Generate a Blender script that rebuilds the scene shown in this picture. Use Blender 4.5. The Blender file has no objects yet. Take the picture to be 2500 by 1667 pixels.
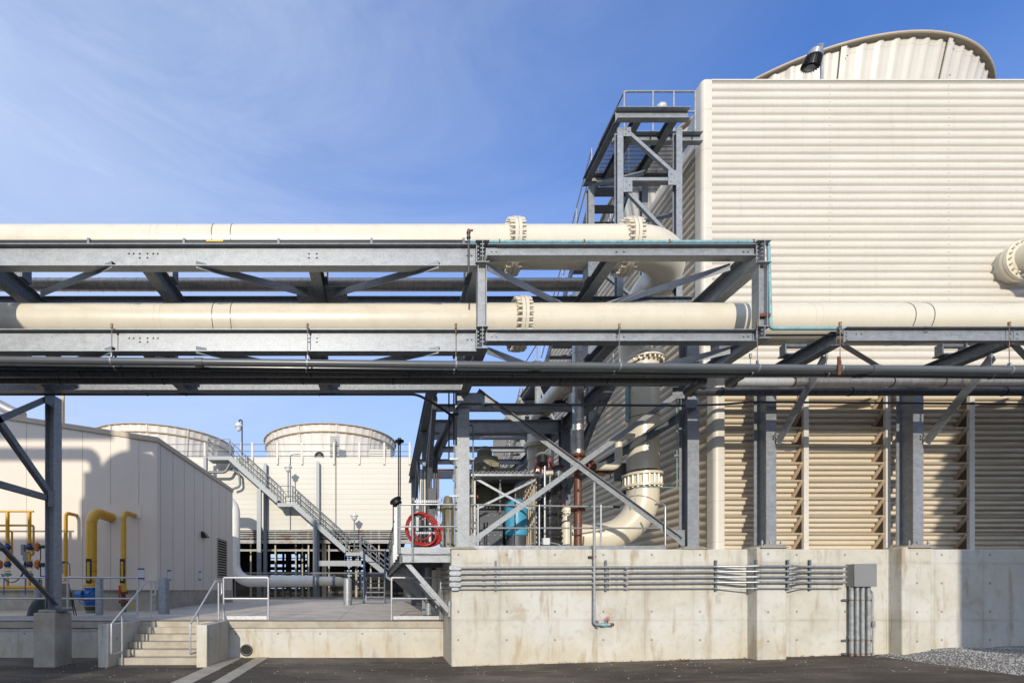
import bpy, math, random
from mathutils import Vector, Matrix
random.seed(7)
R = math.radians
S = bpy.context.scene
COL = S.collection

# ------------------------------------------------------------------ camera, sky, sun, exposure
H = 1.66
cam_d = bpy.data.cameras.new('camera'); cam = bpy.data.objects.new('camera', cam_d); COL.objects.link(cam)
cam.location = (0, 0, H); cam.rotation_euler = (R(90), 0, 0)
cam_d.sensor_width = 36; cam_d.lens = 1180 / 2500 * 36
cam_d.shift_x = 0.124; cam_d.shift_y = (1440 - 833.5) / 2500
cam_d.clip_start = 0.1; cam_d.clip_end = 3000
S.camera = cam
S.view_settings.view_transform = 'Standard'; S.view_settings.look = 'None'
S.view_settings.exposure = 0.62; S.view_settings.gamma = 1

SUN_EL = 15.8; SUN_ROT = 190.8
w = bpy.data.worlds.new("World"); S.world = w; w.use_nodes = True
nt = w.node_tree; N = nt.nodes; L = nt.links; N.clear()
out = N.new('ShaderNodeOutputWorld'); bg = N.new('ShaderNodeBackground'); sky = N.new('ShaderNodeTexSky')
sky.sky_type = 'NISHITA'; sky.sun_disc = False; sky.sun_elevation = R(SUN_EL); sky.sun_rotation = R(SUN_ROT)
sky.air_density = 1.0; sky.dust_density = 1.0; sky.ozone_density = 4.0
tc = N.new('ShaderNodeTexCoord'); mp = N.new('ShaderNodeMapping'); mp.inputs['Scale'].default_value = (1.0, 1.6, 3.2)
mp.inputs['Rotation'].default_value = (0.3, 0.5, 0.2)
n1 = N.new('ShaderNodeTexNoise'); n1.inputs['Scale'].default_value = 2.1; n1.inputs['Detail'].default_value = 10; n1.inputs['Roughness'].default_value = 0.55
n1.inputs['Distortion'].default_value = 0.5
cr = N.new('ShaderNodeValToRGB'); cr.color_ramp.elements[0].position = 0.42; cr.color_ramp.elements[1].position = 0.78
cr.color_ramp.elements[0].color = (0, 0, 0, 1); cr.color_ramp.elements[1].color = (0.36, 0.36, 0.36, 1)
sep = N.new('ShaderNodeSeparateXYZ')
mr = N.new('ShaderNodeMapRange'); mr.inputs['From Min'].default_value = 0.45; mr.inputs['From Max'].default_value = -0.5
mr.inputs['To Min'].default_value = 0.1; mr.inputs['To Max'].default_value = 1.0
mm = N.new('ShaderNodeMath'); mm.operation = 'MULTIPLY'
mix = N.new('ShaderNodeMixRGB'); mix.inputs['Color2'].default_value = (4.0, 4.4, 5.2, 1)
L.new(tc.outputs['Generated'], mp.inputs['Vector']); L.new(mp.outputs['Vector'], n1.inputs['Vector'])
L.new(n1.outputs['Fac'], cr.inputs['Fac']); L.new(tc.outputs['Generated'], sep.inputs['Vector'])
n2 = N.new('ShaderNodeTexNoise'); n2.inputs['Scale'].default_value = 1.3; n2.inputs['Detail'].default_value = 12; n2.inputs['Roughness'].default_value = 0.66; n2.inputs['Distortion'].default_value = 1.2
mp2 = N.new('ShaderNodeMapping'); mp2.inputs['Rotation'].default_value = (0.2, 0.9, 0.6); mp2.inputs['Scale'].default_value = (0.8, 1.5, 4.5)
L.new(tc.outputs['Generated'], mp2.inputs['Vector']); L.new(mp2.outputs['Vector'], n2.inputs['Vector'])
cr2 = N.new('ShaderNodeMapRange'); cr2.inputs['From Min'].default_value = 0.40; cr2.inputs['From Max'].default_value = 0.75; cr2.inputs['To Max'].default_value = 0.42
L.new(n2.outputs['Fac'], cr2.inputs['Value'])
mxx = N.new('ShaderNodeMath'); mxx.operation = 'MAXIMUM'
L.new(cr2.outputs['Result'], mxx.inputs[1])
L.new(sep.outputs['X'], mr.inputs['Value']); L.new(cr.outputs['Color'], mxx.inputs[0]); L.new(mxx.outputs['Value'], mm.inputs[0]); L.new(mr.outputs['Result'], mm.inputs[1])
L.new(mm.outputs['Value'], mix.inputs['Fac']); tint = N.new('ShaderNodeMixRGB'); tint.blend_type = 'MULTIPLY'; tint.inputs['Fac'].default_value = 1; tint.inputs['Color2'].default_value = (0.66, 0.84, 1.18, 1)
L.new(sky.outputs['Color'], tint.inputs['Color1'])
side = N.new('ShaderNodeMapRange'); side.inputs['From Min'].default_value = 0.5; side.inputs['From Max'].default_value = -0.6; side.inputs['To Max'].default_value = 0.72
smx = N.new('ShaderNodeMixRGB'); smx.inputs['Color2'].default_value = (2.4, 3.0, 4.2, 1)
L.new(sep.outputs['X'], side.inputs['Value']); L.new(side.outputs['Result'], smx.inputs['Fac']); L.new(tint.outputs['Color'], smx.inputs['Color1'])
L.new(smx.outputs['Color'], mix.inputs['Color1'])
fill_veil = N.new('ShaderNodeMixRGB'); fill_veil.inputs['Color2'].default_value = (9.0, 9.2, 9.6, 1)  # brighter sky behind the camera, added to lift the shade
vr = N.new('ShaderNodeMapRange'); vr.inputs['From Min'].default_value = 0.15; vr.inputs['From Max'].default_value = -0.7; vr.inputs['To Max'].default_value = 0.34
L.new(sep.outputs['Y'], vr.inputs['Value']); L.new(vr.outputs['Result'], fill_veil.inputs['Fac']); L.new(mix.outputs['Color'], fill_veil.inputs['Color1'])
low = N.new('ShaderNodeMapRange'); low.inputs['From Min'].default_value = 0.62; low.inputs['From Max'].default_value = 0.02; low.inputs['To Max'].default_value = 0.8
hz = N.new('ShaderNodeMixRGB'); hz.inputs['Color2'].default_value = (2.3, 2.95, 4.2, 1)
L.new(sep.outputs['Z'], low.inputs['Value']); L.new(low.outputs['Result'], hz.inputs['Fac']); L.new(fill_veil.outputs['Color'], hz.inputs['Color1'])
L.new(hz.outputs['Color'], bg.inputs['Color']); bg.inputs['Strength'].default_value = 0.15
L.new(bg.outputs['Background'], out.inputs['Surface'])

sd = bpy.data.lights.new('sun', 'SUN'); sd.energy = 2.55; sd.angle = R(0.5); sd.color = (1.0, 0.91, 0.77)
sun = bpy.data.objects.new('sun', sd); COL.objects.link(sun); sun.location = (-20, -60, 40)
sun.rotation_euler = Vector((0.19, 1, -0.288)).to_track_quat('-Z', 'Y').to_euler()

def PX(px, Y): return (px - 940) * Y / 1180
def PZ(py, Y): return H + (1440 - py) * Y / 1180
def P(px, py, Y): return (PX(px, Y), Y, PZ(py, Y))

# ------------------------------------------------------------------ materials
ALB = 0.74
def mat(name, col, rough=0.5, metal=0.0, noise=None, bump=None, extra=None, spec=0.5, coat=0):
    """noise=(scale, amount, (stretch xyz)); bump=(scale, strength)"""
    m = bpy.data.materials.new(name); m.use_nodes = True; col = tuple(c*ALB for c in col)
    t = m.node_tree; n = t.nodes; l = t.links; b = n['Principled BSDF']
    b.inputs['Base Color'].default_value = (*col, 1); b.inputs['Roughness'].default_value = rough
    b.inputs['Metallic'].default_value = metal; b.inputs['Specular IOR Level'].default_value = spec
    if coat: b.inputs['Coat Weight'].default_value = coat; b.inputs['Coat Roughness'].default_value = 0.12
    g = n.new('ShaderNodeNewGeometry')
    if noise:
        sc, am, st = noise
        mpn = n.new('ShaderNodeMapping'); mpn.inputs['Scale'].default_value = st
        no = n.new('ShaderNodeTexNoise'); no.inputs['Scale'].default_value = sc; no.inputs['Detail'].default_value = 6; no.inputs['Roughness'].default_value = 0.62
        l.new(g.outputs['Position'], mpn.inputs['Vector']); l.new(mpn.outputs['Vector'], no.inputs['Vector'])
        r = n.new('ShaderNodeMapRange'); r.inputs['From Min'].default_value = 0.3; r.inputs['From Max'].default_value = 0.7
        r.inputs['To Min'].default_value = 1 - am; r.inputs['To Max'].default_value = 1 + am * 0.6
        l.new(no.outputs['Fac'], r.inputs['Value'])
        mx = n.new('ShaderNodeMixRGB'); mx.blend_type = 'MULTIPLY'; mx.inputs['Fac'].default_value = 1
        mx.inputs['Color1'].default_value = (*col, 1); l.new(r.outputs['Result'], mx.inputs['Color2'])
        l.new(mx.outputs['Color'], b.inputs['Base Color'])
        m['last'] = mx.name
        rr = n.new('ShaderNodeMapRange'); rr.inputs['To Min'].default_value = max(0.02, rough - 0.08); rr.inputs['To Max'].default_value = min(1, rough + 0.1)
        l.new(no.outputs['Fac'], rr.inputs['Value']); l.new(rr.outputs['Result'], b.inputs['Roughness'])
    if bump:
        nb = n.new('ShaderNodeTexNoise'); nb.inputs['Scale'].default_value = bump[0]; nb.inputs['Detail'].default_value = 5
        bp = n.new('ShaderNodeBump'); bp.inputs['Strength'].default_value = bump[1]; bp.inputs['Distance'].default_value = 0.02
        l.new(g.outputs['Position'], nb.inputs['Vector']); l.new(nb.outputs['Fac'], bp.inputs['Height']); l.new(bp.outputs['Normal'], b.inputs['Normal'])
    if extra: extra(m, n, l, b, g)
    return m

def cur_color(m, n):
    if 'last' in m.keys(): return n[m['last']].outputs['Color']
    return None
def mixin(m, n, l, b, fac, color, blend='MIX'):
    x = n.new('ShaderNodeMixRGB'); x.blend_type = blend
    src = cur_color(m, n)
    if src: l.new(src, x.inputs['Color1'])
    else: x.inputs['Color1'].default_value = b.inputs['Base Color'].default_value
    x.inputs['Color2'].default_value = (*[c*ALB for c in color], 1)
    if hasattr(fac, 'links'): l.new(fac, x.inputs['Fac'])
    else: x.inputs['Fac'].default_value = fac
    l.new(x.outputs['Color'], b.inputs['Base Color']); m['last'] = x.name
    return x
def ramp(n, l, src, a, bb, hi=1.0):
    r = n.new('ShaderNodeMapRange'); r.inputs['From Min'].default_value = a; r.inputs['From Max'].default_value = bb
    r.inputs['To Max'].default_value = hi; r.clamp = True
    l.new(src, r.inputs['Value']); return r.outputs['Result']
def noise(n, l, g, scale, stretch=(1, 1, 1), detail=5, off=(0, 0, 0)):
    mpn = n.new('ShaderNodeMapping'); mpn.inputs['Scale'].default_value = stretch; mpn.inputs['Location'].default_value = off
    no = n.new('ShaderNodeTexNoise'); no.inputs['Scale'].default_value = scale; no.inputs['Detail'].default_value = detail; no.inputs['Roughness'].default_value = 0.6
    l.new(g.outputs['Position'], mpn.inputs['Vector']); l.new(mpn.outputs['Vector'], no.inputs['Vector']); return no.outputs['Fac']
def math2(n, l, op, a, b_):
    x = n.new('ShaderNodeMath'); x.operation = op
    for i, v in enumerate((a, b_)):
        if hasattr(v, 'links'): l.new(v, x.inputs[i])
        else: x.inputs[i].default_value = v
    return x.outputs['Value']

def galv_x(m, n, l, b, g):
    v = n.new('ShaderNodeTexVoronoi'); v.inputs['Scale'].default_value = 55
    l.new(g.outputs['Position'], v.inputs['Vector'])
    bw = n.new('ShaderNodeRGBToBW'); l.new(v.outputs['Color'], bw.inputs['Color'])
    mixin(m, n, l, b, ramp(n, l, bw.outputs['Val'], 0.35, 0.9, 0.35), (0.54, 0.56, 0.58))
    f = noise(n, l, g, 2.2, (1, 1, 3), off=(4, 2, 1)); mixin(m, n, l, b, ramp(n, l, f, 0.62, 0.75, 0.35), (0.42, 0.37, 0.28))
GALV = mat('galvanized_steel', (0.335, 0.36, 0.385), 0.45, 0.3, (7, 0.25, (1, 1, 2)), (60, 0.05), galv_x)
GALVD = mat('dark_galvanized_steel', (0.17, 0.195, 0.23), 0.5, 0.3, (5, 0.25, (1, 1, 2)), (60, 0.05), galv_x)  # darker copy of GALV; shade on the rear steel is put into its colour
RAIL = mat('galvanized_rail', (0.48, 0.50, 0.52), 0.32, 0.5, (14, 0.2, (1, 1, 1)))
def paint_x(m, n, l, b, g):
    st = noise(n, l, g, 6.0, (2.2, 2.2, 0.25), 7, (4, 9, 4)); mixin(m, n, l, b, ramp(n, l, st, 0.58, 0.74, 0.14), (0.56, 0.50, 0.38))
    dt = noise(n, l, g, 40.0, (1, 1, 1), 3, (1, 9, 4)); mixin(m, n, l, b, ramp(n, l, dt, 0.68, 0.72, 0.35), (0.35, 0.27, 0.18))
    f = noise(n, l, g, 1.3, (1, 1, 1), off=(9, 1, 4)); mixin(m, n, l, b, ramp(n, l, f, 0.6, 0.8, 0.15), (0.66, 0.60, 0.47))
CREAM = mat('cream_pipe_paint', (0.86, 0.79, 0.63), 0.28, 0, (2.5, 0.05, (1, 1, 1)), (35, 0.03), paint_x, coat=0.25)
def siding_x(m, n, l, b, g):
    sp = n.new('ShaderNodeSeparateXYZ'); l.new(g.outputs['Position'], sp.inputs['Vector'])
    xx = math2(n, l, 'FLOOR', math2(n, l, 'DIVIDE', math2(n, l, 'ADD', sp.outputs['X'], -10.29), 2.75), 0.0)
    zz = math2(n, l, 'FLOOR', math2(n, l, 'DIVIDE', sp.outputs['Z'], 0.912), 0.0)
    wn = n.new('ShaderNodeTexWhiteNoise'); wn.noise_dimensions = '2D'; cb_ = n.new('ShaderNodeCombineXYZ'); l.new(xx, cb_.inputs['X']); l.new(zz, cb_.inputs['Y']); l.new(cb_.outputs['Vector'], wn.inputs['Vector'])
    mixin(m, n, l, b, math2(n, l, 'MULTIPLY', wn.outputs['Value'], 0.16), (0.70, 0.65, 0.56))
    lap = math2(n, l, 'PINGPONG', math2(n, l, 'ADD', sp.outputs['Z'], 0.0), 0.456)
    mixin(m, n, l, b, math2(n, l, 'MULTIPLY', ramp(n, l, lap, 0.012, 0.002), 0.35), (0.35, 0.26, 0.17))
    st = noise(n, l, g, 5.0, (2.5, 2.5, 0.12), 6, (4, 4, 4)); mixin(m, n, l, b, ramp(n, l, st, 0.56, 0.72, 0.22), (0.50, 0.44, 0.34))
    f = noise(n, l, g, 1.0, (0.35, 0.35, 3), off=(3, 7, 1)); mixin(m, n, l, b, ramp(n, l, f, 0.5, 0.8, 0.14), (0.64, 0.57, 0.46))
SIDING = mat('cream_corrugated_siding', (0.80, 0.755, 0.66), 0.42, 0, (3, 0.05, (0.4, 0.4, 1)), (12, 0.03), siding_x)
BRKT = mat('tan_bracket_paint', (0.66, 0.50, 0.33), 0.5)
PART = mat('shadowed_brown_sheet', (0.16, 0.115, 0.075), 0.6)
LOUV = mat('tan_louver_siding', (0.83, 0.71, 0.53), 0.45, 0, (4, 0.06, (0.3, 1, 1)), (12, 0.03), siding_x)
OLDWALL = mat('white_tower_panel', (0.70, 0.68, 0.60), 0.5, 0, (1.2, 0.04, (0.3, 1, 2)), None, siding_x)
def rust_x(m, n, l, b, g):
    f = noise(n, l, g, 1.6, (0.5, 0.5, 1.5)); mixin(m, n, l, b, ramp(n, l, f, 0.55, 0.66, 0.85), (0.26, 0.12, 0.06))
OLDSTEEL = mat('rusting_old_steel', (0.42, 0.42, 0.40), 0.6, 0.1, (5, 0.3, (1, 1, 1)), None, rust_x)
STACK = mat('faded_fan_stack', (0.90, 0.85, 0.76), 0.5, 0, (2, 0.15, (1, 1, 0.3)))
RIMRUST = mat('brown_stained_rim', (0.55, 0.40, 0.25), 0.6, 0, (3, 0.35, (1, 1, 1)))
TANW = mat('tan_insulated_panel', (0.86, 0.765, 0.65), 0.5, 0, (1.2, 0.05, (1, 1, 0.5)))
TRIM = mat('brown_tan_trim', (0.56, 0.47, 0.35), 0.5, 0, (2, 0.06, (1, 1, 1)))

def conc_x(m, n, l, b, g):
    sp = n.new('ShaderNodeSeparateXYZ'); l.new(g.outputs['Position'], sp.inputs['Vector'])
    # formwork seams: vertical every 1.22 m, horizontal every 1.22 m with wobble
    wob = math2(n, l, 'MULTIPLY', noise(n, l, g, 3.0), 0.05)
    def seam(src, per, off, wdt):
        a = math2(n, l, 'ADD', src, off); a = math2(n, l, 'ADD', a, wob)
        a = math2(n, l, 'PINGPONG', a, per / 2)
        return math2(n, l, 'ADD', math2(n, l, 'MULTIPLY', ramp(n, l, a, wdt*2.2, 0.0), 0.45), math2(n, l, 'MULTIPLY', ramp(n, l, a, 0.008, 0.004), 0.8))
    xy = math2(n, l, 'ADD', sp.outputs['X'], math2(n, l, 'MULTIPLY', sp.outputs['Y'], 0.731))
    sv = seam(xy, 1.04, 0.3, 0.05); sh = seam(sp.outputs['Z'], 1.22, 0.18, 0.03)
    brk = ramp(n, l, noise(n, l, g, 1.4, (1, 1, 0.5), off=(2, 8, 3)), 0.35, 0.7)
    mixin(m, n, l, b, math2(n, l, 'MULTIPLY', math2(n, l, 'ADD', math2(n, l, 'MULTIPLY', sv, brk), math2(n, l, 'MULTIPLY', sv, 0.4)), 0.6), (0.34, 0.31, 0.25))
    mixin(m, n, l, b, math2(n, l, 'MULTIPLY', math2(n, l, 'ADD', math2(n, l, 'MULTIPLY', sh, brk), math2(n, l, 'MULTIPLY', sh, 0.3)), 0.6), (0.34, 0.31, 0.25))
    # large pale/grey panels
    f1 = noise(n, l, g, 0.8, (1, 1, 1.3), 4, (5, 5, 5)); mixin(m, n, l, b, ramp(n, l, f1, 0.45, 0.62, 0.55), (0.74, 0.745, 0.72))
    f2 = noise(n, l, g, 2.6, (1.6, 1.6, 0.35), 6, (1, 3, 9)); mixin(m, n, l, b, ramp(n, l, f2, 0.54, 0.68, 0.8), (0.44, 0.36, 0.25))
    f3 = noise(n, l, g, 7, (1, 1, 1), 9, (7, 1, 2)); mixin(m, n, l, b, ramp(n, l, f3, 0.53, 0.75, 0.4), (0.38, 0.36, 0.31))
    f4 = noise(n, l, g, 1.1, (1, 1, 0.8), 7, (12, 4, 2)); mixin(m, n, l, b, ramp(n, l, f4, 0.635, 0.67, 0.5), (0.45, 0.37, 0.25))
    lowd = math2(n, l, 'MULTIPLY', ramp(n, l, sp.outputs['Z'], 0.75, 0.1), ramp(n, l, noise(n, l, g, 1.5), 0.3, 0.6))
    mixin(m, n, l, b, math2(n, l, 'MULTIPLY', lowd, 0.45), (0.68, 0.57, 0.36))
    def cellc(src, per, off):
        a = math2(n, l, 'PINGPONG', math2(n, l, 'ADD', src, off), per/2); return math2(n, l, 'MULTIPLY', a, a)
    tie = math2(n, l, 'SQRT', math2(n, l, 'ADD', cellc(xy, 1.04, 0.18), cellc(sp.outputs['Z'], 0.61, 0.02)), 0.0)
    mixin(m, n, l, b, ramp(n, l, tie, 0.030, 0.018, 0.8), (0.24, 0.22, 0.19))
    # pinholes and tie holes
    v = n.new('ShaderNodeTexVoronoi'); v.inputs['Scale'].default_value = 22; l.new(g.outputs['Position'], v.inputs['Vector'])
    pin = math2(n, l, 'MULTIPLY', ramp(n, l, v.outputs['Distance'], 0.16, 0.08), ramp(n, l, noise(n, l, g, 2.2, off=(3, 3, 3)), 0.5, 0.62))
    mixin(m, n, l, b, math2(n, l, 'MULTIPLY', pin, 0.6), (0.2, 0.19, 0.17))
CONC = mat('formed_concrete', (0.66, 0.635, 0.55), 0.8, 0, (1.6, 0.12, (1, 1, 1)), (18, 0.22), conc_x, spec=0.25)
def conc2_x(m, n, l, b, g):
    f2 = noise(n, l, g, 1.8, (1, 1, 1), 7, (1, 3, 9)); mixin(m, n, l, b, ramp(n, l, f2, 0.5, 0.66, 0.6), (0.40, 0.33, 0.23))
    f3 = noise(n, l, g, 6, (1, 1, 1), 8, (7, 1, 2)); mixin(m, n, l, b, ramp(n, l, f3, 0.55, 0.72, 0.4), (0.30, 0.28, 0.24))
CONC2 = mat('stained_concrete', (0.54, 0.49, 0.40), 0.8, 0, (2.4, 0.2, (1, 1, 1)), (25, 0.25), conc2_x, spec=0.25)
def deck_x(m, n, l, b, g):
    f2 = noise(n, l, g, 0.7, (1, 2.2, 1), 7, (1, 3, 9)); mixin(m, n, l, b, ramp(n, l, f2, 0.45, 0.66, 0.7), (0.45, 0.40, 0.35))
    sp = n.new('ShaderNodeSeparateXYZ'); l.new(g.outputs['Position'], sp.inputs['Vector'])
    a = math2(n, l, 'PINGPONG', math2(n, l, 'ADD', sp.outputs['X'], 1.16), 1.5)
    mixin(m, n, l, b, math2(n, l, 'MULTIPLY', ramp(n, l, a, 0.012, 0.004), 0.7), (0.12, 0.11, 0.1))
DECK = mat('broom_finished_slab', (0.80, 0.71, 0.58), 0.75, 0, (3, 0.18, (1, 2, 1)), (30, 0.2), deck_x, spec=0.3)
def asph_x(m, n, l, b, g):
    v = n.new('ShaderNodeTexVoronoi'); v.inputs['Scale'].default_value = 70; l.new(g.outputs['Position'], v.inputs['Vector'])
    bw = n.new('ShaderNodeRGBToBW'); l.new(v.outputs['Color'], bw.inputs['Color'])
    mixin(m, n, l, b, ramp(n, l, bw.outputs['Val'], 0.55, 1.0, 0.55), (0.24, 0.21, 0.17))
    f2 = noise(n, l, g, 0.55, (1, 1.4, 1), 7, (2, 3, 9)); mixin(m, n, l, b, ramp(n, l, f2, 0.45, 0.66, 0.7), (0.27, 0.225, 0.175))
    st = noise(n, l, g, 1.6, (0.4, 3.0, 1), 8, (3, 8, 1)); mixin(m, n, l, b, ramp(n, l, st, 0.5, 0.7, 0.5), (0.24, 0.20, 0.16))
    sp = n.new('ShaderNodeSeparateXYZ'); l.new(g.outputs['Position'], sp.inputs['Vector'])
    dust = math2(n, l, 'MULTIPLY', ramp(n, l, sp.outputs['Y'], 10.3, 11.7), ramp(n, l, noise(n, l, g, 2.5, off=(6, 6, 6)), 0.35, 0.6))
    mixin(m, n, l, b, math2(n, l, 'MULTIPLY', dust, 0.6), (0.26, 0.23, 0.19))
    v2 = n.new('ShaderNodeTexVoronoi'); v2.inputs['Scale'].default_value = 9; l.new(g.outputs['Position'], v2.inputs['Vector'])
    spk = math2(n, l, 'MULTIPLY', ramp(n, l, v2.outputs['Distance'], 0.09, 0.05), ramp(n, l, noise(n, l, g, 1.3, off=(16, 6, 6)), 0.45, 0.55))
    mixin(m, n, l, b, math2(n, l, 'MULTIPLY', spk, 0.5), (0.5, 0.47, 0.4))
    ft = noise(n, l, g, 0.9, (0.5, 1.6, 1), 3, (9, 1, 1)); mixin(m, n, l, b, ramp(n, l, ft, 0.52, 0.62, 0.55), (0.055, 0.045, 0.036))
ASPH = mat('asphalt', (0.095, 0.077, 0.058), 0.85, 0, (4, 0.3, (1, 1, 1)), (120, 0.5), asph_x, spec=0.3)
GRAV = mat('gravel_bed', (0.30, 0.295, 0.285), 0.9, 0, (30, 0.45, (1, 1, 1)), (60, 0.8))
PEB = mat('pebble', (0.50, 0.49, 0.47), 0.8, 0, (9, 0.5, (1, 1, 1)))
DIRT = mat('ground_soil', (0.22, 0.19, 0.14), 0.9, 0, (0.5, 0.3, (1, 1, 1)))
BRN = mat('brown_primer_pipe', (0.17, 0.065, 0.035), 0.45, 0, (6, 0.25, (1, 1, 1)))
RUST = mat('rusty_iron', (0.20, 0.075, 0.04), 0.7, 0.1, (14, 0.5, (1, 1, 1)))
RUSTR = mat('rusty_hanger_rod', (0.33, 0.21, 0.13), 0.6, 0.2, (8, 0.5, (1, 1, 0.6)))
PVC = mat('grey_pvc', (0.125, 0.138, 0.15), 0.32, 0, (3, 0.08, (1, 1, 1)))
PVCD = mat('dark_grey_pvc', (0.03, 0.038, 0.045), 0.25, 0, (3, 0.1, (1, 1, 1)))
INS = mat('aluminium_jacket', (0.62, 0.58, 0.54), 0.36, 0.8, (5, 0.25, (6, 1, 1)), (45, 0.35))
INSD = mat('dull_black_jacket', (0.15, 0.16, 0.175), 0.38, 0.6, (9, 0.4, (3, 1, 1)), (45, 0.3))
INSL = mat('white_jacket', (0.55, 0.56, 0.56), 0.45, 0.2, (9, 0.15, (3, 1, 1)), (45, 0.3))
BLACK = mat('black_paint', (0.018, 0.019, 0.021), 0.4, 0, (8, 0.3, (1, 1, 1)))
def teal_x(m, n, l, b, g):
    f = noise(n, l, g, 22, (1, 1, 1), 6, (1, 2, 3)); mixin(m, n, l, b, ramp(n, l, f, 0.52, 0.68, 0.5), (0.05, 0.12, 0.13))
TEAL = mat('patina_copper', (0.27, 0.53, 0.58), 0.5, 0, (10, 0.25, (1, 1, 1)), None, teal_x)
TEALD = mat('dull_copper', (0.37, 0.40, 0.41), 0.5, 0.2, (10, 0.35, (1, 1, 1)))
YEL = mat('gas_yellow_paint', (0.78, 0.42, 0.015), 0.3, 0, (4, 0.1, (1, 1, 1)), None, None, coat=0.2)
BLUE = mat('blue_valve_paint', (0.03, 0.17, 0.48), 0.35, 0, (8, 0.2, (1, 1, 1)))
NAVY = mat('navy_valve_paint', (0.025, 0.05, 0.16), 0.35, 0, (8, 0.2, (1, 1, 1)))
ORNG = mat('orange_actuator_paint', (0.62, 0.17, 0.02), 0.4, 0, (8, 0.2, (1, 1, 1)))
GREEN = mat('green_coated_pipe', (0.12, 0.30, 0.22), 0.5, 0, (8, 0.2, (1, 1, 1)))
TANK = mat('turquoise_tank_paint', (0.09, 0.43, 0.66), 0.35, 0, (4, 0.15, (2, 2, 0.6)), None, rust_x)
TANK.node_tree  # faint rust only
OLIVE = mat('olive_motor_paint', (0.22, 0.205, 0.13), 0.45, 0, (5, 0.15, (1, 1, 1)))
REDH = mat('red_rubber_hose', (0.42, 0.022, 0.016), 0.35, 0, (9, 0.25, (1, 1, 1)))
RED = mat('red_paint', (0.60, 0.05, 0.04), 0.4)
GREYB = mat('grey_box_paint', (0.27, 0.275, 0.28), 0.45, 0, (2, 0.06, (1, 1, 1)))
DGREY = mat('dark_grey_panel', (0.075, 0.085, 0.10), 0.5, 0, (3, 0.15, (1, 1, 1)))
WHITE = mat('white_plastic', (0.75, 0.75, 0.73), 0.4)
PAPER = mat('white_paper', (0.80, 0.81, 0.83), 0.8)
TAPE = mat('blue_tape', (0.03, 0.10, 0.45), 0.6)
LABEL = mat('yellow_label', (0.85, 0.55, 0.03), 0.5)
GLASS = mat('lamp_lens', (0.55, 0.55, 0.52), 0.15)
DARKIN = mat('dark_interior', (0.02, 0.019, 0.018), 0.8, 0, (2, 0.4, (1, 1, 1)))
WOODP = mat('aged_cream_column', (0.62, 0.54, 0.40), 0.6, 0, (2, 0.3, (1, 1, 0.4)))
CHAIN = mat('fence_wire', (0.33, 0.30, 0.24), 0.5, 0.4)
BARK = mat('bare_bark', (0.16, 0.13, 0.12), 0.9)
GRATE = mat('dark_grating', (0.10, 0.105, 0.11), 0.5, 0.4)
NET = mat('black_plastic_fill', (0.07, 0.072, 0.076), 0.18, 0, (60, 0.6, (1, 1, 1)))
LEAF = mat('dry_leaf', (0.30, 0.12, 0.05), 0.8, 0, (9, 0.4, (1, 1, 1)))

# ------------------------------------------------------------------ mesh helpers
def rect(wd, h): return [(-wd/2, -h/2), (wd/2, -h/2), (wd/2, h/2), (-wd/2, h/2)]
def ibeam(wd, h, tf=0.014, tw=0.010):
    a, b, c = wd/2, h/2, tw/2
    return [(-a, -b), (a, -b), (a, -b+tf), (c, -b+tf), (c, b-tf), (a, b-tf), (a, b), (-a, b), (-a, b-tf), (-c, b-tf), (-c, -b+tf), (-a, -b+tf)]
def angle(a, b, t=0.01): return [(0, 0), (a, 0), (a, t), (t, t), (t, b), (0, b)]
def channel(wd, h, t=0.01): return [(0, -h/2), (wd, -h/2), (wd, -h/2+t), (t, -h/2+t), (t, h/2-t), (wd, h/2-t), (wd, h/2), (0, h/2)]

def bendpath(pts, rad, n=8):
    pts = [Vector(p) for p in pts]; pts = [p for i, p in enumerate(pts) if i == 0 or (p - pts[i-1]).length > 1e-5]
    if len(pts) < 3: return pts
    rads = rad if isinstance(rad, (list, tuple)) else [rad] * (len(pts) - 2)
    o = [pts[0]]
    for i in range(1, len(pts) - 1):
        p, a, b = pts[i], (pts[i-1] - pts[i]).normalized(), (pts[i+1] - pts[i]).normalized()
        ang = a.angle(b)
        if ang > 3.1: o.append(p); continue
        r = rads[i-1]; d = r / math.tan(ang / 2)
        d = min(d, (pts[i-1]-p).length * 0.98, (pts[i+1]-p).length * 0.98); r = d * math.tan(ang / 2)
        c = p + (a + b).normalized() * (r / math.sin(ang / 2))
        s, e = p + a * d, p + b * d
        va, vb = s - c, e - c; tot = va.angle(vb)
        ax = va.cross(vb).normalized()
        for k in range(n + 1): o.append(c + Matrix.Rotation(tot * k / n, 3, ax) @ va)
    o.append(pts[-1]); return o

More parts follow.
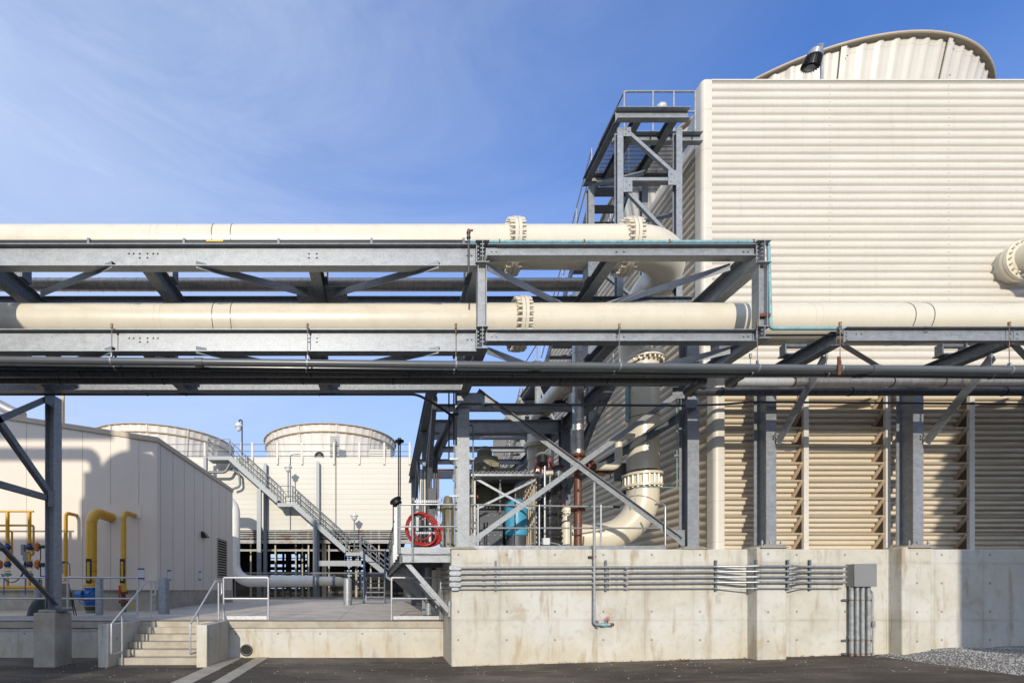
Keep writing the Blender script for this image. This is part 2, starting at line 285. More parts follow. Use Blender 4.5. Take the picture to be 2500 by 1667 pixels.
class MB:
    def __init__(s): s.v = []; s.f = []; s.sm = []
    def add(s, vs, fs, sm=False):
        o = len(s.v); s.v += [tuple(v) for v in vs]; s.f += [tuple(i + o for i in f) for f in fs]; s.sm += [sm] * len(fs); return s
    def box(s, x0, x1, y0, y1, z0, z1):
        x0, x1 = min(x0, x1), max(x0, x1); y0, y1 = min(y0, y1), max(y0, y1); z0, z1 = min(z0, z1), max(z0, z1)
        v = [(x0,y0,z0),(x1,y0,z0),(x1,y1,z0),(x0,y1,z0),(x0,y0,z1),(x1,y0,z1),(x1,y1,z1),(x0,y1,z1)]
        return s.add(v, [(3,2,1,0),(4,5,6,7),(0,1,5,4),(1,2,6,5),(2,3,7,6),(3,0,4,7)])
    def member(s, p, q, prof, up=(0, 0, 1)):
        p, q = Vector(p), Vector(q); d = (q - p).normalized(); up = Vector(up)
        u = d.cross(up)
        if u.length < 1e-4: u = d.cross(Vector((0, 1, 0)))
        u.normalize(); v = u.cross(d)
        n = len(prof); vs = [c + u * a + v * b for c in (p, q) for a, b in prof]
        fs = [(i, (i+1) % n, n + (i+1) % n, n + i) for i in range(n)]
        fs.append(tuple(range(n))[::-1]); fs.append(tuple(range(n, 2*n)))
        return s.add(vs, fs)
    def tube(s, pts, r, n=14, cap=True):
        pts = [Vector(p) for p in pts]; pts = [p for i, p in enumerate(pts) if i == 0 or (p - pts[i-1]).length > 1e-5]
        m = len(pts); rs = r if isinstance(r, (list, tuple)) else [r] * m
        t0 = (pts[1] - pts[0]).normalized(); u = t0.orthogonal().normalized(); vs = []
        for i, p in enumerate(pts):
            if i == 0: t = t0
            elif i == m - 1: t = (pts[i] - pts[i-1]).normalized()
            else: t = ((pts[i] - pts[i-1]).normalized() + (pts[i+1] - pts[i]).normalized()).normalized()
            u = (u - t * u.dot(t)).normalized(); v = t.cross(u)
            for k in range(n):
                a = 2 * math.pi * k / n; vs.append(p + (u * math.cos(a) + v * math.sin(a)) * rs[i])
        fs = [(i*n + k, i*n + (k+1) % n, (i+1)*n + (k+1) % n, (i+1)*n + k) for i in range(m-1) for k in range(n)]
        s.add(vs, fs, True)
        if cap:
            s.add(vs[:n], [tuple(range(n))[::-1]]); s.add(vs[-n:], [tuple(range(n))])
        return s
    def lathe(s, base, axis, prof, n=24):
        base = Vector(base); t = Vector(axis).normalized(); u = t.orthogonal().normalized(); v = t.cross(u)
        vs = []
        for r, h in prof:
            for k in range(n):
                a = 2*math.pi*k/n; vs.append(base + t*h + (u*math.cos(a) + v*math.sin(a)) * max(r, 1e-4))
        fs = [(i*n+k, i*n+(k+1) % n, (i+1)*n+(k+1) % n, (i+1)*n+k) for i in range(len(prof)-1) for k in range(n)]
        return s.add(vs, fs, True)
    def bolts(s, base, axis, rad, cnt, br=0.018, bl=0.06, n=6, nf=0):
        base = Vector(base); t = Vector(axis).normalized(); u = t.orthogonal().normalized(); v = t.cross(u)
        for k in range(cnt):
            a = 2*math.pi*(k+0.5)/cnt; c = base + (u*math.cos(a)+v*math.sin(a))*rad
            s.tube([c - t*bl/2, c + t*bl/2], br, n)
        return s
    def flange(s, c, axis, r_pipe, r_fl, th=0.05, gap=0.008, cnt=20, br=0.02, bl=0.2):
        c = Vector(c); t = Vector(axis).normalized()
        for sg in (-1, 1):
            s.lathe(c, t*sg, [(r_pipe*0.9, gap/2), (r_fl, gap/2), (r_fl, th), (r_pipe*1.09, th+0.003), (r_pipe*1.005, th+0.07), (r_pipe*0.97, th+0.07)], 40)
        s.bolts(c, t, (r_pipe*1.09 + r_fl)/2 + 0.004, cnt, br, bl)
        return s
    def torus(s, c, axis, R_, r, n=32, k=8, a0=0, a1=2*math.pi):
        c = Vector(c); t = Vector(axis).normalized(); u = t.orthogonal().normalized(); v = t.cross(u)
        full = abs(a1 - a0 - 2*math.pi) < 1e-6
        pts = [c + (u*math.cos(a0+(a1-a0)*i/n) + v*math.sin(a0+(a1-a0)*i/n))*R_ for i in range(n+1)]
        return s.tube(pts, r, k, cap=not full)
    def build(s, name, m, parent=None, sharp=35, bevel=0):
        org = Vector(parent_origin(parent)) if parent else None
        if org is None:
            xs = [v[0] for v in s.v]; ys = [v[1] for v in s.v]; zs = [v[2] for v in s.v]
            org = Vector(((min(xs)+max(xs))/2, (min(ys)+max(ys))/2, min(zs)))
        me = bpy.data.meshes.new(name); me.from_pydata([Vector(v) - org for v in s.v], [], s.f)
        me.materials.append(m); me.polygons.foreach_set('use_smooth', s.sm); me.update()
        try: me.set_sharp_from_angle(angle=R(sharp))
        except Exception: pass
        o = bpy.data.objects.new(name, me); COL.objects.link(o)
        if parent: o.parent = parent; o['_org'] = tuple(org)
        else: o.location = org; o['_org'] = tuple(org)
        if bevel:
            b = o.modifiers.new('bevel', 'BEVEL'); b.width = bevel; b.segments = 2; b.limit_method = 'ANGLE'; b.angle_limit = R(50)
        return o

def parent_origin(p): return tuple(p['_org'])
def thing(name, label, cat, loc, group=None):
    o = bpy.data.objects.new(name, None); COL.objects.link(o); o.location = loc; o.empty_display_size = 0.2
    o['label'] = label; o['category'] = cat; o['_org'] = tuple(loc)
    if group: o['group'] = group
    return o
def tag(o, label, cat, group=None):
    o['label'] = label; o['category'] = cat
    if group: o['group'] = group
    return o
def struct(o): o['kind'] = 'structure'; return o
def dup(root, delta, label=None):
    r = root.copy(); COL.objects.link(r); r.location = Vector(root.location) + Vector(delta)
    if label: r['label'] = label
    def rec(a, b):
        for ch in list(a.children):
            c = ch.copy(); COL.objects.link(c); c.parent = b; rec(ch, c)
    rec(root, r); return r
def text_mesh(name, txt, size, m, parent, origin, xdir, ydir, depth=0.002):
    cu = bpy.data.curves.new(name, 'FONT'); cu.body = txt; cu.size = size; cu.extrude = depth; cu.align_x = 'CENTER'; cu.align_y = 'CENTER'
    tmp = bpy.data.objects.new('tmp', cu); COL.objects.link(tmp)
    dg = bpy.context.evaluated_depsgraph_get(); me = bpy.data.meshes.new_from_object(tmp.evaluated_get(dg))
    bpy.data.objects.remove(tmp)
    X, Y = Vector(xdir).normalized(), Vector(ydir).normalized(); Z = X.cross(Y); org = Vector(parent_origin(parent))
    for v in me.vertices: v.co = Vector(origin) + X*v.co.x + Y*v.co.y + Z*v.co.z - org
    me.name = name; me.materials.clear(); me.materials.append(m)
    o = bpy.data.objects.new(name, me); COL.objects.link(o); o.parent = parent; return o

# corrugated sheet: profile list of (along, out) extruded along 'ext'
def corr_profile(total, pitch, amp, f=(0.58, 0.14, 0.14, 0.14)):
    """(s,out) points; f = fractions: outer flat, slope in, inner flat, slope out"""
    o = []; s0 = 0.0
    while s0 < total - 1e-6:
        a = [0, f[0], f[0]+f[1], f[0]+f[1]+f[2], 1.0]
        for t, h in ((a[0], amp), (a[1], amp), (a[2], 0), (a[3], 0)):
            if s0 + t*pitch <= total: o.append((s0 + t*pitch, h))
        s0 += pitch
    o.append((total, amp)); return o
def corr_sheet(mb, origin, sdir, odir, edir, total, length, pitch, amp, f=(0.58, 0.14, 0.14, 0.14), th=0.0, round_=True):
    og, sd_, od, ed = map(Vector, (origin, sdir, odir, edir))
    pr = corr_profile(total, pitch, amp, f)
    if round_:   # soften the ridge corners
        q = []
        for i, (a, b) in enumerate(pr):
            if 0 < i < len(pr)-1:
                pa, pb = pr[i-1], pr[i+1]
                q.append((a + (pa[0]-a)*0.28, b + (pa[1]-b)*0.28)); q.append((a + (pb[0]-a)*0.28, b + (pb[1]-b)*0.28))
            else: q.append((a, b))
        pr = q
    vs = []
    for e in (0, length): vs += [og + sd_*a + od*b + ed*e for a, b in pr]
    n = len(pr); fs = [(i, i+1, n+i+1, n+i) for i in range(n-1)]
    mb.add(vs, fs, True)
    if th:
        vs2 = [Vector(v) - od*th for v in vs]; mb.add(vs2, [f_[::-1] for f_ in fs], True)
    return mb

# ------------------------------------------------------------------ GROUND
def gz(x, y=0):            # the yard rises gently to the right
    return max(0.0, (x - 0.8) * 0.0285)
def sheet(xs, ys, zf):
    mb = MB(); nx = len(xs)
    mb.add([(x, y, zf(x, y)) for y in ys for x in xs],
           [(j*nx+i, j*nx+i+1, (j+1)*nx+i+1, (j+1)*nx+i) for j in range(len(ys)-1) for i in range(nx-1)], True); return mb
struct(sheet([-600, 600], [-300, 900], lambda x, y: -0.6).build('ground', DIRT))
xs = [-60, -30, -12, -8, -4, 0, 0.8] + [0.8 + i for i in range(1, 12)] + [16, 22, 30, 45]
def asz(x, y):
    z = gz(min(x, 16)); return z
struct(sheet(xs, [-40, -10, 0, 4, 7, 8, 9, 10, 11, 12.2], asz).build('asphalt_yard', ASPH))
# gravel patch on the right
def grz(x, y):
    e = min(1, max(0, (x - 10.3 + (y-7.5)*-0.12)/0.8)); return asz(x, y) - 0.01 + 0.10*e + 0.02*math.sin(x*5)*math.sin(y*4)*e
gb = sheet([10.2 + 0.2*i for i in range(34)], [3 + 0.2*i for i in range(38)], grz)
struct(gb.build('gravel_bed', GRAV))
gv = MB(); rnd = random.Random(3)
for i in range(9500):
    x = 10.35 + rnd.random()**1.3*5.5; y = 6.6 + rnd.random()*3.75
    s_ = 0.008 + rnd.random()*0.015; z = grz(x, y) + s_*0.3
    a = rnd.random()*6.28; c, sn = math.cos(a), math.sin(a)
    vs = [(x+s_*c, y+s_*sn, z), (x-s_*sn*0.7, y+s_*c*0.7, z+s_*0.1), (x-s_*c*0.9, y-s_*sn*0.9, z), (x+s_*sn*0.8, y-s_*c*0.8, z), (x+s_*0.15, y, z+s_*0.7), (x, y, z-s_*0.5)]
    gv.add(vs, [(0,1,4),(1,2,4),(2,3,4),(3,0,4),(1,0,5),(2,1,5),(3,2,5),(0,3,5)])
o = gv.build('gravel', PEB); o['kind'] = 'stuff'; tag(o, 'loose grey gravel heaped beside the concrete wall at the right', 'gravel')
# scattered crumbs on the asphalt
gv = MB()
for i in range(1100):
    x = -8 + rnd.random()*19; y = 8.1 + rnd.random()*3.7
    if x > 1.3 and y > 10.1: continue
    if rnd.random() < 0.3 and y < 9.6: continue
    s_ = 0.005 + rnd.random()**3*0.017; z = asz(x, y) + s_*0.3
    a = rnd.random()*6.28; c, sn = math.cos(a), math.sin(a)
    vs = [(x+s_*c, y+s_*sn, z), (x-s_*sn, y+s_*c, z), (x-s_*c, y-s_*sn, z), (x+s_*sn, y-s_*c, z), (x, y, z+s_*0.6)]
    gv.add(vs, [(0,1,4),(1,2,4),(2,3,4),(3,0,4)])
o = gv.build('stone_crumbs', mat('pale_crumb', (0.55, 0.52, 0.46), 0.8)); o['kind'] = 'stuff'; tag(o, 'pale stone crumbs scattered over the dark asphalt', 'crumbs')
# fallen leaves along the foot of the wall
gv = MB()
def leaves(mb, cx, cy, sx, sy, n_, big=0.035):
    for i in range(n_):
        x = cx + rnd.gauss(0, sx); y = min(cy + abs(rnd.gauss(0, sy))*-1, cy); z = asz(x, y) + 0.006 + rnd.random()*0.025
        a = rnd.random()*6.28; s_ = big*(0.4 + rnd.random()*0.7); c, sn = math.cos(a)*s_, math.sin(a)*s_; t_ = rnd.uniform(-0.6, 0.6)*s_
        mb.add([(x-c, y-sn, z), (x-sn*0.5, y+c*0.5, z+t_), (x+c, y+sn, z+0.004), (x+sn*0.5, y-c*0.5, z+abs(t_)*0.5)], [(0,1,2,3)])
leaves(gv, 4.0, 10.38, 1.4, 0.02, 260, 0.02); leaves(gv, 6.35, 10.3, 0.18, 0.06, 70); leaves(gv, 1.3, 11.85, 0.12, 0.05, 60, 0.03)
leaves(gv, 9.9, 10.36, 0.2, 0.06, 50); leaves(gv, 12.4, 9.8, 0.8, 0.3, 90, 0.03); leaves(gv, 8.9, 10.36, 0.5, 0.03, 40)
o = gv.build('fallen_leaves', LEAF); o['kind'] = 'stuff'; tag(o, 'rust brown dry leaves blown against the foot of the wall', 'leaves')
# two concrete strips of the trench drain running toward the camera
for (a, b_, c, d_) in ((-3.86, -3.50, -3.74, -3.30), (-3.16, -2.86, -2.96, -2.70)):
    mb = MB(); vs = [(c, 3, 0.0), (d_, 3, 0.0), (b_, 11.9, 0.0), (a, 11.9, 0.0)]
    # far edge at Y 11.9, near edge beyond the frame
    mb.add([(x, y, -0.1) for x, y, z in vs] + [(x, y, 0.014) for x, y, z in vs], [(4,5,6,7),(0,1,5,4),(1,2,6,5),(2,3,7,6),(3,0,4,7)])
    struct(mb.build('drain_kerb', CONC2))

# raised concrete deck
def dz(y): return 0.92 + 0.17*min(1, max(0, (y - 12.0)/7))
struct(sheet([-60, -12, -7, -4, 0, 1.43], [11.82, 12.0, 13, 15, 17, 19, 22, 26, 31.0], lambda x, y: dz(y)).build('deck_slab', DECK))
mb = MB(); mb.box(-60, 1.43, 11.84, 12.3, 0.73, 0.90)
struct(mb.build('deck_edge_band', CONC2, bevel=0.015))
mb = MB(); mb.box(-60, 1.43, 11.90, 12.4, -0.5, 0.725); mb.box(-60, 1.43, 11.885, 11.95, 0.655, 0.722)
struct(mb.build('deck_retaining_wall', CONC))
struct(sheet([-90, 60], [31.3, 140], lambda x, y: 1.0).build('far_yard', DIRT))
mb = MB(); mb.box(-30, 1.43, 31.0, 31.35, 0.8, 1.22); struct(mb.build('deck_back_kerb', CONC2))
# drain pipe mouth
t = thing('drain_pipe', 'black ribbed drain pipe mouth set in the low deck wall', 'drain pipe', (PX(600, 11.9), 11.9, 0.04))
c = (PX(602, 11.9), 11.9, PZ(1586, 11.9))
MB().lathe(c, (0, -1, 0), [(0.105, -0.02), (0.105, 0.03), (0.128, 0.035), (0.150, 0.03), (0.150, -0.03)], 28).bolts((c[0], 11.875, c[2]), (0, 1, 0), 0.14, 14, 0.012, 0.03).build('rim', BLACK, t)
MB().lathe((c[0], 11.893, c[2]), (0, 1, 0), [(0.0, -0.001), (0.106, -0.001)], 24).build('bore', DARKIN, t)

# concrete stair
t = thing('concrete_steps', 'six pale concrete steps rising between two low side walls to the deck', 'steps', (-5.0, 11.2, 0))
for i in range(6):
    y0 = 10.75 + 0.235*i; mb = MB(); zt = 0.153*(i+1)
    mb.box(-5.97, -4.07, y0, 12.3 if i == 5 else y0+0.30, zt - 0.153 - (0.2 if i == 0 else 0), zt + (0.003 if i == 5 else 0))
    mb.build('step', CONC2, t, bevel=0.012)
for a, b_ in ((-6.19, -5.97), (-4.07, -3.84)):
    mb = MB(); mb.box(a, b_, 10.42, 11.90, -0.3, 0.915); mb.build('side_wall', CONC, t, bevel=0.015)

# ------------------------------------------------------------------ the concrete base
t = thing('retaining_wall', 'high pale concrete base wall with two projecting piers under the tower', 'retaining wall', (6, 10.4, 0))
mb = MB(); mb.box(1.43, 24, 10.4, 37, -0.5, 2.54); mb.build('wall', CONC, t, bevel=0.02)
for pa, pb in ((1849, 1921), (2203, 2274)):
    xa, xb = PX(pa, 10.12), PX(pb, 10.12)
    mb = MB(); mb.box(xa, xb, 10.12, 10.5, -0.4, 2.56); mb.build('pier', CONC, t, bevel=0.02)
mb = MB(); mb.box(14.0, 14.62, 10.12, 10.5, -0.4, 2.56); mb.build('pier', CONC, t)
# wedge of grout under the columns
def grout(cx, cy, w_, parent):
    mb = MB(); a, b_ = w_*0.5+0.13, w_*0.5+0.05
    vs = [(cx-a, cy-a, 2.545), (cx+a, cy-a, 2.545), (cx+a, cy+a, 2.545), (cx-a, cy+a, 2.545), (cx-b_, cy-b_, 2.60), (cx+b_, cy-b_, 2.60), (cx+b_, cy+b_, 2.60), (cx-b_, cy+b_, 2.60)]
    mb.add(vs, [(4,5,6,7),(0,1,5,4),(1,2,6,5),(2,3,7,6),(3,0,4,7)]); mb.build('grout_pad', CONC2, parent)

# lone concrete pedestal at left
t = thing('column_pedestal', 'square stained concrete pedestal under the steel column at left', 'pedestal', (-7.25, 10.5, 0))
mb = MB(); mb.box(PX(81, 10.42), PX(133.5, 10.42), 10.42, 11.0, -0.3, 1.17)
mb.box(PX(81, 10.42)+0.06, PX(133.5, 10.42)-0.03, 10.47, 10.95, 1.17, 1.235); mb.build('block', CONC2, t, bevel=0.02)

# ------------------------------------------------------------------ MAIN PIPE RACK (galvanized)
YF, YB = 8.65, 10.4
UT, UB, LT, LB_ = 7.80, 7.40, 6.285, 5.89
rack = thing('pipe_rack', 'two level galvanized steel rack carrying the two fat cream pipes across the yard', 'pipe rack', (1.7, 9.5, 2.54))
def bolt_rows(mb, pts, y, r=0.018):
    for x, z in pts: mb.tube([(x, y + 0.01, z), (x, y - 0.022, z)], r, 6)
I_deep = ibeam(0.18, 0.395, 0.014, 0.010); I_sh = ibeam(0.17, 0.21, 0.012, 0.009)
for y, nm in ((YF, 'front'), (YB, 'back')):
    for top, deep in ((UT if y == YF else UT + 0.13, 0.395), (LT, 0.395 if y == YF else 0.355)):
        mb = MB(); mb.member((-7.75 if y == YF else -8.75, y, top - deep/2), (1.62, y, top - deep/2), I_deep if deep > 0.36 else ibeam(0.18, deep, 0.014, 0.010))
        if y == YF:
            yy = y - 0.006
            for px_ in (315, 326, 341, 360, 374, 385): bolt_rows(mb, [(PX(px_, YF), PZ(619, YF) if top == UT else PZ(825, YF))], yy)
            for px_ in (341, 360, 754, 773): bolt_rows(mb, [(PX(px_, YF), PZ(629, YF) if top == UT else PZ(834, YF))], yy)
            for px_ in (754, 773): bolt_rows(mb, [(PX(px_, YF), PZ(619, YF) if top == UT else PZ(825, YF))], yy)
            for px_ in (1141, 1151): bolt_rows(mb, [(PX(px_, YF), PZ(624, YF) if top == UT else PZ(828, YF))], yy)
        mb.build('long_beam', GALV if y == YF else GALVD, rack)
        mb = MB(); mb.member((1.82, y, top - 0.105), (6.60, y, top - 0.105), I_sh)
        if y == YF:
            for px_ in (1200, 1211, 1505, 1523, 1815, 1826): bolt_rows(mb, [(PX(px_, YF), top - 0.09)], y - 0.005)
            mb.box(1.80, 2.0, y - 0.014, y - 0.005, top - 0.17, top - 0.03)
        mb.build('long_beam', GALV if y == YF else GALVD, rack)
XC = [-7.25, -4.30, -1.28]
for x in XC:
    for top in (UT, LT):
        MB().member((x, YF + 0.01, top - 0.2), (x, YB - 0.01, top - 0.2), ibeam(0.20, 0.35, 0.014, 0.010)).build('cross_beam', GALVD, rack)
I_x = ibeam(0.24, 0.395, 0.015, 0.010)
for x, ztop, prof in ((1.72, UT+0.03, I_x), (1.72, LT+0.03, ibeam(0.2, 0.395, 0.014, 0.01)), (6.69, UT+0.03, ibeam(0.24, 0.395, 0.015, 0.01)), (6.69, LT+0.03, ibeam(0.2, 0.22, 0.014, 0.01)),
                      (4.12, UT, ibeam(0.2, 0.20, 0.012, 0.01)), (4.12, LT, ibeam(0.2, 0.20, 0.012, 0.01))):
    h = prof[7][1]*2 if False else max(b for a, b in prof)*2
    ext = 0.14 if x != 4.12 else -0.02
    mb = MB().member((x, YF - ext, ztop - h/2), (x, YB + 0.1, ztop - h/2), prof)
    if ext > 0:
        for k in range(max(2, int(h/0.08))):
            z = ztop - 0.05 - k*0.07
            for sx in (-1, 1): mb.tube([(x + sx*0.005, YF - 0.09, z), (x + sx*0.035, YF - 0.09, z)], 0.015, 6)
        mb.box(x - 0.10, x - 0.085, YF - 0.07, YF - 0.058, ztop - h + 0.03, ztop - 0.03)
        for k in range(max(2, int(h/0.08))): mb.tube([(x-0.06, YF-0.02, ztop-0.06-k*0.07), (x-0.06, YF-0.05, ztop-0.06-k*0.07)], 0.014, 6)
    mb.build('cross_beam', GALV if ext > 0 else GALVD, rack)
for x in (1.72, 6.69, -7.25):
    mb = MB().member((x, YF - 0.02, LT + 0.035), (x, YF - 0.02, UB), [(b, a) for a, b in ibeam(0.17, 0.16, 0.012, 0.009)][::-1], (0, 1, 0))
    mb.build('post', GALV, rack)
# plan bracing (upper then lower level)
def flat_brace(p, q, parent, m=GALV, w_=0.09, nm='plan_brace'):
    MB().member(p, q, angle(w_, w_, 0.009), (0, 0, 1)).build(nm, m, parent)
def deep_brace(p, q):
    MB().member(p, q, [(0, -0.065), (0.009, -0.065), (0.009, 0.056), (0.09, 0.056), (0.09, 0.065), (0, 0.065)], (0, 0, 1)).build('plan_brace', GALV, rack)
for zt in (7.43, 5.92):
    for a, b_ in (((-4.85, 8.57), (-6.72, 9.42)), ((-1.50, 9.42), (-3.35, 8.57)), ((0.95, 8.57), (-0.99, 9.42))):
        deep_brace((a[0], a[1], zt), (b_[0], b_[1], zt))
    z2 = zt + (0.08 if zt > 7 else 0.08)
    for a, b_ in (((3.75, 10.0), (1.85, 8.75)), ((6.25, 8.75), (4.45, 10.0))):
        deep_brace((a[0], a[1], z2), (b_[0], b_[1], z2))
    if zt < 7: continue
    mb = MB(); mb.box(-1.75, -0.75, 9.3, 10.30, zt + 0.07, zt + 0.08); mb.build('gusset_plate', GALVD, rack)
# columns (H sections, flange facing the camera)
def column(x, yc, wd, dp, z0, z1, parent, rot=False, m=GALV):
    pr = ibeam(wd, dp, 0.016, 0.011)
    if rot: pr = [(b, -a) for a, b in pr]
    mb = MB().member((x, yc, z0), (x, yc, z1), pr, (0, -1, 0)) ; mb.build('column', m, parent)
column(1.70, 10.66, 0.265, 0.32, 2.60, UT - 0.4, rack); column(6.70, 10.66, 0.25, 0.32, 2.60, UT - 0.4, rack)
column(-7.285, 10.62, 0.24, 0.21, 1.235, LT - 0.4, rack, rot=True)
column(-7.20, 10.5, 0.20, 0.2, LT + 0.01, UB, rack)
for x in (1.70, 6.70):
    mb = MB(); mb.box(x-0.2, x+0.2, 10.45, 10.87, 2.585, 2.606); mb.build('base_plate', GALV, rack); grout(x, 10.66, 0.3, rack)
mb = MB(); mb.box(-7.42, -6.98, 10.5, 10.82, 1.20, 1.25); mb.build('base_plate', GALVD, rack)
# big X brace between the two columns
def vbrace(p, q, m=GALV):
    MB().member(p, q, [(0, -0.055), (0.009, -0.055), (0.009, 0.047), (0.09, 0.047), (0.09, 0.055), (0, 0.055)], (0, 0, 1)).build('brace', m, rack)
vbrace((2.02, 10.60, 6.0), (6.45, 10.60, 2.76)); vbrace((6.52, 10.575, 6.02), (1.90, 10.575, 2.72))
for pts in ([(1.84, 5.98), (2.2, 5.98), (2.2, 5.78), (2.05, 5.62), (1.84, 5.62)], [(6.57, 6.1), (6.3, 6.1), (6.3, 5.86), (6.57, 5.86)], [(6.57, 2.62), (6.5, 2.62), (6.25, 2.86), (6.25, 2.98), (6.57, 2.98)], [(1.84, 2.62), (1.92, 2.60), (2.12, 2.78), (2.05, 2.86), (1.84, 2.86)]):
    mb = MB(); n = len(pts); mb.add([(x, 10.59, z) for x, z in pts] + [(x, 10.601, z) for x, z in pts], [tuple(range(n)), tuple(range(2*n-1, n-1, -1))] + [(i, (i+1) % n, n+(i+1) % n, n+i) for i in range(n)])
    cx = sum(p[0] for p in pts)/n; cz = sum(p[1] for p in pts)/n
    for dx, dz_ in ((-0.05, 0.03), (0.05, -0.03)): mb.tube([(cx+dx, 10.6, cz+dz_), (cx+dx, 10.565, cz+dz_)], 0.018, 6)
    mb.build('gusset_plate', GALV, rack)
# bracing of the left column toward the camera
xb = -7.2
for p, q in (((xb, 10.5, 5.80), (xb, 9.0, 4.75)), ((xb, 10.5, 3.62), (xb, 9.0, 4.80)), ((xb, 10.5, 3.58), (xb, 7.3, 3.6)), ((xb, 9.0, 2.45), (xb, 10.5, 1.33)), ((xb, 9.0, 4.75), (xb, 7.8, 3.9)), ((xb, 9.0, 4.80), (xb, 7.8, 5.75)), ((xb, 9.0, 2.45), (xb, 7.6, 3.5))):
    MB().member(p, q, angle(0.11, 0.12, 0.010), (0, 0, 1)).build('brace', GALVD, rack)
for a_, b_ in (((10.2, 10.5), (5.62, 5.98)), ((10.3, 10.5), (3.45, 3.8)), ((10.3, 10.5), (1.25, 1.52))):
    MB().box(xb+0.014, xb+0.026, a_[0], a_[1], b_[0], b_[1]).build('gusset_plate', GALVD, rack)
column(-7.2, 7.5, 0.3, 0.25, 0.0, LB_, rack)

# ------------------------------------------------------------------ outrigger frames at the right
def outrigger(xc, px_flange, label):
    t = thing('outrigger_frame', label, 'steel frame', (xc, 10.35, 2.56), 'cantilever pipe supports in front of the louvers')
    column(xc, 10.36, 0.215, 0.35, 2.60, LT, t, m=GALV)
    mb = MB().member((xc - 0.06, YF + 0.0, LT - 0.125), (xc - 0.06, 10.2, LT - 0.125), ibeam(0.2, 0.25, 0.014, 0.01)); mb.build('cantilever_beam', GALVD, t)
    MB().member((xc + 0.07, 10.17, 4.80), (xc + 0.0, 9.02, 6.02), angle(-0.17, 0.13, 0.012), (1, 0, 0)).build('knee_brace', GALV, t)
    for z in (4.86, 4.92): MB().tube([(xc + 0.03, 10.13, z), (xc+0.03, 10.09, z)], 0.02, 6).build('bolt', GALV, t)
    grout(xc, 10.36, 0.34, t); mb = MB(); mb.box(xc-0.17, xc+0.17, 10.16, 10.56, 2.60, 2.625); mb.build('base_plate', GALV, t)
    mb = MB()
    for sx in (-0.2, 0.2, -0.02):
        mb.tube([(xc+sx, 10.18, 2.58), (xc+sx, 10.18, 2.71)], 0.014, 8); mb.lathe((xc+sx, 10.18, 2.64), (0, 0, 1), [(0.026, 0), (0.026, 0.03), (0.0, 0.03)], 6)
    mb.build('anchor_bolt', GALV, t)
    # roller under the big pipe
    mb = MB(); mb.tube([(xc - 0.2, 9.6, 6.50), (xc + 0.2, 9.6, 6.50)], 0.045, 12); mb.box(xc - 0.26, xc + 0.26, 9.5, 9.7, 6.30, 6.325); mb.box(xc-0.25, xc-0.22, 9.53, 9.67, 6.32, 6.52); mb.box(xc+0.22, xc+0.25, 9.53, 9.67, 6.32, 6.52)
    mb.build('pipe_roller', GALVD, t); return t
outrigger(8.14, 0, 'steel column with knee brace and cantilever arm on the left pier')
outrigger(11.24, 0, 'steel column with knee brace and cantilever arm on the right pier')
outrigger(14.35, 0, 'steel column with cantilever arm just past the right edge')
t = thing('channel_beam', 'bright galvanized channel tying the cantilever arms together above the louvers', 'steel beam', (11, YF, 6.03))
mb = MB().member((8.12, YF - 0.08, 6.16), (11.12, YF - 0.08, 6.16), channel(0.09, 0.25, 0.011)); bolt_rows(mb, [(8.17, 6.1), (8.17, 6.16), (8.17, 6.22), (8.35, 6.20), (8.44, 6.20)], YF - 0.085, 0.02); mb.build('channel', GALV, t)
mb = MB().member((11.13, YF - 0.08, 6.16), (16, YF - 0.08, 6.16), channel(0.09, 0.25, 0.011)); bolt_rows(mb, [(11.2, 6.1), (11.2, 6.2), (11.08, 6.1), (11.08, 6.2)], YF - 0.085, 0.022); mb.build('channel', GALV, t)
for x in (8.2, 11.3): flat_brace((x + 0.1, 8.8, 6.08), (x + 2.6, 10.2, 6.08), t)

# ------------------------------------------------------------------ BIG CREAM PIPES
PY, PR = 9.6, 0.375
ZU, ZL = 8.46, 6.93
def band(parent, x, z, m=BLACK, w_=0.012):
    MB().lathe((x, PY, z), (1, 0, 0), [(PR-0.005, -w_/2), (PR+0.004, -w_/2), (PR+0.004, w_/2), (PR-0.005, w_/2)], 48).build('strap', m, parent)
up = thing('chilled_water_pipe', 'upper fat cream pipe that turns back at a wide elbow beside the stair tower', 'pipe', (0, PY, ZU - PR), 'fat cream pipes')
XT = 6.02
MB().tube(bendpath([(-8.55, 2.0, ZU), (-8.55, PY, ZU), (4.85, PY, ZU)], 0.6, 14), PR, 56).build('pipe_run', CREAM, up, sharp=50)
path = bendpath([(4.9, PY, ZU), (XT, PY, ZU), (XT, 12.0, ZU), (XT+0.28, 12.05, 7.3)], [1.12, 1.1], 20)
MB().tube(path, PR, 56).build('elbow', CREAM, up, sharp=50)
Xf1, Xf2 = PX(1258, PY) - 0.06, PX(1545, PY) - 0.13
for xf in (Xf1, Xf2): MB().flange((xf, PY, ZU), (1, 0, 0), PR, 0.50, 0.065, 0.01, 28, 0.028, 0.30).build('flange', CREAM, up)
for px_ in (517, 563): band(up, PX(px_, PY-0.35), ZU)
for px_ in (364, 381, 770, 1483, 1500): band(up, PX(px_, PY-0.35), ZU, CREAM, 0.02)
for x in (-7.25, -4.3, -1.28, 1.72, 4.12):
    mb = MB(); mb.box(x-0.14, x+0.14, PY-0.13, PY+0.13, UT, ZU-PR+0.03); mb.build('saddle', GALVD, up)
lp = thing('chilled_water_pipe', 'lower fat cream pipe running straight across the whole view', 'pipe', (0, PY, ZL - PR), 'fat cream pipes')
MB().tube(bendpath([(-8.55, 2.0, ZL), (-8.55, PY, ZL), (18, PY, ZL)], 0.6, 14), PR, 56).build('pipe_run', CREAM, lp, sharp=50)
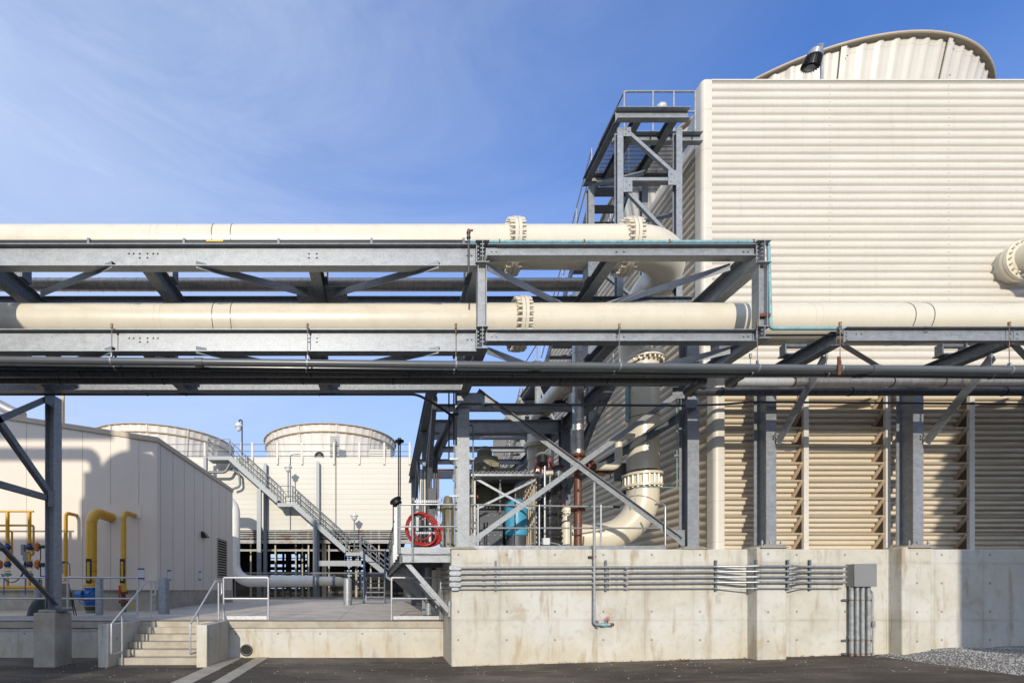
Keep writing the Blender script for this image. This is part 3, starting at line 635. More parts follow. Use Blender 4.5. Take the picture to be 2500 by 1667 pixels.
MB().flange((PX(1277, PY) - 0.08, PY, ZL), (1, 0, 0), PR, 0.50, 0.065, 0.01, 28, 0.028, 0.30).build('flange', CREAM, lp)
for px_ in (517, 562, 2236, 2282): band(lp, PX(px_, PY-0.37), ZL)
for px_ in (373, 388, 766, 786, 1480, 1500, 1995, 2012): band(lp, PX(px_, PY-0.37), ZL, CREAM, 0.02)
for x in (-7.25, -4.3, -1.28, 1.72, 4.12, 6.69):
    mb = MB(); mb.box(x-0.14, x+0.14, PY-0.13, PY+0.13, LT, ZL-PR+0.03); mb.build('saddle', GALVD, lp)

# riser down from the upper pipe
YR, XR, RR = 12.05, 6.42, 0.375
t = thing('riser_pipe', 'glossy cream riser dropping through a bolted joint to a long sweep elbow', 'pipe', (XR, YR, 2.54), 'fat cream pipes')
MB().tube([(XR, YR, 7.45), (XR, YR, 4.62)], RR, 48).build('pipe_run', CREAM, t, sharp=50)
MB().flange((XR, YR, 7.38), (0, 0, 1), RR, 0.50, 0.06, 0.01, 24, 0.026, 0.24).build('flange', CREAM, t)
zc = PZ(1175, YR)
mb = MB()
for s_ in (1, -1): mb.lathe((XR, YR, zc + s_*0.14), (0, 0, 1), [(RR*0.95, -0.03), (0.48, -0.03), (0.48, 0.03), (RR*0.95, 0.03)], 40)
mb.lathe((XR, YR, zc), (0, 0, 1), [(RR, -0.14), (0.42, -0.1), (0.42, 0.1), (RR, 0.14)], 40)
for k in range(22):
    a = 2*math.pi*k/22; mb.tube([(XR+0.43*math.cos(a), YR+0.43*math.sin(a), zc-0.2), (XR+0.43*math.cos(a), YR+0.43*math.sin(a), zc+0.13)], 0.03, 8)
mb.build('expansion_joint', CREAM, t)
zleg = 3.0
path = bendpath([(XR, YR, zc - 0.15), (XR, YR, zleg), (XR - 2.7, YR + 1.15, zleg + 0.02)], 1.0, 20)
MB().tube(path, RR, 48).build('elbow', CREAM, t, sharp=50)
d = Vector((-2.7, 1.15, 0)).normalized(); c = Vector((XR, YR, zleg)) + d*2.95
MB().flange(c, d, RR*0.95, 0.47, 0.06, 0.01, 24, 0.025, 0.24).build('flange', BLACK, t)
for z in (6.68, 5.92): MB().lathe((XR, YR, z), (0, 0, 1), [(RR-0.005, -0.006), (RR+0.004, -0.006), (RR+0.004, 0.006), (RR-0.005, 0.006)], 48).build('strap', BLACK, t)
mb = MB(); mb.box(XR-RR-0.05, XR-RR-0.02, YR-0.12, YR+0.02, 5.85, 7.2); mb.build('label_strip', TEAL, t)
# small branch from riser
t = thing('branch_pipe', 'slim cream branch pipe curling from the riser to a rusty valve', 'pipe', (5.0, 11.6, 4))
MB().tube(bendpath([P(1545, 1062, 11.75), P(1510, 1064, 11.65), P(1510, 1140, 11.6), P(1448, 1139, 11.55)], [0.2, 0.2], 8), 0.085, 18).build('pipe_run', CREAM, t, sharp=50)
MB().flange(P(1443, 1140, 11.53), (1, 0, 0), 0.085, 0.16, 0.03, 0.006, 8, 0.012, 0.1).build('flange', RUST, t)
MB().tube([P(1455, 1155, 11.75), P(1475, 1152, 11.75)], 0.07, 12).tube([P(1478, 1152, 11.75), P(1500, 1150, 11.7)], 0.05, 12).build('valve', RUST, t)
MB().torus(P(1490, 1158, 11.6), (1, -0.6, 0.2), 0.10, 0.009).build('handwheel', BLACK, t)

# nozzle stub on the tower wall at far right
t = thing('wall_nozzle', 'cream flanged pipe stub leaving the siding at the right edge', 'pipe nozzle', (14.6, 11.0, 9.1))
cx, cz = 14.46, 9.12
MB().lathe((cx, 11.25, cz), (0, -1, 0), [(0.40, 0), (0.37, 0.18), (0.36, 0.22), (0.45, 0.22), (0.45, 0.28), (0.31, 0.285)], 40).lathe((cx, 10.96, cz), (0, -1, 0), [(0.31, 0), (0.45, 0), (0.45, 0.06), (0.36, 0.07), (0.31, 0.12)], 40).bolts((cx, 10.93, cz), (0, 1, 0), 0.40, 20, 0.022, 0.2).build('flange', CREAM, t)
MB().tube(bendpath([(cx, 10.9, cz), (cx, 9.6, cz), (cx+0.9, 9.6, cz)], 0.7, 14), 0.325, 40).build('elbow', CREAM, t, sharp=50)

# ------------------------------------------------------------------ insulated metal-jacket line
t = thing('jacketed_pipe', 'metal jacketed pipe behind the upper cream pipe, seen through the rack', 'insulated pipe', (0, 10.4, 8.1))
zj = PZ(695, 10.4); rj = 0.128
mb = MB().tube([(-8.9, 10.4, zj), (4.45, 10.4, zj)], rj, 24)
for k in range(58):
    x = -8.8 + k*0.27
    if x < 4.4: mb.lathe((x, 10.4, zj), (1, 0, 0), [(rj, -0.006), (rj+0.006, 0), (rj, 0.006)], 24)
mb.build('jacket', INS, t)
t = thing('jacketed_riser', 'shiny vertical metal jacket above the brown pipe', 'insulated pipe', (4.3, 11.0, 4.8))
xj, yj = PX(1411, 11.0), 11.0
mb = MB().tube([(xj, 11.0, PZ(1108, 11)), (xj, 11.0, zj + 0.2)], 0.125, 28)
for pyy in (840, 865, 955, 985, 1000, 1045, 1075): mb.lathe((xj, yj, PZ(pyy, yj)), (0, 0, 1), [(0.125, -0.006), (0.132, 0), (0.125, 0.006)], 28)
mb.build('jacket', INS, t)
mb = MB(); mb.box(xj-0.16, xj-0.125, yj-0.1, yj-0.09, PZ(1062, yj), PZ(998, yj)); mb.build('label_strip', TEAL, t)
t = thing('brown_pipe', 'upright brown painted pipe with two rusty flanges', 'pipe', (xj, yj, 2.54))
MB().tube([(xj, yj, 2.54), (xj, yj, PZ(1108, yj))], 0.088, 20).build('pipe_run', BRN, t)
for pyy in (1112, 1243): MB().flange((xj, yj, PZ(pyy, yj)), (0, 0, 1), 0.088, 0.16, 0.028, 0.008, 8, 0.014, 0.1).build('flange', RUST, t)
MB().tube([(xj, yj, PZ(1196, yj)), (xj-0.03, yj-0.15, PZ(1197, yj))], 0.03, 10).build('nozzle', RUST, t)

# ------------------------------------------------------------------ hanging PVC and jacketed lines under the rack
def hang_clamp(parent, x, y, z, r, ztop, rodm=RUSTR):
    mb = MB(); mb.lathe((x, y, z), (1, 0, 0), [(r+0.002, -0.014), (r+0.008, -0.014), (r+0.008, 0.014), (r+0.002, 0.014)], 24); mb.box(x-0.012, x+0.012, y-0.02, y+0.02, z+r, z+r+0.07)
    mb.build('clamp', GALV, parent)
    mb = MB(); mb.tube([(x, y, z+r+0.05), (x, y, ztop)], 0.007, 6); mb.lathe((x, y, ztop-0.05), (0, 0, 1), [(0.02, 0), (0.022, 0.08), (0.0, 0.085)], 8); mb.build('hanger_rod', rodm, parent)
def zline(py0, py1, Y): return lambda x: PZ(py0, Y) + (PZ(py1, Y) - PZ(py0, Y)) * (x - PX(0, Y)) / (PX(2500, Y) - PX(0, Y))
Y1 = 8.50; f1 = zline(879, 905, Y1)
t = thing('drain_line', 'sloping mid grey plastic drain pipe hung in front of the rack on rusty rods', 'plastic pipe', (0, Y1, 5.6))
MB().tube([(-7.3, Y1, f1(-7.3)), (14, Y1, f1(14))], 0.064, 24).build('pipe_run', PVC, t)
for px_ in (486, 1310, 2135): MB().tube([(PX(px_, Y1)-0.07, Y1, f1(PX(px_, Y1))), (PX(px_, Y1)+0.07, Y1, f1(PX(px_, Y1)))], 0.076, 24).build('coupling', PVC, t)
for px_, ztop in ((273, 6.31), (751, 6.31), (1113, 6.31), (1512, 6.31), (1849, 6.34), (2051, 6.34), (2464, 6.34)):
    hang_clamp(t, PX(px_, Y1), Y1, f1(PX(px_, Y1)), 0.064, ztop)
MB().box(PX(2038, Y1)-0.025, PX(2038, Y1)+0.025, Y1-0.09, Y1-0.07, PZ(920, Y1), PZ(876, Y1)).build('bracket', RUST, t)
Y2 = 8.78; f2 = zline(893, 917, Y2)
t = thing('drain_line', 'dark plastic drain pipe hung just behind and below the mid grey one', 'plastic pipe', (0, Y2, 5.6))
MB().tube([(-7.5, Y2, f2(-7.5)), (14.5, Y2, f2(14.5))], 0.058, 24).build('pipe_run', PVCD, t)
for px_ in (282, 748, 1108, 1497, 1832, 2018, 2420): hang_clamp(t, PX(px_, Y2), Y2, f2(PX(px_, Y2)), 0.058, 5.92, GALVD)
for px_ in (500, 1295, 2096): MB().tube([(PX(px_, Y2)-0.08, Y2, f2(PX(px_, Y2))), (PX(px_, Y2)+0.08, Y2, f2(PX(px_, Y2)))], 0.068, 24).build('coupling', PVCD, t)
ZI = 5.67; ri = 0.083
def rings(parent, pts, m, axis=(1, 0, 0), r=ri):
    mb = MB()
    for p in pts: mb.lathe(p, axis, [(r, -0.012), (r+0.008, -0.008), (r+0.008, 0.008), (r, 0.012)], 20)
    mb.build('band', m, parent)
YA, YA2 = 9.22, 9.77; xA = PX(1716, YA)
t = thing('jacketed_line', 'dark jacketed pipe under the rack, double elbow beside the right column', 'insulated pipe', (4, YA, ZI - ri), 'jacketed lines under the rack')
MB().tube([(-7.9, YA, ZI), (xA-0.02, YA, ZI)], ri, 20).build('jacket', INSD, t)
MB().tube(bendpath([(xA-0.1, YA, ZI), (xA+0.02, YA, ZI), (xA+0.02, YA2, ZI), (xA+0.15, YA2, ZI)], 0.1, 6), ri+0.016, 20).build('elbow', INSD, t)
MB().tube([(xA+0.15, YA2, ZI), (17, YA2, ZI)], ri, 20).build('jacket', INSD, t)
rings(t, [(PX(p, YA), YA, ZI) for p in (150, 400, 740, 960, 1365, 1480, 1690)] + [(PX(p, YA2), YA2, ZI) for p in (1760, 2075, 2450)], BLACK)
YC, YC2 = 8.98, 9.38; xC = PX(1812, YC)
t = thing('jacketed_line', 'jacketed pipe under the rack with a pale length right of its elbow', 'insulated pipe', (4, YC, ZI - ri), 'jacketed lines under the rack')
MB().tube([(-7.7, YC, ZI+0.02), (xC-0.02, YC, ZI+0.02)], ri, 20).build('jacket', INSD, t)
MB().tube(bendpath([(xC-0.1, YC, ZI+0.02), (xC+0.02, YC, ZI+0.02), (xC+0.02, YC2, ZI+0.02), (xC+0.15, YC2, ZI+0.02)], 0.1, 6), ri+0.016, 20).build('elbow', INSD, t)
xm = PX(1930, YC2)
MB().tube([(xC+0.12, YC2, ZI+0.02), (xm, YC2, ZI+0.02)], ri+0.002, 20).build('jacket', INSL, t)
MB().tube([(xm, YC2, ZI+0.02), (17, YC2, ZI+0.02)], ri, 20).build('jacket', INS, t)
rings(t, [(PX(p, YC), YC, ZI+0.02) for p in (200, 375, 760, 1000, 1250, 1570)] + [(PX(p, YC2), YC2, ZI+0.02) for p in (1935, 2175, 2300)], BLACK)
# thin conduit under the back beam
t = thing('black_conduit', 'thin black conduit under the rack, bending down to the left column', 'conduit', (0, 10.2, 5.6))
yk = 10.2
MB().tube(bendpath([(-8.6, yk, PZ(962.5, yk)), P(1018, 962.5, yk), P(1060, 985, yk), P(1100, 1012, 10.4), P(1118, 1010, 10.48)], [0.5, 0.6, 0.2], 8), 0.026, 10).build('conduit', BLACK, t)
MB().tube(bendpath([P(1112, 1000, 10.44), P(1125, 986, 10.42), P(1672, 990, 10.42)], 0.1, 5), 0.026, 10).build('conduit', DGREY, t)
MB().box(PX(1672, 10.4), PX(1700, 10.4), 10.36, 10.48, PZ(998, 10.4), PZ(976, 10.4)).build('junction_box', GALVD, t, bevel=0.01)
MB().tube(bendpath([P(1700, 989, 10.42), P(1765, 987, 10.2), P(1830, 981, 10.1), P(2520, 986, 10.0)], 0.6, 6), 0.022, 10).build('conduit', DGREY, t)
rings(t, [P(a, 962.5, yk) for a in (455, 780, 360)], BLACK, r=0.027)

# ------------------------------------------------------------------ small lines on top of the front beams
YT = YF - 0.02
t = thing('copper_line', 'patina green copper line stepping down round the right end of the rack', 'copper pipe', (6.9, YT, 6.3))
zt_, zl_ = 7.87, PZ(803.5, 8.6)
xs_ = PX(1879, 8.6); x0_ = PX(1146, YT)
MB().tube(bendpath([(x0_, YT, zt_), (xs_, YT, zt_), (xs_, 8.58, zl_), (17, 8.58, zl_)], 0.07, 6), 0.030, 16).build('pipe_run', TEAL, t)
for p_ in (1219, 1425, 1633, 1838):
    x = PX(p_, YT); MB().torus((x, YT, zt_), (1, 0, 0), 0.036, 0.009, 14, 6).box(x-0.014, x+0.014, YT-0.05, YT+0.05, zt_-0.062, zt_-0.03).build('clamp', RUST, t)
for p_ in (2050, 2256, 2464):
    x = PX(p_, 8.58); MB().torus((x, 8.58, zl_), (1, 0, 0), 0.036, 0.009, 14, 6).box(x-0.03, x+0.03, 8.55, 8.62, zl_-0.09, zl_-0.03).build('clamp', GALVD, t)
mb = MB(); x = PX(2310, 8.55); mb.box(x-0.09, x+0.09, 8.545, 8.549, zl_-0.002, zl_+0.026); lab = mb.build('yellow_label', LABEL, t)
text_mesh('lettering', 'COMPRESSED AIR', 0.022, BLACK, lab, (x, 8.543, zl_+0.012), (1, 0, 0), (0, 0, 1), 0.0005)
MB().box(PX(1872, 8.6)-0.16, PX(1872, 8.6)+0.06, 8.56, 8.62, PZ(775, 8.6), PZ(768, 8.6)).build('bracket', RUST, t)
t = thing('black_line', 'thin black line running on the front beam beside the copper one', 'small pipe', (0, YT+0.05, 7.84))
MB().tube([(-7.6, YT, zt_-0.01), (x0_, YT, zt_-0.01)], 0.028, 12).build('pipe_run', BLACK, t)
MB().tube([(-7.6, YT+0.05, zt_+0.055), (PX(1135, YT), YT+0.05, zt_+0.055)], 0.016, 10).build('pipe_run', BLACK, t)
MB().tube(bendpath([(xs_-0.075, YT+0.05, zt_+0.0), (xs_-0.075, YT+0.05, zl_-0.065), (17, 8.62, zl_-0.065)], 0.03, 4), 0.018, 10).build('pipe_run', BLACK, t)
for p_ in (218, 450, 680, 906, 1130):
    x = PX(p_, YT); MB().torus((x, YT+0.03, zt_+0.05), (1, 0, 0), 0.024, 0.007, 12, 6).box(x-0.012, x+0.03, YT-0.05, YT+0.05, zt_-0.075, zt_+0.04).build('clamp', GALVD, t)
mb = MB(); mb.box(PX(505, YT), PX(546, YT), YT-0.032, YT-0.029, zt_-0.012, zt_+0.014); mb.build('yellow_label', LABEL, t)
t = thing('vent_valve', 'small grey upright pipe with a red lever valve above the rack post', 'valve', (PX(1144, 8.5), 8.5, 7.3))
xv = PX(1144, 8.5)
MB().tube([(xv, 8.5, PZ(668, 8.5)), (xv, 8.5, PZ(575, 8.5))], 0.018, 12).build('pipe_run', DGREY, t)
MB().lathe((xv, 8.5, PZ(582, 8.5)), (0, 0, 1), [(0.0, 0), (0.036, 0), (0.036, 0.03), (0.028, 0.035), (0.028, 0.08), (0.036, 0.085), (0.036, 0.12), (0.02, 0.125), (0.02, 0.16), (0.0, 0.16)], 14).build('valve_body', DGREY, t)
z = PZ(564, 8.5); MB().box(xv-0.03, xv+0.075, 8.47, 8.50, z-0.012, z+0.012).build('lever', RED, t, bevel=0.004)

# ------------------------------------------------------------------ THE BIG CREAM COOLING TOWER
TX, TYU, TYL = 7.40, 11.22, 10.80
ZS, ZT, ZSIDE = 6.50, 13.43, 12.26
tw = thing('cooling_tower', 'huge cream corrugated cooling tower filling the right side, open louvers below', 'cooling tower', (14.5, 18, 2.54))
mb = MB(); pitch = (ZT - ZS)/38
corr_sheet(mb, (TX+0.16, TYU, ZS), (0, 0, 1), (0, -1, 0), (1, 0, 0), ZT - ZS, 14.2, pitch, 0.042, (0.56, 0.16, 0.12, 0.16)); mb.build('front_siding', SIDING, tw, sharp=60)
mb = MB(); corr_sheet(mb, (TX, 33, 2.54), (0, 0, 1), (-1, 0, 0), (0, -1, 0), ZSIDE - 2.54, 33 - 11.30, 0.2, 0.05, (0.42, 0.2, 0.18, 0.2)); corr_sheet(mb, (TX+0.002, 11.35, 2.54), (0, 0, 1), (-1, 0, 0), (0, -1, 0), ZS - 2.6, 0.48, 0.2, 0.05, (0.42, 0.2, 0.18, 0.2)); mb.build('side_siding', LOUV, tw, sharp=30)  # same paint as the front; tan colour stands for its warm reflected shade
mb = MB()
for y in (11.6, 14.3, 17.6, 20.5):
    for k in range(48): z = 2.66 + k*0.2; mb.tube([(TX-0.055, y, z), (TX-0.045, y, z)], 0.012, 6)
for px_ in (2022, 2311):
    for k in range(38):
        z = ZS + pitch*(k+0.3); x = PX(px_, TYU); mb.tube([(x, TYU-0.034, z), (x, TYU-0.046, z)], 0.010, 6)
mb.build('screw', GREYB, tw)
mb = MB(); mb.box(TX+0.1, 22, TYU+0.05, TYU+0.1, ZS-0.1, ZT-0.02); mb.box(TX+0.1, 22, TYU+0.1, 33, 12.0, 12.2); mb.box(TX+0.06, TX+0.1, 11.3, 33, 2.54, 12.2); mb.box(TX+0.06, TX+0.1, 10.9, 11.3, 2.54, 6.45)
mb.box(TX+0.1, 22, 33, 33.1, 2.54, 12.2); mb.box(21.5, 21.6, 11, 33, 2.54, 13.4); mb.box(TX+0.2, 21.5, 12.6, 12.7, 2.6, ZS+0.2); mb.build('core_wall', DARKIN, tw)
# corner trims
def corner_trim(z0, z1, y, w_, parent, top=False):
    pts = [(TX - 0.06, y + 0.22)] + [(TX - 0.06 + 0.09*(1-math.cos(a)), y - 0.045 + 0.09*(1-math.sin(a))) for a in [math.pi/2*k/6 for k in range(7)]] + [(TX - 0.06 + w_, y - 0.045)]
    pts = [(TX - 0.06, y + 0.22)] + [(TX - 0.06 + 0.09 - 0.09*math.cos(R(15*k)), y - 0.045 + 0.09 - 0.09*math.sin(R(15*k))) for k in range(7)] + [(TX - 0.06 + w_, y - 0.045), (TX - 0.06 + w_, y + 0.01)]
    n = len(pts); mb = MB(); mb.add([(a, b, z0) for a, b in pts] + [(a, b, z1) for a, b in pts], [(i, i+1, n+i+1, n+i) for i in range(n-1)], True)
    k = len(pts); mb.add([(a, b, z1) for a, b in pts], [tuple(range(k))]); z = z0 + 0.25
    while z < z1: mb.tube([(TX - 0.06 + w_ - 0.03, y - 0.04, z), (TX - 0.06 + w_ - 0.03, y - 0.052, z)], 0.010, 6); z += 0.55
    mb.build('corner_trim', SIDING, parent)
corner_trim(ZS - 0.02, ZT + 0.03, TYU, 0.22, tw); corner_trim(2.54, ZS - 0.03, TYL, 0.215, tw)
mb = MB(); mb.box(TX+0.16, 21.6, TYU-0.05, TYU+0.2, ZT, ZT+0.03); mb.box(TX - 0.05, TX+0.2, TYU+0.15, 33, ZSIDE, ZSIDE+0.04); mb.box(TX+0.1, 21.6, TYL, TYU+0.1, ZS+0.0, ZS+0.03)
mb.build('edge_cap', SIDING, tw)
mb = MB(); mb.add([(TX+0.05, TYU+0.2, ZSIDE+0.04), (TX+0.05, TYU+2.2, ZSIDE+0.04), (TX+0.05, TYU+0.2, ZT-0.2), (TX+0.09, TYU+0.2, ZSIDE+0.04), (TX+0.09, TYU+2.2, ZSIDE+0.04), (TX+0.09, TYU+0.2, ZT-0.2)], [(0,1,2),(5,4,3),(0,3,4,1),(1,4,5,2),(2,5,3,0)]); mb.build('parapet_return', SIDING, tw)
# louver blades: slanted corrugated strips
NL, lh = 10, (ZS - 2.56)/10
posts = [7.55 , PX(1963, TYL), PX(2162, TYL), PX(2366, TYL), PX(2366, TYL)+1.84, PX(2366, TYL)+3.68]
for b in range(len(posts)-1):
    mb = MB()
    for k in range(NL):
        zt2 = 2.56 + lh*(k+1); zb = zt2 - lh*1.06; yt, yb = TYL + 0.01, TYL + 0.30
        sv = Vector((0, yb-yt, zb-zt2)); ln = sv.length; sv.normalize(); od = Vector((0, sv.z, -sv.y)).normalized()
        corr_sheet(mb, (posts[b]+0.0, yt, zt2), sv, od, (1, 0, 0), ln, posts[b+1]-posts[b]-0.035, ln/4, 0.035, (0.42, 0.2, 0.18, 0.2), th=0.006)
    mb.build('louver_panel', LOUV, tw, sharp=60)
for x in posts[1:]:
    mb = MB(); mb.box(x-0.055, x+0.055, TYL-0.06, TYL-0.0, 2.54, ZS); mb.build('louver_post', SIDING, tw)
    mb = MB()
    for k in range(NL):
        zt2 = 2.56 + lh*(k+1); zb = zt2 - lh*1.0
        mb.member((x-0.075, TYL-0.035, zt2-0.05), (x-0.075, TYL+0.23, zb+0.02), rect(0.03, 0.075), (1, 0, 0))
    mb.build('louver_bracket', BRKT, tw)
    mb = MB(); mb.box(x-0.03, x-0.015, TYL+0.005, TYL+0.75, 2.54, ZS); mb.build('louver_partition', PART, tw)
# fan stack
fs = thing('fan_stack', 'big ribbed cream fan cylinder rising above the roof of the near tower', 'fan stack', (14.35, 18.65, 12.2))
def fan_stack(t, cx, cy, z0, z1, r0, r1, m, rim, nrib=60, seams=12, amp=0.035):
    n = nrib*8; vs = []; prof = [(0.0, r0), (0.35, r0+(r1-r0)*0.15), (0.7, r0+(r1-r0)*0.5), (1.0, r1)]
    pat = [0, 0, 0, 0, 0, 1, 1, 1]
    for h, rr in prof:
        for k in range(n):
            a = 2*math.pi*(k + (0.35 if pat[k % 8] == 1 and pat[k % 8 - 1] == 0 else 0))/n; r = rr + (amp if pat[k % 8] else 0)
            vs.append((cx + r*math.sin(a), cy - r*math.cos(a), z0 + (z1-z0)*h))
    fs_ = [(i*n+k, i*n+(k+1) % n, (i+1)*n+(k+1) % n, (i+1)*n+k) for i in range(len(prof)-1) for k in range(n)]
    MB().add(vs, fs_, True).build('shell', m, t, sharp=50)
    # inner skin
    vs = []; 
    for h, rr in prof:
        for k in range(96):
            a = 2*math.pi*k/96; vs.append((cx + (rr-0.05)*math.sin(a), cy - (rr-0.05)*math.cos(a), z0 + (z1-z0)*h))
    MB().add(vs, [(i*96+(k+1) % 96, i*96+k, (i+1)*96+k, (i+1)*96+(k+1) % 96) for i in range(len(prof)-1) for k in range(96)], True).build('inner_skin', m, t)
    MB().lathe((cx, cy, z1), (0, 0, 1), [(r1-0.06, -0.03), (r1+0.11, -0.03), (r1+0.13, -0.01), (r1+0.13, 0.03), (r1-0.06, 0.035)], 128).build('rim', rim, t)
    for s_ in range(seams):
        mb = MB(); a = 2*math.pi*(s_+0.35)/seams
        p = [(cx+(rr+0.07)*math.sin(a), cy-(rr+0.07)*math.cos(a), z0+(z1-z0)*h) for h, rr in prof]
        for i in range(len(p)-1): mb.member(p[i], p[i+1], rect(0.025, 0.13), (math.cos(a), math.sin(a), 0))
        for j in range(7):
            f = (j+0.5)/7; rr = r0 + (r1-r0)*f
            mb.tube([(cx+(rr+0.1)*math.sin(a+0.012), cy-(rr+0.1)*math.cos(a+0.012), z0+(z1-z0)*f), (cx+(rr+0.14)*math.sin(a+0.012), cy-(rr+0.14)*math.cos(a+0.012), z0+(z1-z0)*f)], 0.018, 6)
        mb.build('seam_flange', m, t)
fan_stack(fs, 14.35, 18.65, 12.2, 16.6, 5.05, 5.60, SIDING, TRIM, 88, 13)
# roof lamp
t = thing('roof_lamp', 'grey pole lamp with black cooling fins standing on the roof edge of the near tower', 'lamp', (PX(2006, 11.4), 11.4, 13.4))
x = PX(2006, 11.4)
MB().tube([(x, 11.4, 13.2), (x, 11.4, PZ(112, 11.4))], 0.032, 14).build('pole', TEALD, t)
a, b = Vector(P(1990, 122, 11.4)), Vector(P(1988, 146, 11.4))
ax = Vector((-0.2, 0.22, -0.95)).normalized(); c0 = Vector(P(1993, 120, 11.4))
MB().tube([(x+0.03, 11.4, PZ(110, 11.4)), (x-0.1, 11.38, PZ(113, 11.4))], 0.03, 10).lathe(c0, ax, [(0.02, -0.03), (0.10, 0.0), (0.15, 0.06), (0.155, 0.16), (0.13, 0.17)], 20).build('housing', RAIL, t)
mb = MB(); c1 = c0 + ax*0.17; mb.lathe(c1, ax, [(0.10, 0), (0.13, 0.02), (0.15, 0.16), (0.15, 0.2), (0.11, 0.21)], 20)
u = ax.orthogonal().normalized(); v = ax.cross(u)
for k in range(22):
    a_ = 2*math.pi*k/22; d = u*math.cos(a_)+v*math.sin(a_); mb.member(c1 + d*0.155, c1 + ax*0.19 + d*0.175, rect(0.008, 0.05), d)
mb.build('heat_sink', BLACK, t)
MB().lathe(c1 + ax*0.212, ax, [(0.105, 0), (0.0, 0.012)], 20).build('lens', GLASS, t)

# ------------------------------------------------------------------ railing helper
def railing(t, base, h=1.07, mid=(0.5,), posts=None, r=0.021, toe=0, m=RAIL, close=True, names=('top_rail', 'mid_rail', 'post')):
    base = [Vector(b) for b in base]; up_ = Vector((0, 0, 1))
    MB().tube(bendpath([b + up_*h for b in base], 0.05, 3), r, 10).build(names[0], m, t)
    for f in mid: MB().tube([b + up_*h*f for b in base], r*0.9, 10).build(names[1], m, t)
    posts = posts or base
    for p in posts: p = Vector(p); MB().tube([p, p + up_*h], r, 10).build(names[2], m, t)
    if toe:
        for a, b in zip(base[:-1], base[1:]):
            n_ = (b-a).normalized(); MB().member(a + up_*toe*0.55, b + up_*toe*0.55, rect(0.008, toe), up_).build('toe_plate', m, t)

# ------------------------------------------------------------------ STAIR TOWER beside the big tower
st = thing('stair_tower', 'galvanized stair tower with grated platform and handrail against the cream siding', 'stair tower', (5.9, 11.4, 7.8))
ZP = 12.02
Ya, Yb, Yc = 10.62, 11.17, 12.25
xl, xr = PX(1503, Ya), PX(1671, Ya)
def ib(p, q, w_=0.15, h=0.2, m=GALVD, nm='beam', up=(0, 0, 1)): MB().member(p, q, ibeam(w_, h, 0.013, 0.009), up).build(nm, m, st)
for x in (PX(1515, Ya), PX(1659, Ya)):
    column(x, Ya+0.08, 0.13, 0.15, UT, ZP-0.2, st)
for x, y in ((5.2, Yc), (6.55, Yc)):
    column(x, y, 0.15, 0.15, 5.9, ZP-0.2, st)
MB().member((xl-0.02, Ya-0.02, ZP), (xr+0.05, Ya-0.02, ZP), channel(0.12, 0.24, 0.012)).build('beam', GALV, st)
MB().member((PX(1492, Yb), Yb, ZP+0.02), (7.28, Yb, ZP+0.02), channel(0.12, 0.22, 0.012)).build('beam', GALV, st)
MB().member((5.05, Yc, ZP), (7.2, Yc, ZP), channel(0.12, 0.22, 0.012)).build('beam', GALV, st)
for x in (PX(1507, Ya), 5.55, PX(1650, Ya)-0.05): ib((x, Ya, ZP), (x, Yc+0.05, ZP))
mb = MB()
for k in range(58): x = 5.3 + k*0.032; mb.box(x, x+0.006, Yb+0.02, Yc+0.5, ZP+0.10, ZP+0.13)
for k in range(14): y = Yb + 0.05 + k*0.11; mb.box(5.3, 7.15, y, y+0.008, ZP+0.115, ZP+0.13)
mb.build('grating', GRATE, st)
def brace2(p, q, m=GALV, w_=0.07): MB().member(p, q, angle(w_, w_, 0.008), (0, 1, 0)).build('brace', m, st)
x1, x2 = PX(1522, Ya), PX(1651, Ya); yq = Ya + 0.02
brace2((x1, yq, PZ(312, Ya)), (x2, yq, PZ(428, Ya))); brace2((x1, yq, PZ(457, Ya)), (x2-0.2, yq, PZ(570, Ya)))
brace2((x1, yq-0.01, PZ(440, Ya)), (x2, yq-0.01, PZ(440, Ya)))
for a, b in (((1522, 310), (1541, 332)), ((1522, 434), (1544, 468)), ((1632, 415), (1653, 451))):
    p0, p1 = P(a[0], a[1], yq-0.03), P(b[0], b[1], yq-0.03); mb = MB(); mb.box(p0[0], p1[0], yq-0.025, yq-0.015, p1[2], p0[2])
    for fx, fz in ((0.3, 0.25), (0.7, 0.5), (0.35, 0.75)): mb.tube([(p0[0]+(p1[0]-p0[0])*fx, yq, p1[2]+(p0[2]-p1[2])*fz), (p0[0]+(p1[0]-p0[0])*fx, yq-0.04, p1[2]+(p0[2]-p1[2])*fz)], 0.014, 6)
    mb.build('gusset_plate', GALV, st)
brace2((5.22, Yc, PZ(450, Yc)), (5.9, Yc-1.2, PZ(520, Yc))); brace2((5.95, Yc, 10.9), (6.5, Ya+0.2, 10.1), GALVD); brace2((5.22, Yc, 9.9), (6.5, Yc, 8.9), GALVD)
rb = ZP + 0.06
railing(st, [(PX(1524, 11), 12.35, rb), (PX(1524, 11), 11.0, rb), (7.08, 11.0, rb)], PZ(224, 11.0)-rb, (0.5,), [(PX(p_, 11), 11.0, rb) for p_ in (1524, 1594, 1645, 1697)] + [(PX(1524, 11), 12.33, rb)])
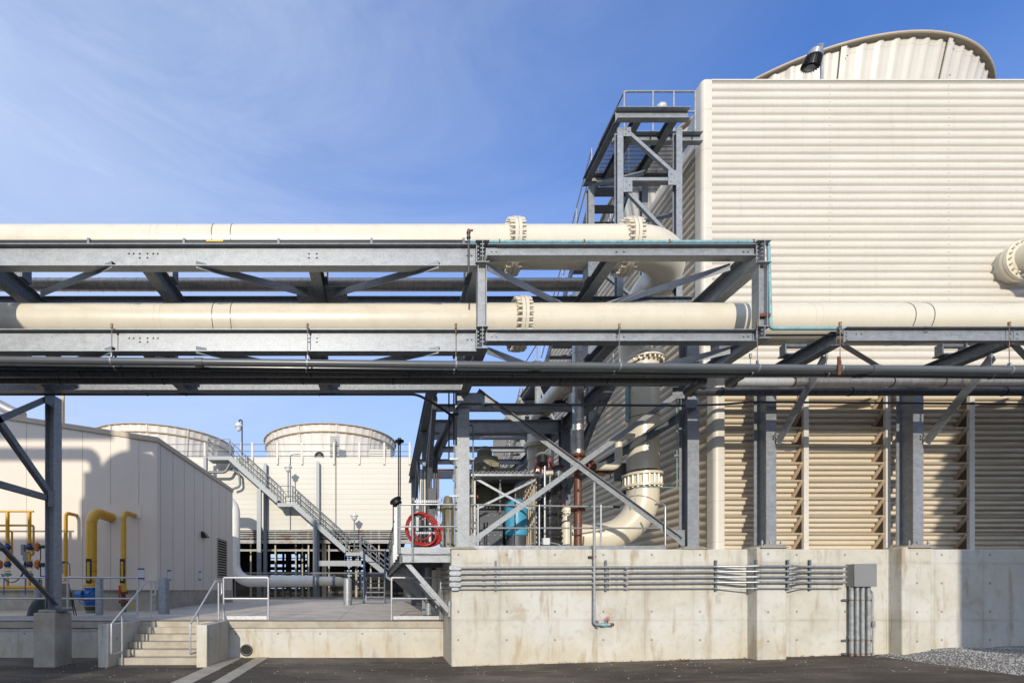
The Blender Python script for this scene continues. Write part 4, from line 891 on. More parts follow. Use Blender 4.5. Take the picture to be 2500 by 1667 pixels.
def flight(p, q, w_, parent, n, m=GALVD, tread=0.25, strm=None):
    """stringers along p->q (left edge), width w_ toward +X or given vector"""
    p, q, wv = Vector(p), Vector(q), Vector(w_)
    for o_ in (Vector((0, 0, 0)), wv): MB().member(p + o_, q + o_, channel(0.05, 0.24, 0.01)).build('stringer', strm or m, parent)
    for k in range(n):
        f = (k + 0.5)/n; c = p + (q-p)*f; hd = Vector(((q-p).x, (q-p).y, 0)).normalized()*tread/2
        mb = MB(); mb.add([c - hd, c - hd + wv, c + hd + wv, c + hd, c - hd - Vector((0,0,.035)), c - hd + wv - Vector((0,0,.035)), c + hd + wv - Vector((0,0,.035)), c + hd - Vector((0,0,.035))],
            [(0,1,2,3),(7,6,5,4),(0,4,5,1),(1,5,6,2),(2,6,7,3),(3,7,4,0)]); mb.build('tread', m, parent)
def stair_rail(p, q, parent, n=4, h=0.95, m=RAIL, r=0.019, lines=(1, 0.5)):
    p, q = Vector(p), Vector(q); u_ = Vector((0, 0, 1))
    for f in lines: MB().tube([p + u_*h*f, q + u_*h*f], r, 8).build('handrail' if f == 1 else 'mid_rail', m, parent)
    for k in range(n+1): c = p + (q-p)*k/n; MB().tube([c, c + u_*h], r, 8).build('post', m, parent)
flight((5.35, 12.3, ZP), (5.35, 16.4, 9.05), (0.87, 0, 0), st, 14); stair_rail((5.3, 12.4, ZP), (5.3, 16.4, 9.05), st); stair_rail((6.25, 12.4, ZP), (6.25, 16.4, 9.05), st)
mb = MB(); mb.box(5.2, 7.2, 16.4, 18.4, 8.9, 9.0)
mb.build('landing', GRATE, st)
for y in (16.4, 18.4): ib((5.1, y, 8.95), (7.3, y, 8.95), 0.12, 0.2, GALV)
for x in (5.2, 6.3): ib((x, 16.4, 8.95), (x, 18.4, 8.95), 0.12, 0.2); column(x, 16.45, 0.15, 0.15, 6.29, 8.9, st); column(x, 18.3, 0.15, 0.15, 2.54, 8.9, st)
railing(st, [(5.15, 16.4, 9.0), (5.15, 18.4, 9.0)], 1.0)
flight((5.35, 18.4, 9.0), (5.35, 26.8, 2.7), (0.87, 0, 0), st, 30); stair_rail((5.3, 18.5, 9.0), (5.3, 26.8, 2.7), st, 8); stair_rail((6.25, 18.5, 9.0), (6.25, 26.8, 2.7), st, 8)
brace2((5.2, 18.3, 5), (6.3, 18.3, 8)); brace2((6.3, 16.5, 6.4), (5.2, 16.5, 8.8))
t = thing('dome_lamp', 'white domed lamp on the stair tower platform', 'lamp', P(1616, 262, 11.3))
c = Vector(P(1616, 272, 11.3)); MB().lathe(c, (-0.5, -0.25, 0.85), [(0.10, 0), (0.12, 0.05), (0.12, 0.09), (0.10, 0.14), (0.05, 0.17), (0.0, 0.175)], 20).build('dome', WHITE, t); MB().lathe(c, (0.5, 0.25, -0.85), [(0.095, 0), (0.07, 0.04), (0.0, 0.045)], 16).build('lens', BLACK, t)
MB().tube([tuple(c + Vector((0.04, 0.02, 0.0))), (c.x + 0.16, c.y, c.z-0.12), (c.x+0.2, c.y, ZP+0.1)], 0.02, 8).build('bracket', WHITE, t)

# ------------------------------------------------------------------ RECEDING RACK behind the left column
rr_ = thing('receding_pipe_rack', 'dark galvanized rack running straight back from the left column beside the cream tower', 'pipe rack', (2.9, 15, 2.54))
xa, xb2 = 1.05, 4.87
def ib2(p, q, w_=0.16, h=0.32, m=GALVD, nm='beam'): MB().member(p, q, ibeam(w_, h, 0.014, 0.01)).build(nm, m, rr_)
for x in (xa, xb2): ib2((x, 10.55, 6.13), (x, 19.5, 6.13), 0.2, 0.30, nm='long_beam')
for y in (13.2, 18.6): ib2((xa-0.1, y, 6.12), (xb2+0.1, y, 6.12), 0.15, 0.34, GALV, 'cross_beam')
for y in (12.05, 14.3, 15.6, 17.1): ib2((xa, y, 6.20), (xb2, y, 6.20), 0.12, 0.16, GALV, 'cross_beam')
for x, y in ((xa+0.06, 13.2), (xb2, 13.2), (xa+0.06, 18.6), (xb2, 18.6)):
    column(x, y, 0.19, 0.2, 1.0 if x < 1.4 else 2.54, 5.95, rr_, m=GALVD)
ib2((1.5, 10.9, 5.55), (1.5, 18.6, 5.55), 0.10, 0.12, nm='tray_beam'); ib2((1.9, 10.9, 6.3), (1.9, 19, 6.3), 0.08, 0.08, nm='tray_beam')
def brace3(p, q, m=GALVD, w_=0.1): MB().member(p, q, angle(w_, w_, 0.01), (0, 0, 1)).build('brace', m, rr_)
brace3((xa, 10.6, 5.9), (xa, 13.0, 3.2)); brace3((xa, 13.3, 3.2), (xa, 16, 5.9)); brace3((xa, 16, 5.9), (xa, 18.5, 3.2)); brace3((xa+0.05, 11, 6.0), (xa+0.05, 13.1, 5.0))
brace3((4.6, 13.2, 6.5), (3.2, 12.1, 6.05), GALV); brace3((xb2, 10.9, 5.9), (xb2, 13.1, 4.2)); brace3((xb2, 13.3, 4.0), (xb2, 15.5, 5.9)); brace3((1.15, 13.15, 4.9), (1.6, 13.15, 5.9), GALV)
# dark conduits sloping down beside the column
t = thing('conduit_bundle', 'dark conduits sloping and dropping to a disconnect box behind the hose coil', 'conduit', (1.5, 12, 2.54))
for k, (a, b, c_) in enumerate((((1110, 1006), (1052, 1118), 1240), ((1106, 1020), (1060, 1110), 1250), ((1098, 1032), (1066, 1105), 1255))):
    MB().tube(bendpath([P(a[0], a[1], 10.9), P(b[0], b[1], 12.0), (PX(b[0], 12.0), 12.0, PZ(c_, 12.0))], 0.2, 5), 0.028, 8).build('conduit', DGREY, t)
MB().box(PX(1043, 11.9), PX(1064, 11.9), 11.7, 11.9, PZ(1232, 11.9), PZ(1195, 11.9)).build('switch_box', DGREY, t, bevel=0.01)
MB().tube(bendpath([P(1096, 960, 10.9), P(1096, 1130, 10.9), P(1112, 1134, 10.9)], 0.08, 4), 0.017, 8).build('conduit', BLACK, t)
MB().tube([P(1108, 955, 10.9), P(1108, 1085, 10.9)], 0.017, 8).build('conduit', BLACK, t)
t = thing('copper_tubing', 'thin copper and steel tubing clipped to the left edge of the column', 'tubing', (1.55, 10.48, 2.6))
MB().tube([P(1109, 1085, 10.5), P(1109, 1330, 10.5)], 0.012, 8).build('tube', RAIL, t)
MB().tube([P(1066, 1146, 10.9), P(1112, 1146, 10.9)], 0.014, 8).tube([P(1071, 1146, 10.9), P(1071, 1225, 10.9)], 0.012, 8).build('tube', RUST, t)
MB().lathe(P(1108, 1166, 10.5), (0, 0, 1), [(0.0, -0.07), (0.03, -0.07), (0.03, 0.06), (0.0, 0.06)], 10).build('fitting', RAIL, t)
mb = MB(); mb.box(PX(1097, 10.5), PX(1118, 10.5), 10.46, 10.49, PZ(1123, 10.5), PZ(1119, 10.5)); mb.box(PX(1096, 10.5), PX(1118, 10.5), 10.46, 10.49, PZ(1213, 10.5), PZ(1209, 10.5)); mb.build('strut', RAIL, t)
t = thing('curved_conduit', 'thin conduit curling out of the right face of the left column and dropping', 'conduit', P(1152, 1330, 10.55))
MB().tube(bendpath([P(1147, 1038, 10.7), P(1155, 1038, 10.65), P(1155, 1260, 10.6), P(1149, 1275, 10.6)], 0.06, 5), 0.015, 8).build('conduit', GALVD, t)
mb = MB()
for py_ in (1121, 1211): mb.box(PX(1147, 10.6), PX(1157, 10.6), 10.56, 10.59, PZ(py_+2, 10.6), PZ(py_-2, 10.6))
mb.build('strut', RAIL, t)
# cream pipe running back on the receding rack, then down through a flange
t = thing('receding_pipe', 'cream pipe running away on the back rack and turning down at a bolted flange', 'pipe', (4.35, 13.9, 2.54), 'fat cream pipes')
MB().tube(bendpath([(4.35, 11.1, 6.62), (4.35, 13.95, 6.62), (4.35, 13.95, 5.4)], 0.45, 14), 0.24, 32).build('pipe_run', CREAM, t, sharp=50)
zf = PZ(1087, 13.9)
MB().tube([(4.37, 13.95, 5.5), (4.37, 13.95, 2.54)], 0.24, 32).build('pipe_drop', CREAM, t, sharp=50)
MB().flange((4.37, 13.95, zf), (0, 0, 1), 0.24, 0.36, 0.05, 0.01, 18, 0.02, 0.16).build('flange', CREAM, t)
MB().flange((4.35, 11.3, 6.62), (0, 1, 0), 0.24, 0.34, 0.04, 0.01, 18, 0.02, 0.16).build('flange', CREAM, t)
for y in (12.05, 13.2):
    mb = MB(); mb.tube([(4.2, y, 6.34), (4.5, y, 6.34)], 0.04, 10); mb.box(4.15, 4.55, y-0.06, y+0.06, 6.285, 6.31); mb.build('pipe_roller', BLACK, t)
t = thing('lower_cream_pipe', 'short upright cream pipe with a rusty bolted flange between black fill and brown pipe', 'pipe', P(1382, 1335, 11.6))
MB().tube([(PX(1382, 11.6), 11.6, 2.54), (PX(1382, 11.6), 11.6, PZ(1262, 11.6))], 0.13, 24).build('pipe_run', CREAM, t)
MB().flange((PX(1384, 11.6), 11.6, PZ(1250, 11.6)), (0, 0, 1), 0.13, 0.2, 0.045, 0.01, 12, 0.018, 0.14).build('flange', CREAM, t)
t = thing('small_capped_pipe', 'grey capped pipe stub with brown flange and cream elbow above the black fill', 'pipe', P(1362, 1180, 11.9))
MB().tube([P(1363, 1165, 11.9), P(1363, 1142, 11.9)], 0.1, 20).build('stub', GALVD, t)
MB().lathe(P(1363, 1140, 11.9), (0, 0, 1), [(0.0, 0.03), (0.125, 0.03), (0.125, -0.03), (0.1, -0.035)], 20).bolts(P(1363, 1140, 11.9), (0, 0, 1), 0.11, 10, 0.012, 0.09).build('flange', RUST, t)
MB().tube(bendpath([P(1348, 1154, 11.9), P(1324, 1156, 11.9), P(1324, 1230, 11.9)], 0.16, 6), 0.085, 16).build('elbow', CREAM, t)
MB().tube([P(1372, 1158, 11.95), P(1402, 1156, 12.0)], 0.07, 14).build('branch', CREAM, t)

# ------------------------------------------------------------------ rail, kerb, conduits on the concrete base
t = thing('base_railing', 'two bar guard rail with patina top bar along the top of the concrete base', 'railing', (3.3, 10.6, 2.54))
yr = 10.52
zt1, zm1 = PZ(1231.5, yr), PZ(1288.5, yr)
MB().tube([(PX(1149, yr), yr, zt1), (PX(1526, yr), yr+0.3, zt1)], 0.02, 12).build('top_rail', TEALD, t)
MB().tube([(PX(1215, yr), yr, zm1), (PX(1610, yr), yr, zm1)], 0.018, 12).build('mid_rail', RAIL, t)
MB().tube(bendpath([P(1600, 1231, 10.8), P(1624, 1231, yr), P(1624, 1340, yr)], 0.08, 4), 0.02, 12).build('end_post', RAIL, t)
for px_ in (1167, 1316.5, 1467): MB().tube([(PX(px_, yr), yr, 2.54), (PX(px_, yr), yr, zt1)], 0.02, 12).build('post', RAIL, t)
MB().box(PX(1149, yr), PX(1622, yr), yr-0.06, yr-0.045, 2.545, PZ(1332, yr)).build('toe_plate', RAIL, t)
MB().tube([(PX(1512, yr), yr+0.25, zt1), (PX(1528, yr), yr+0.3, zt1)], 0.032, 10).build('end_cap', BLACK, t)

# conduits on wall face
YW = 10.4
cb = thing('wall_conduits', 'five parallel galvanized conduits running along the concrete wall and stepping over the pier', 'conduit', (5, 10.3, 2.0))
rows = [(1385.7, 0.026), (1399, 0.026), (1412.3, 0.026), (1426.3, 0.026), (1437.3, 0.014)]
for i, (py_, r_) in enumerate(rows):
    yw = 10.4 - 0.065 - r_; yp = 10.12 - 0.065 - r_
    z = PZ(py_, yw); zr = PZ(1382.5 + i*12.9 if i < 4 else 1435.5, yw)
    xs1, xs2, xs3, xs4, xe = (PX(q, 10.2) for q in (1750, 1844, 1925, 1974, 2078))
    path = bendpath([(PX(1112, yw), yw, z), (xs1+0.05, yw, zr), (xs2-0.05, yp, zr), (xs3+0.02, yp, zr), (xs4-0.02, yw, zr), (xe if i < 4 else xe-0.1, yw, zr)], 0.3, 4)
    MB().tube(path, r_, 12).build('conduit', RAIL, cb)
    mb = MB()
    for q in (1181, 1529): mb.lathe((PX(q, yw), yw, z), (1, 0, 0), [(r_, -0.03), (r_+0.006, -0.03), (r_+0.006, 0.03), (r_, 0.03)], 12)
    mb.build('coupling', RAIL, cb)
    xc = PX(1111, yw); wl = 0.125 if i < 4 else 0.075; hh = 0.042 if i < 4 else 0.026
    pts = [(xc - wl + hh*(1 - math.cos(a)) if s_ < 0 else xc + wl - hh*(1-math.cos(a)), z + hh*math.sin(a)*1) for s_, a in [(1, R(-90)), (1, R(-45)), (1, 0), (1, R(45)), (1, R(90)), (-1, R(90)), (-1, R(45)), (-1, 0), (-1, R(-45)), (-1, R(-90))]]
    n = len(pts); mb = MB(); mb.add([(a, yw - r_ - 0.012, b) for a, b in pts] + [(a, yw + r_, b) for a, b in pts], [tuple(range(n)), tuple(range(2*n-1, n-1, -1))] + [(i_, (i_+1) % n, n+(i_+1) % n, n+i_) for i_ in range(n)])
    mb.build('pull_fitting', RAIL, cb, bevel=0.006)
    # the short leg round the corner
    MB().tube([(xc - wl + 0.02, yw, z), (1.43 - 0.08 - 0.02*i, 10.6 + 0.0*i, z - 0.005), (1.43 - 0.09, 11.4, z)], r_*1.05, 12).build('corner_leg', DGREY, cb)
for px_, py0, py1, yy in ((1212, 1368, 1443, 10.385), (1480, 1367, 1443, 10.385), (1748, 1367, 1443, 10.385), (1846, 1366, 1441, 10.10), (1923, 1366, 1441, 10.10), (1977, 1366, 1441, 10.385)):
    MB().member((PX(px_, yy), yy-0.02, PZ(py1, yy)), (PX(px_, yy), yy-0.02, PZ(py0, yy)), channel(0.041, 0.041, 0.004), (0, 1, 0)).build('strut', GALVD, cb)
    mb = MB()
    for i, (py_, r_) in enumerate(rows):
        z = PZ((1382.5 + i*12.9 if i < 4 else 1435.5) if px_ > 1700 else py_, 10.3)
        x = PX(px_ + 3.5, yy)
        mb.lathe((x, yy - 0.05 - r_*1.0, z), (1, 0, 0), [(r_+0.001, -0.008), (r_+0.006, -0.008), (r_+0.006, 0.008), (r_+0.001, 0.008)], 12)
    mb.build('clamp', RAIL, cb)
t = thing('junction_box', 'square grey steel junction box where the wall conduits turn down', 'electrical box', (PX(2113, 10.2), 10.3, PZ(1431, 10.2)))
x0, x1 = PX(2086, 10.2), PX(2140, 10.2)
MB().box(x0, x1, 10.21, 10.39, PZ(1431, 10.2), PZ(1376, 10.2)).build('body', GREYB, t, bevel=0.004)
cov = MB().box(x0-0.003, x1+0.003, 10.195, 10.209, PZ(1431, 10.2)-0.003, PZ(1376, 10.2)+0.003).build('cover', GREYB, t, bevel=0.003)
for fx in (0.04, 0.35, 0.66, 0.96):
    for fz in (0.04, 0.35, 0.66, 0.96):
        if fx in (0.04, 0.96) or fz in (0.04, 0.96): MB().tube([(x0+(x1-x0)*fx, 10.2, PZ(1431-55*fz, 10.2)), (x0+(x1-x0)*fx, 10.188, PZ(1431-55*fz, 10.2))], 0.006, 6).build('screw', RAIL, cov)
t = thing('drop_conduits', 'four upright conduits and one thin one dropping from the grey box to the asphalt', 'conduit', (PX(2100, 10.3), 10.3, 0.2))
for px_ in (2078.5, 2092, 2105.4, 2119.8):
    x = PX(px_, 10.31)
    MB().tube([(x, 10.31, 0.15), (x, 10.31, PZ(1430, 10.31))], 0.040, 14).build('conduit', TEALD, t)
    MB().lathe((x, 10.31, PZ(1554, 10.31)), (0, 0, 1), [(0.04, -0.03), (0.048, -0.03), (0.048, 0.03), (0.04, 0.03)], 14).build('coupling', RAIL, t)
MB().tube(bendpath([P(2122, 1437, 10.32), P(2130, 1446, 10.32), P(2131, 1600, 10.32)], 0.12, 5), 0.016, 10).build('thin_conduit', RAIL, t)
MB().lathe(P(2132, 1523, 10.31), (0, 0, 1), [(0.0, -0.07), (0.03, -0.06), (0.036, 0), (0.03, 0.06), (0.0, 0.07)], 12).build('fitting', GREYB, t)
for py_ in (1464, 1562.5, 1595):
    mb = MB(); mb.member((PX(2056, 10.36), 10.365, PZ(py_, 10.36)), (PX(2133, 10.36), 10.365, PZ(py_, 10.36)), channel(0.04, 0.04, 0.004)); mb.build('strut', GALVD, t)
    mb = MB()
    for px_ in (2078.5, 2092, 2105.4, 2119.8): mb.lathe((PX(px_, 10.31), 10.31, PZ(py_, 10.31)), (0, 0, 1), [(0.041, -0.012), (0.047, -0.012), (0.047, 0.012), (0.041, 0.012)], 14)
    mb.build('clamp', RUSTR, t)
# drain line with red handwheel
t = thing('wall_drain_pipe', 'blue grey pipe down the wall ending in a small valve with a red handwheel', 'pipe', (PX(1451, 10.3), 10.3, 0.9))
yd = 10.28
MB().tube(bendpath([(PX(1421, 10.9), 10.9, PZ(1193, 10.9)), P(1450.5, 1177, 10.35), P(1450.5, 1524, yd), P(1478, 1524, yd)], [0.03, 0.06], 5), 0.028, 14).build('pipe_run', TEALD, t)
MB().tube([P(1478, 1524, yd), P(1492, 1524, yd)], 0.03, 12).lathe(P(1474, 1524, yd), (1, 0, 0), [(0.0, -0.06), (0.04, -0.05), (0.045, 0), (0.04, 0.05), (0.0, 0.06)], 12).build('valve_body', TEAL, t)
MB().tube([P(1489, 1524, yd), P(1498, 1524, yd)], 0.034, 12).build('end_cap', RUST, t)
MB().tube([P(1483, 1523, yd), P(1484, 1512, yd-0.04)], 0.013, 8).build('stem', GALVD, t)
wc = Vector(P(1484, 1510, yd-0.05)); mb = MB().torus(wc, (0.15, -1, 0.25), 0.045, 0.006, 20, 6)
for k in range(4): a_ = k*math.pi/4; mb.tube([wc + Vector((0.045*math.cos(a_), 0, 0.045*math.sin(a_))), wc - Vector((0.045*math.cos(a_), 0, 0.045*math.sin(a_)))], 0.004, 5)
mb.build('handwheel', RED, t)
for px_, pz_ in ((1450, 1358), ): MB().box(PX(1440, yd), PX(1457, yd), 10.30, 10.38, PZ(1360, yd), PZ(1356, yd)).build('bracket', RUST, t)
MB().box(PX(1457, yd), PX(1463, yd), 10.30, 10.40, PZ(1532, yd), PZ(1515, yd)).build('strut', GALVD, t)

# ------------------------------------------------------------------ WALKWAY along the side of the base
wk = thing('side_walkway', 'raised galvanized walkway with handrails bracketed to the side of the concrete base', 'walkway', (0.9, 11, 0.93))
y0 = 10.62
xL, xR = PX(983, y0), 1.46
MB().member((xL, y0, 2.36), (1.46, y0, 2.36), channel(0.08, 0.19, 0.01)).build('front_beam', GALV, wk)
mb = MB(); mb.box(xL-0.05, 1.55, y0-0.03, y0-0.018, 2.465, 2.60); mb.build('kick_plate', GALV, wk)
mb = MB(); mb.box(PX(985, y0), PX(1016, y0), y0-0.018, y0-0.006, 2.275, 2.445)
for a in (990, 1001, 1012):
    for z in (2.30, 2.42): mb.tube([(PX(a, y0), y0, z), (PX(a, y0), y0-0.035, z)], 0.013, 6)
for z in (2.30, 2.42): mb.tube([(PX(1094, y0), y0, z), (PX(1094, y0), y0-0.03, z)], 0.016, 6)
mb.build('splice_plate', GALV, wk)
MB().member((xL, y0, 2.36), (0.16, 21.5, 2.36), channel(-0.07, 0.2, 0.01)).build('edge_channel', GALVD, wk)
mb = MB()
for k in range(100): y = 10.7 + k*0.108; mb.box(xL + (0.16-xL)*(y-y0)/10.9 + 0.02, 1.43, y, y+0.035, 2.43, 2.462)
for k in range(9): x = 0.5 + k*0.11; mb.box(x, x+0.02, 10.7, 21.4, 2.41, 2.44)
mb.build('grating', GRATE, wk)
for k, y in enumerate((10.72, 12.1, 13.6, 15.2, 17.0, 19.0, 21.0)):
    xx = xL + (0.16-xL)*(y-y0)/10.9
    if k: MB().member((xx, y, 2.3), (1.43, y, 2.3), channel(0.07, 0.15, 0.01)).build('bearer', GALVD, wk)
    MB().member((xx+0.09, y, 2.27), (1.42, y, 1.19), rect(0.07, 0.10), (0, 0, 1)).build('knee_brace', GALV, wk)
    mb = MB(); mb.box(1.395, 1.43, y-0.09, y+0.09, 1.08, 1.42); mb.build('wall_plate', GALV, wk)
zz = 2.46
railing(wk, [(1.62, y0-0.05, zz), (PX(976, y0), y0-0.05, zz), (0.2, 16, zz), (0.13, 21.4, zz)], PZ(1232, y0)-zz, (0.55,), [(PX(976, y0), y0-0.05, zz), (PX(972, y0), y0+0.1, zz)] + [(0.32 - (k)*0.02, 11.5+1.25*k, zz) for k in range(8)], 0.021, 0, RAIL)
MB().tube([(PX(1007, y0), y0-0.07, 2.28), (PX(1007, y0), y0-0.07, PZ(1232, y0))], 0.021, 10).build('post', RAIL, wk)
for px_, a, b in ((1081, 1296, 1333), (1090, 1292, 1333), (1099, 1235, 1333)): MB().tube([P(px_, b, 10.8), P(px_, a, 10.8)], 0.019, 10).build('post', RAIL, wk)
mb = MB()
for k in range(9):
    y = 10.75 + k*1.2; mb.box(0.24, 0.30, y, y+0.04, 2.42, 3.5)
mb.build('post_bracket', RAIL, wk)
t = thing('pipe_sleeve', 'galvanized pipe standing on the deck in the shade under the walkway', 'pipe', (1.05, 12.6, 0.93))
MB().tube([P(1046, 1500, 12.4), (PX(1046, 12.4), 12.4, 2.3)], 0.085, 20).build('pipe_run', GALV, t); mb = MB(); mb.lathe((PX(1046, 12.4), 12.4, 1.42), (0, 0, 1), [(0.085, -0.03), (0.094, -0.03), (0.094, 0.03), (0.085, 0.03)], 20); mb.build('clamp', GALVD, t)
t = thing('thin_standpipes', 'two thin pipes standing at the corner between deck rail and concrete base', 'pipe', (1.33, 11.6, 0.9))
for px_ in (1075, 1079.5): MB().tube([P(px_, 1512, 11.7), P(px_, 1436, 11.7)], 0.02, 10).build('pipe_run', RAIL, t)

# unistrut rack and hose coil
t = thing('strut_frame', 'perforated white strut frame holding the red hose', 'hose rack', (1.0, 10.9, 2.46))
def unistrut(p, q, parent):
    p, q = Vector(p), Vector(q); d = (q-p).normalized(); side = d.cross(Vector((0, 1, 0))).normalized()
    mb = MB(); ln = (q-p).length; n = int(ln/0.05)
    for sg in (-1, 1): mb.member(p + side*0.016*sg, q + side*0.016*sg, rect(0.012, 0.012), (0, 1, 0))
    for k in range(n): c = p + d*(k+0.25)*0.05; mb.member(c, c + d*0.022, rect(0.022, 0.008), (0, 1, 0))
    mb.build('strut', RAIL, parent)
ys = 10.85
for pxx in (1019, 1071): unistrut(P(pxx, 1306, ys), P(pxx, 1216, ys), t)
for pyy, a, b in ((1223.5, 1012, 1076), (1300, 1013, 1079)): unistrut(P(a, pyy, ys-0.03), P(b, pyy, ys-0.03), t)
t = thing('hose_coil', 'thick coil of red rubber hose hanging behind the walkway railing', 'hose', P(1033, 1333, 10.8))
rnd = random.Random(11)
for k in range(9):
    cx_, cz_ = 1032 + rnd.uniform(-2.5, 2.5) + (k-4)*1.3, 1290 + rnd.uniform(-1, 3); rx = 34 + k*1.1 + rnd.uniform(-2, 2); rz = 40 + rnd.uniform(-3, 3)
    yk = 10.72 + k*0.022; pts = []
    for j in range(41):
        a = 2*math.pi*j/40; sk = 0.32
        dx = rx*math.cos(a); dz2 = rz*math.sin(a)
        pts.append(P(cx_ + dx*(1 - 0.18*math.sin(a)) - sk*dz2*0.5 + 0, cz_ - dz2 + 0.05*dx, yk + 0.02*math.sin(3*a+k)))
    MB().tube(pts, 0.0205, 10, cap=False).build('hose_loop', REDH, t)
MB().tube(bendpath([P(1010, 1285, 10.75), P(1014, 1312, 10.72), P(1038, 1318, 10.7), P(1056, 1300, 10.72)], 0.12, 6), 0.0205, 10).build('hose_tail', REDH, t)
MB().lathe(P(1032, 1267, 10.7), (0, -1, 0), [(0.0, 0.02), (0.022, 0.02), (0.022, -0.01)], 12).build('peg', RED, t)
# black light poles
t = thing('pole_floodlight', 'black pole with floodlight at its foot and round lamp on top', 'lamp', P(975, 1230, 12.5))
yl = 12.5
for dx in (-0.022, 0.022): MB().tube([(PX(975, yl)+dx, yl, PZ(1222, yl)), (PX(975, yl)+dx, yl, PZ(1068, yl))], 0.016, 10).build('pole', BLACK, t)
MB().lathe(P(975, 1076, yl), (0, 0, -1), [(0.0, -0.06), (0.05, -0.05), (0.12, -0.01), (0.125, 0.03), (0.05, 0.06), (0.04, 0.1), (0.0, 0.1)], 12).build('lamp_head', BLACK, t)
c = Vector(P(966, 1222, 12.2)); ax = Vector((0.45, -0.25, -0.85)).normalized()
MB().lathe(c - ax*0.06, ax, [(0.0, -0.02), (0.08, 0), (0.15, 0.03), (0.16, 0.07), (0.12, 0.09), (0.12, 0.17), (0.0, 0.175)], 16).build('floodlight', BLACK, t)
MB().tube(bendpath([P(960, 1320, 12.2), P(960, 1226, 12.2), P(966, 1219, 12.2)], 0.05, 4), 0.014, 8).build('bracket', BLACK, t)

# ship stair up to the walkway
t = thing('ship_stair', 'small blue grey stair with handrails climbing to a landing left of the walkway', 'stair', (-0.6, 21, 1.1))
ysb, yst = 20.6, 22.0
xa_, xb_ = PX(887, ysb), PX(939, ysb)
zb_, ztp = 1.09, PZ(1396, yst)
flight((xa_, ysb, zb_), (xa_, yst, ztp), (xb_-xa_, 0, 0), t, 7, GALVD, 0.2)
for x in (xa_, xb_): stair_rail((x, ysb, zb_), (x, yst, ztp), t, 2, 0.95, GALVD, 0.03)
mb = MB(); mb.box(xa_, xb_, yst, yst+1.2, ztp-0.2, ztp-0.02); mb.build('landing', GALVD, t)
railing(t, [(xa_-0.05, yst, ztp), (xa_-0.05, yst+1.2, ztp), (xb_+0.05, yst+1.2, ztp), (xb_+0.05, yst, ztp)], 1.05, (0.5,), None, 0.025, 0, GALVD)
for x in (xa_, xb_): MB().member((x, yst+1.1, 1.05), (x, yst+1.1, ztp-0.2), rect(0.1, 0.1), (0, 1, 0)).build('post', GALVD, t)

# ------------------------------------------------------------------ PUMP AREA on the base
def bevbox(name, x0, x1, y0_, y1_, z0, z1, m, parent, bv=0.01): mb = MB(); mb.box(x0, x1, y0_, y1_, z0, z1); return mb.build(name, m, parent, bevel=bv)
t = thing('pump_motor', 'tall olive green upright pump motor with stepped cap behind the shelter', 'pump motor', (PX(1190, 13.6), 13.6, 2.54))
x = PX(1183, 13.6); zf_ = lambda p: PZ(p, 13.6)
MB().lathe((x, 13.6, 0), (0, 0, 1), [(0.0, zf_(1091)), (0.10, zf_(1091)), (0.105, zf_(1095)), (0.15, zf_(1096)), (0.205, zf_(1102)), (0.215, zf_(1120)), (0.16, zf_(1122))], 32).build('cap', OLIVE, t)
MB().lathe((x+0.03, 13.6, 0), (0, 0, 1), [(0.26, zf_(1117)), (0.34, zf_(1119)), (0.37, zf_(1132)), (0.40, zf_(1136)), (0.39, zf_(1150)), (0.39, zf_(1165)), (0.44, zf_(1168)), (0.46, zf_(1235)), (0.40, zf_(1245)), (0.34, 2.6)], 32).build('body', OLIVE, t)
bevbox('terminal_box', x+0.15, x+0.72, 13.1, 13.8, zf_(1240), zf_(1152), OLIVE, t, 0.03)
bevbox('vent_box', x+0.1, x+0.3, 13.15, 13.35, zf_(1150), zf_(1138), OLIVE, t)
bevbox('base_frame', x-0.4, x+0.5, 13.2, 14.1, 2.54, zf_(1245), DGREY, t)
t = thing('small_pump_motor', 'small olive upright motor seen past the hose coil left of the column', 'pump motor', P(1092, 1330, 13))
x = PX(1094, 13.0); zf_ = lambda p: PZ(p, 13.0)
MB().lathe((x, 13.0, 0), (0, 0, 1), [(0.0, zf_(1211)), (0.09, zf_(1211)), (0.12, zf_(1216)), (0.13, zf_(1228)), (0.16, zf_(1230)), (0.21, zf_(1243)), (0.16, zf_(1252)), (0.15, zf_(1300)), (0.2, 2.54)], 24).build('body', OLIVE, t)
MB().tube(bendpath([(x-0.55, 13.0, zf_(1240)), (x, 13.0, zf_(1238)), (x, 13.3, zf_(1238))], 0.1), 0.07, 14).build('branch', DGREY, t)
# shelter
sh = thing('pump_shelter', 'open shelter with wavy sheet roof, cream posts and crossed flats', 'shelter', (PX(1235, 11.6), 11.8, 2.54))
ysf = 11.5
zr_ = PZ(1154, ysf); mb = MB(); xs0, xs1 = PX(1148, ysf), PX(1316, ysf)
vs = []; n = 170
for yy in (ysf-0.12, ysf+1.9):
    for k in range(n+1): xx = xs0 + (xs1-xs0)*k/n; vs.append((xx, yy, zr_ + 0.032*math.sin(k/n*2*math.pi*17) + (yy-ysf)*0.05))
mb.add(vs, [(i, i+1, n+2+i, n+1+i) for i in range(n)], True); o = mb.build('sheet_roof', RAIL, sh); md = o.modifiers.new('s', 'SOLIDIFY'); md.thickness = 0.006
mb = MB(); mb.box(xs0, xs1-0.02, ysf-0.1, ysf-0.08, zr_-0.095, zr_-0.045); mb.build('fascia', RAIL, sh)
for px_ in (1156, 1311): mb = MB(); mb.box(PX(px_-4, ysf), PX(px_+4, ysf), ysf-0.05, ysf+0.05, 2.54, zr_-0.06); mb.build('post', SIDING, sh)
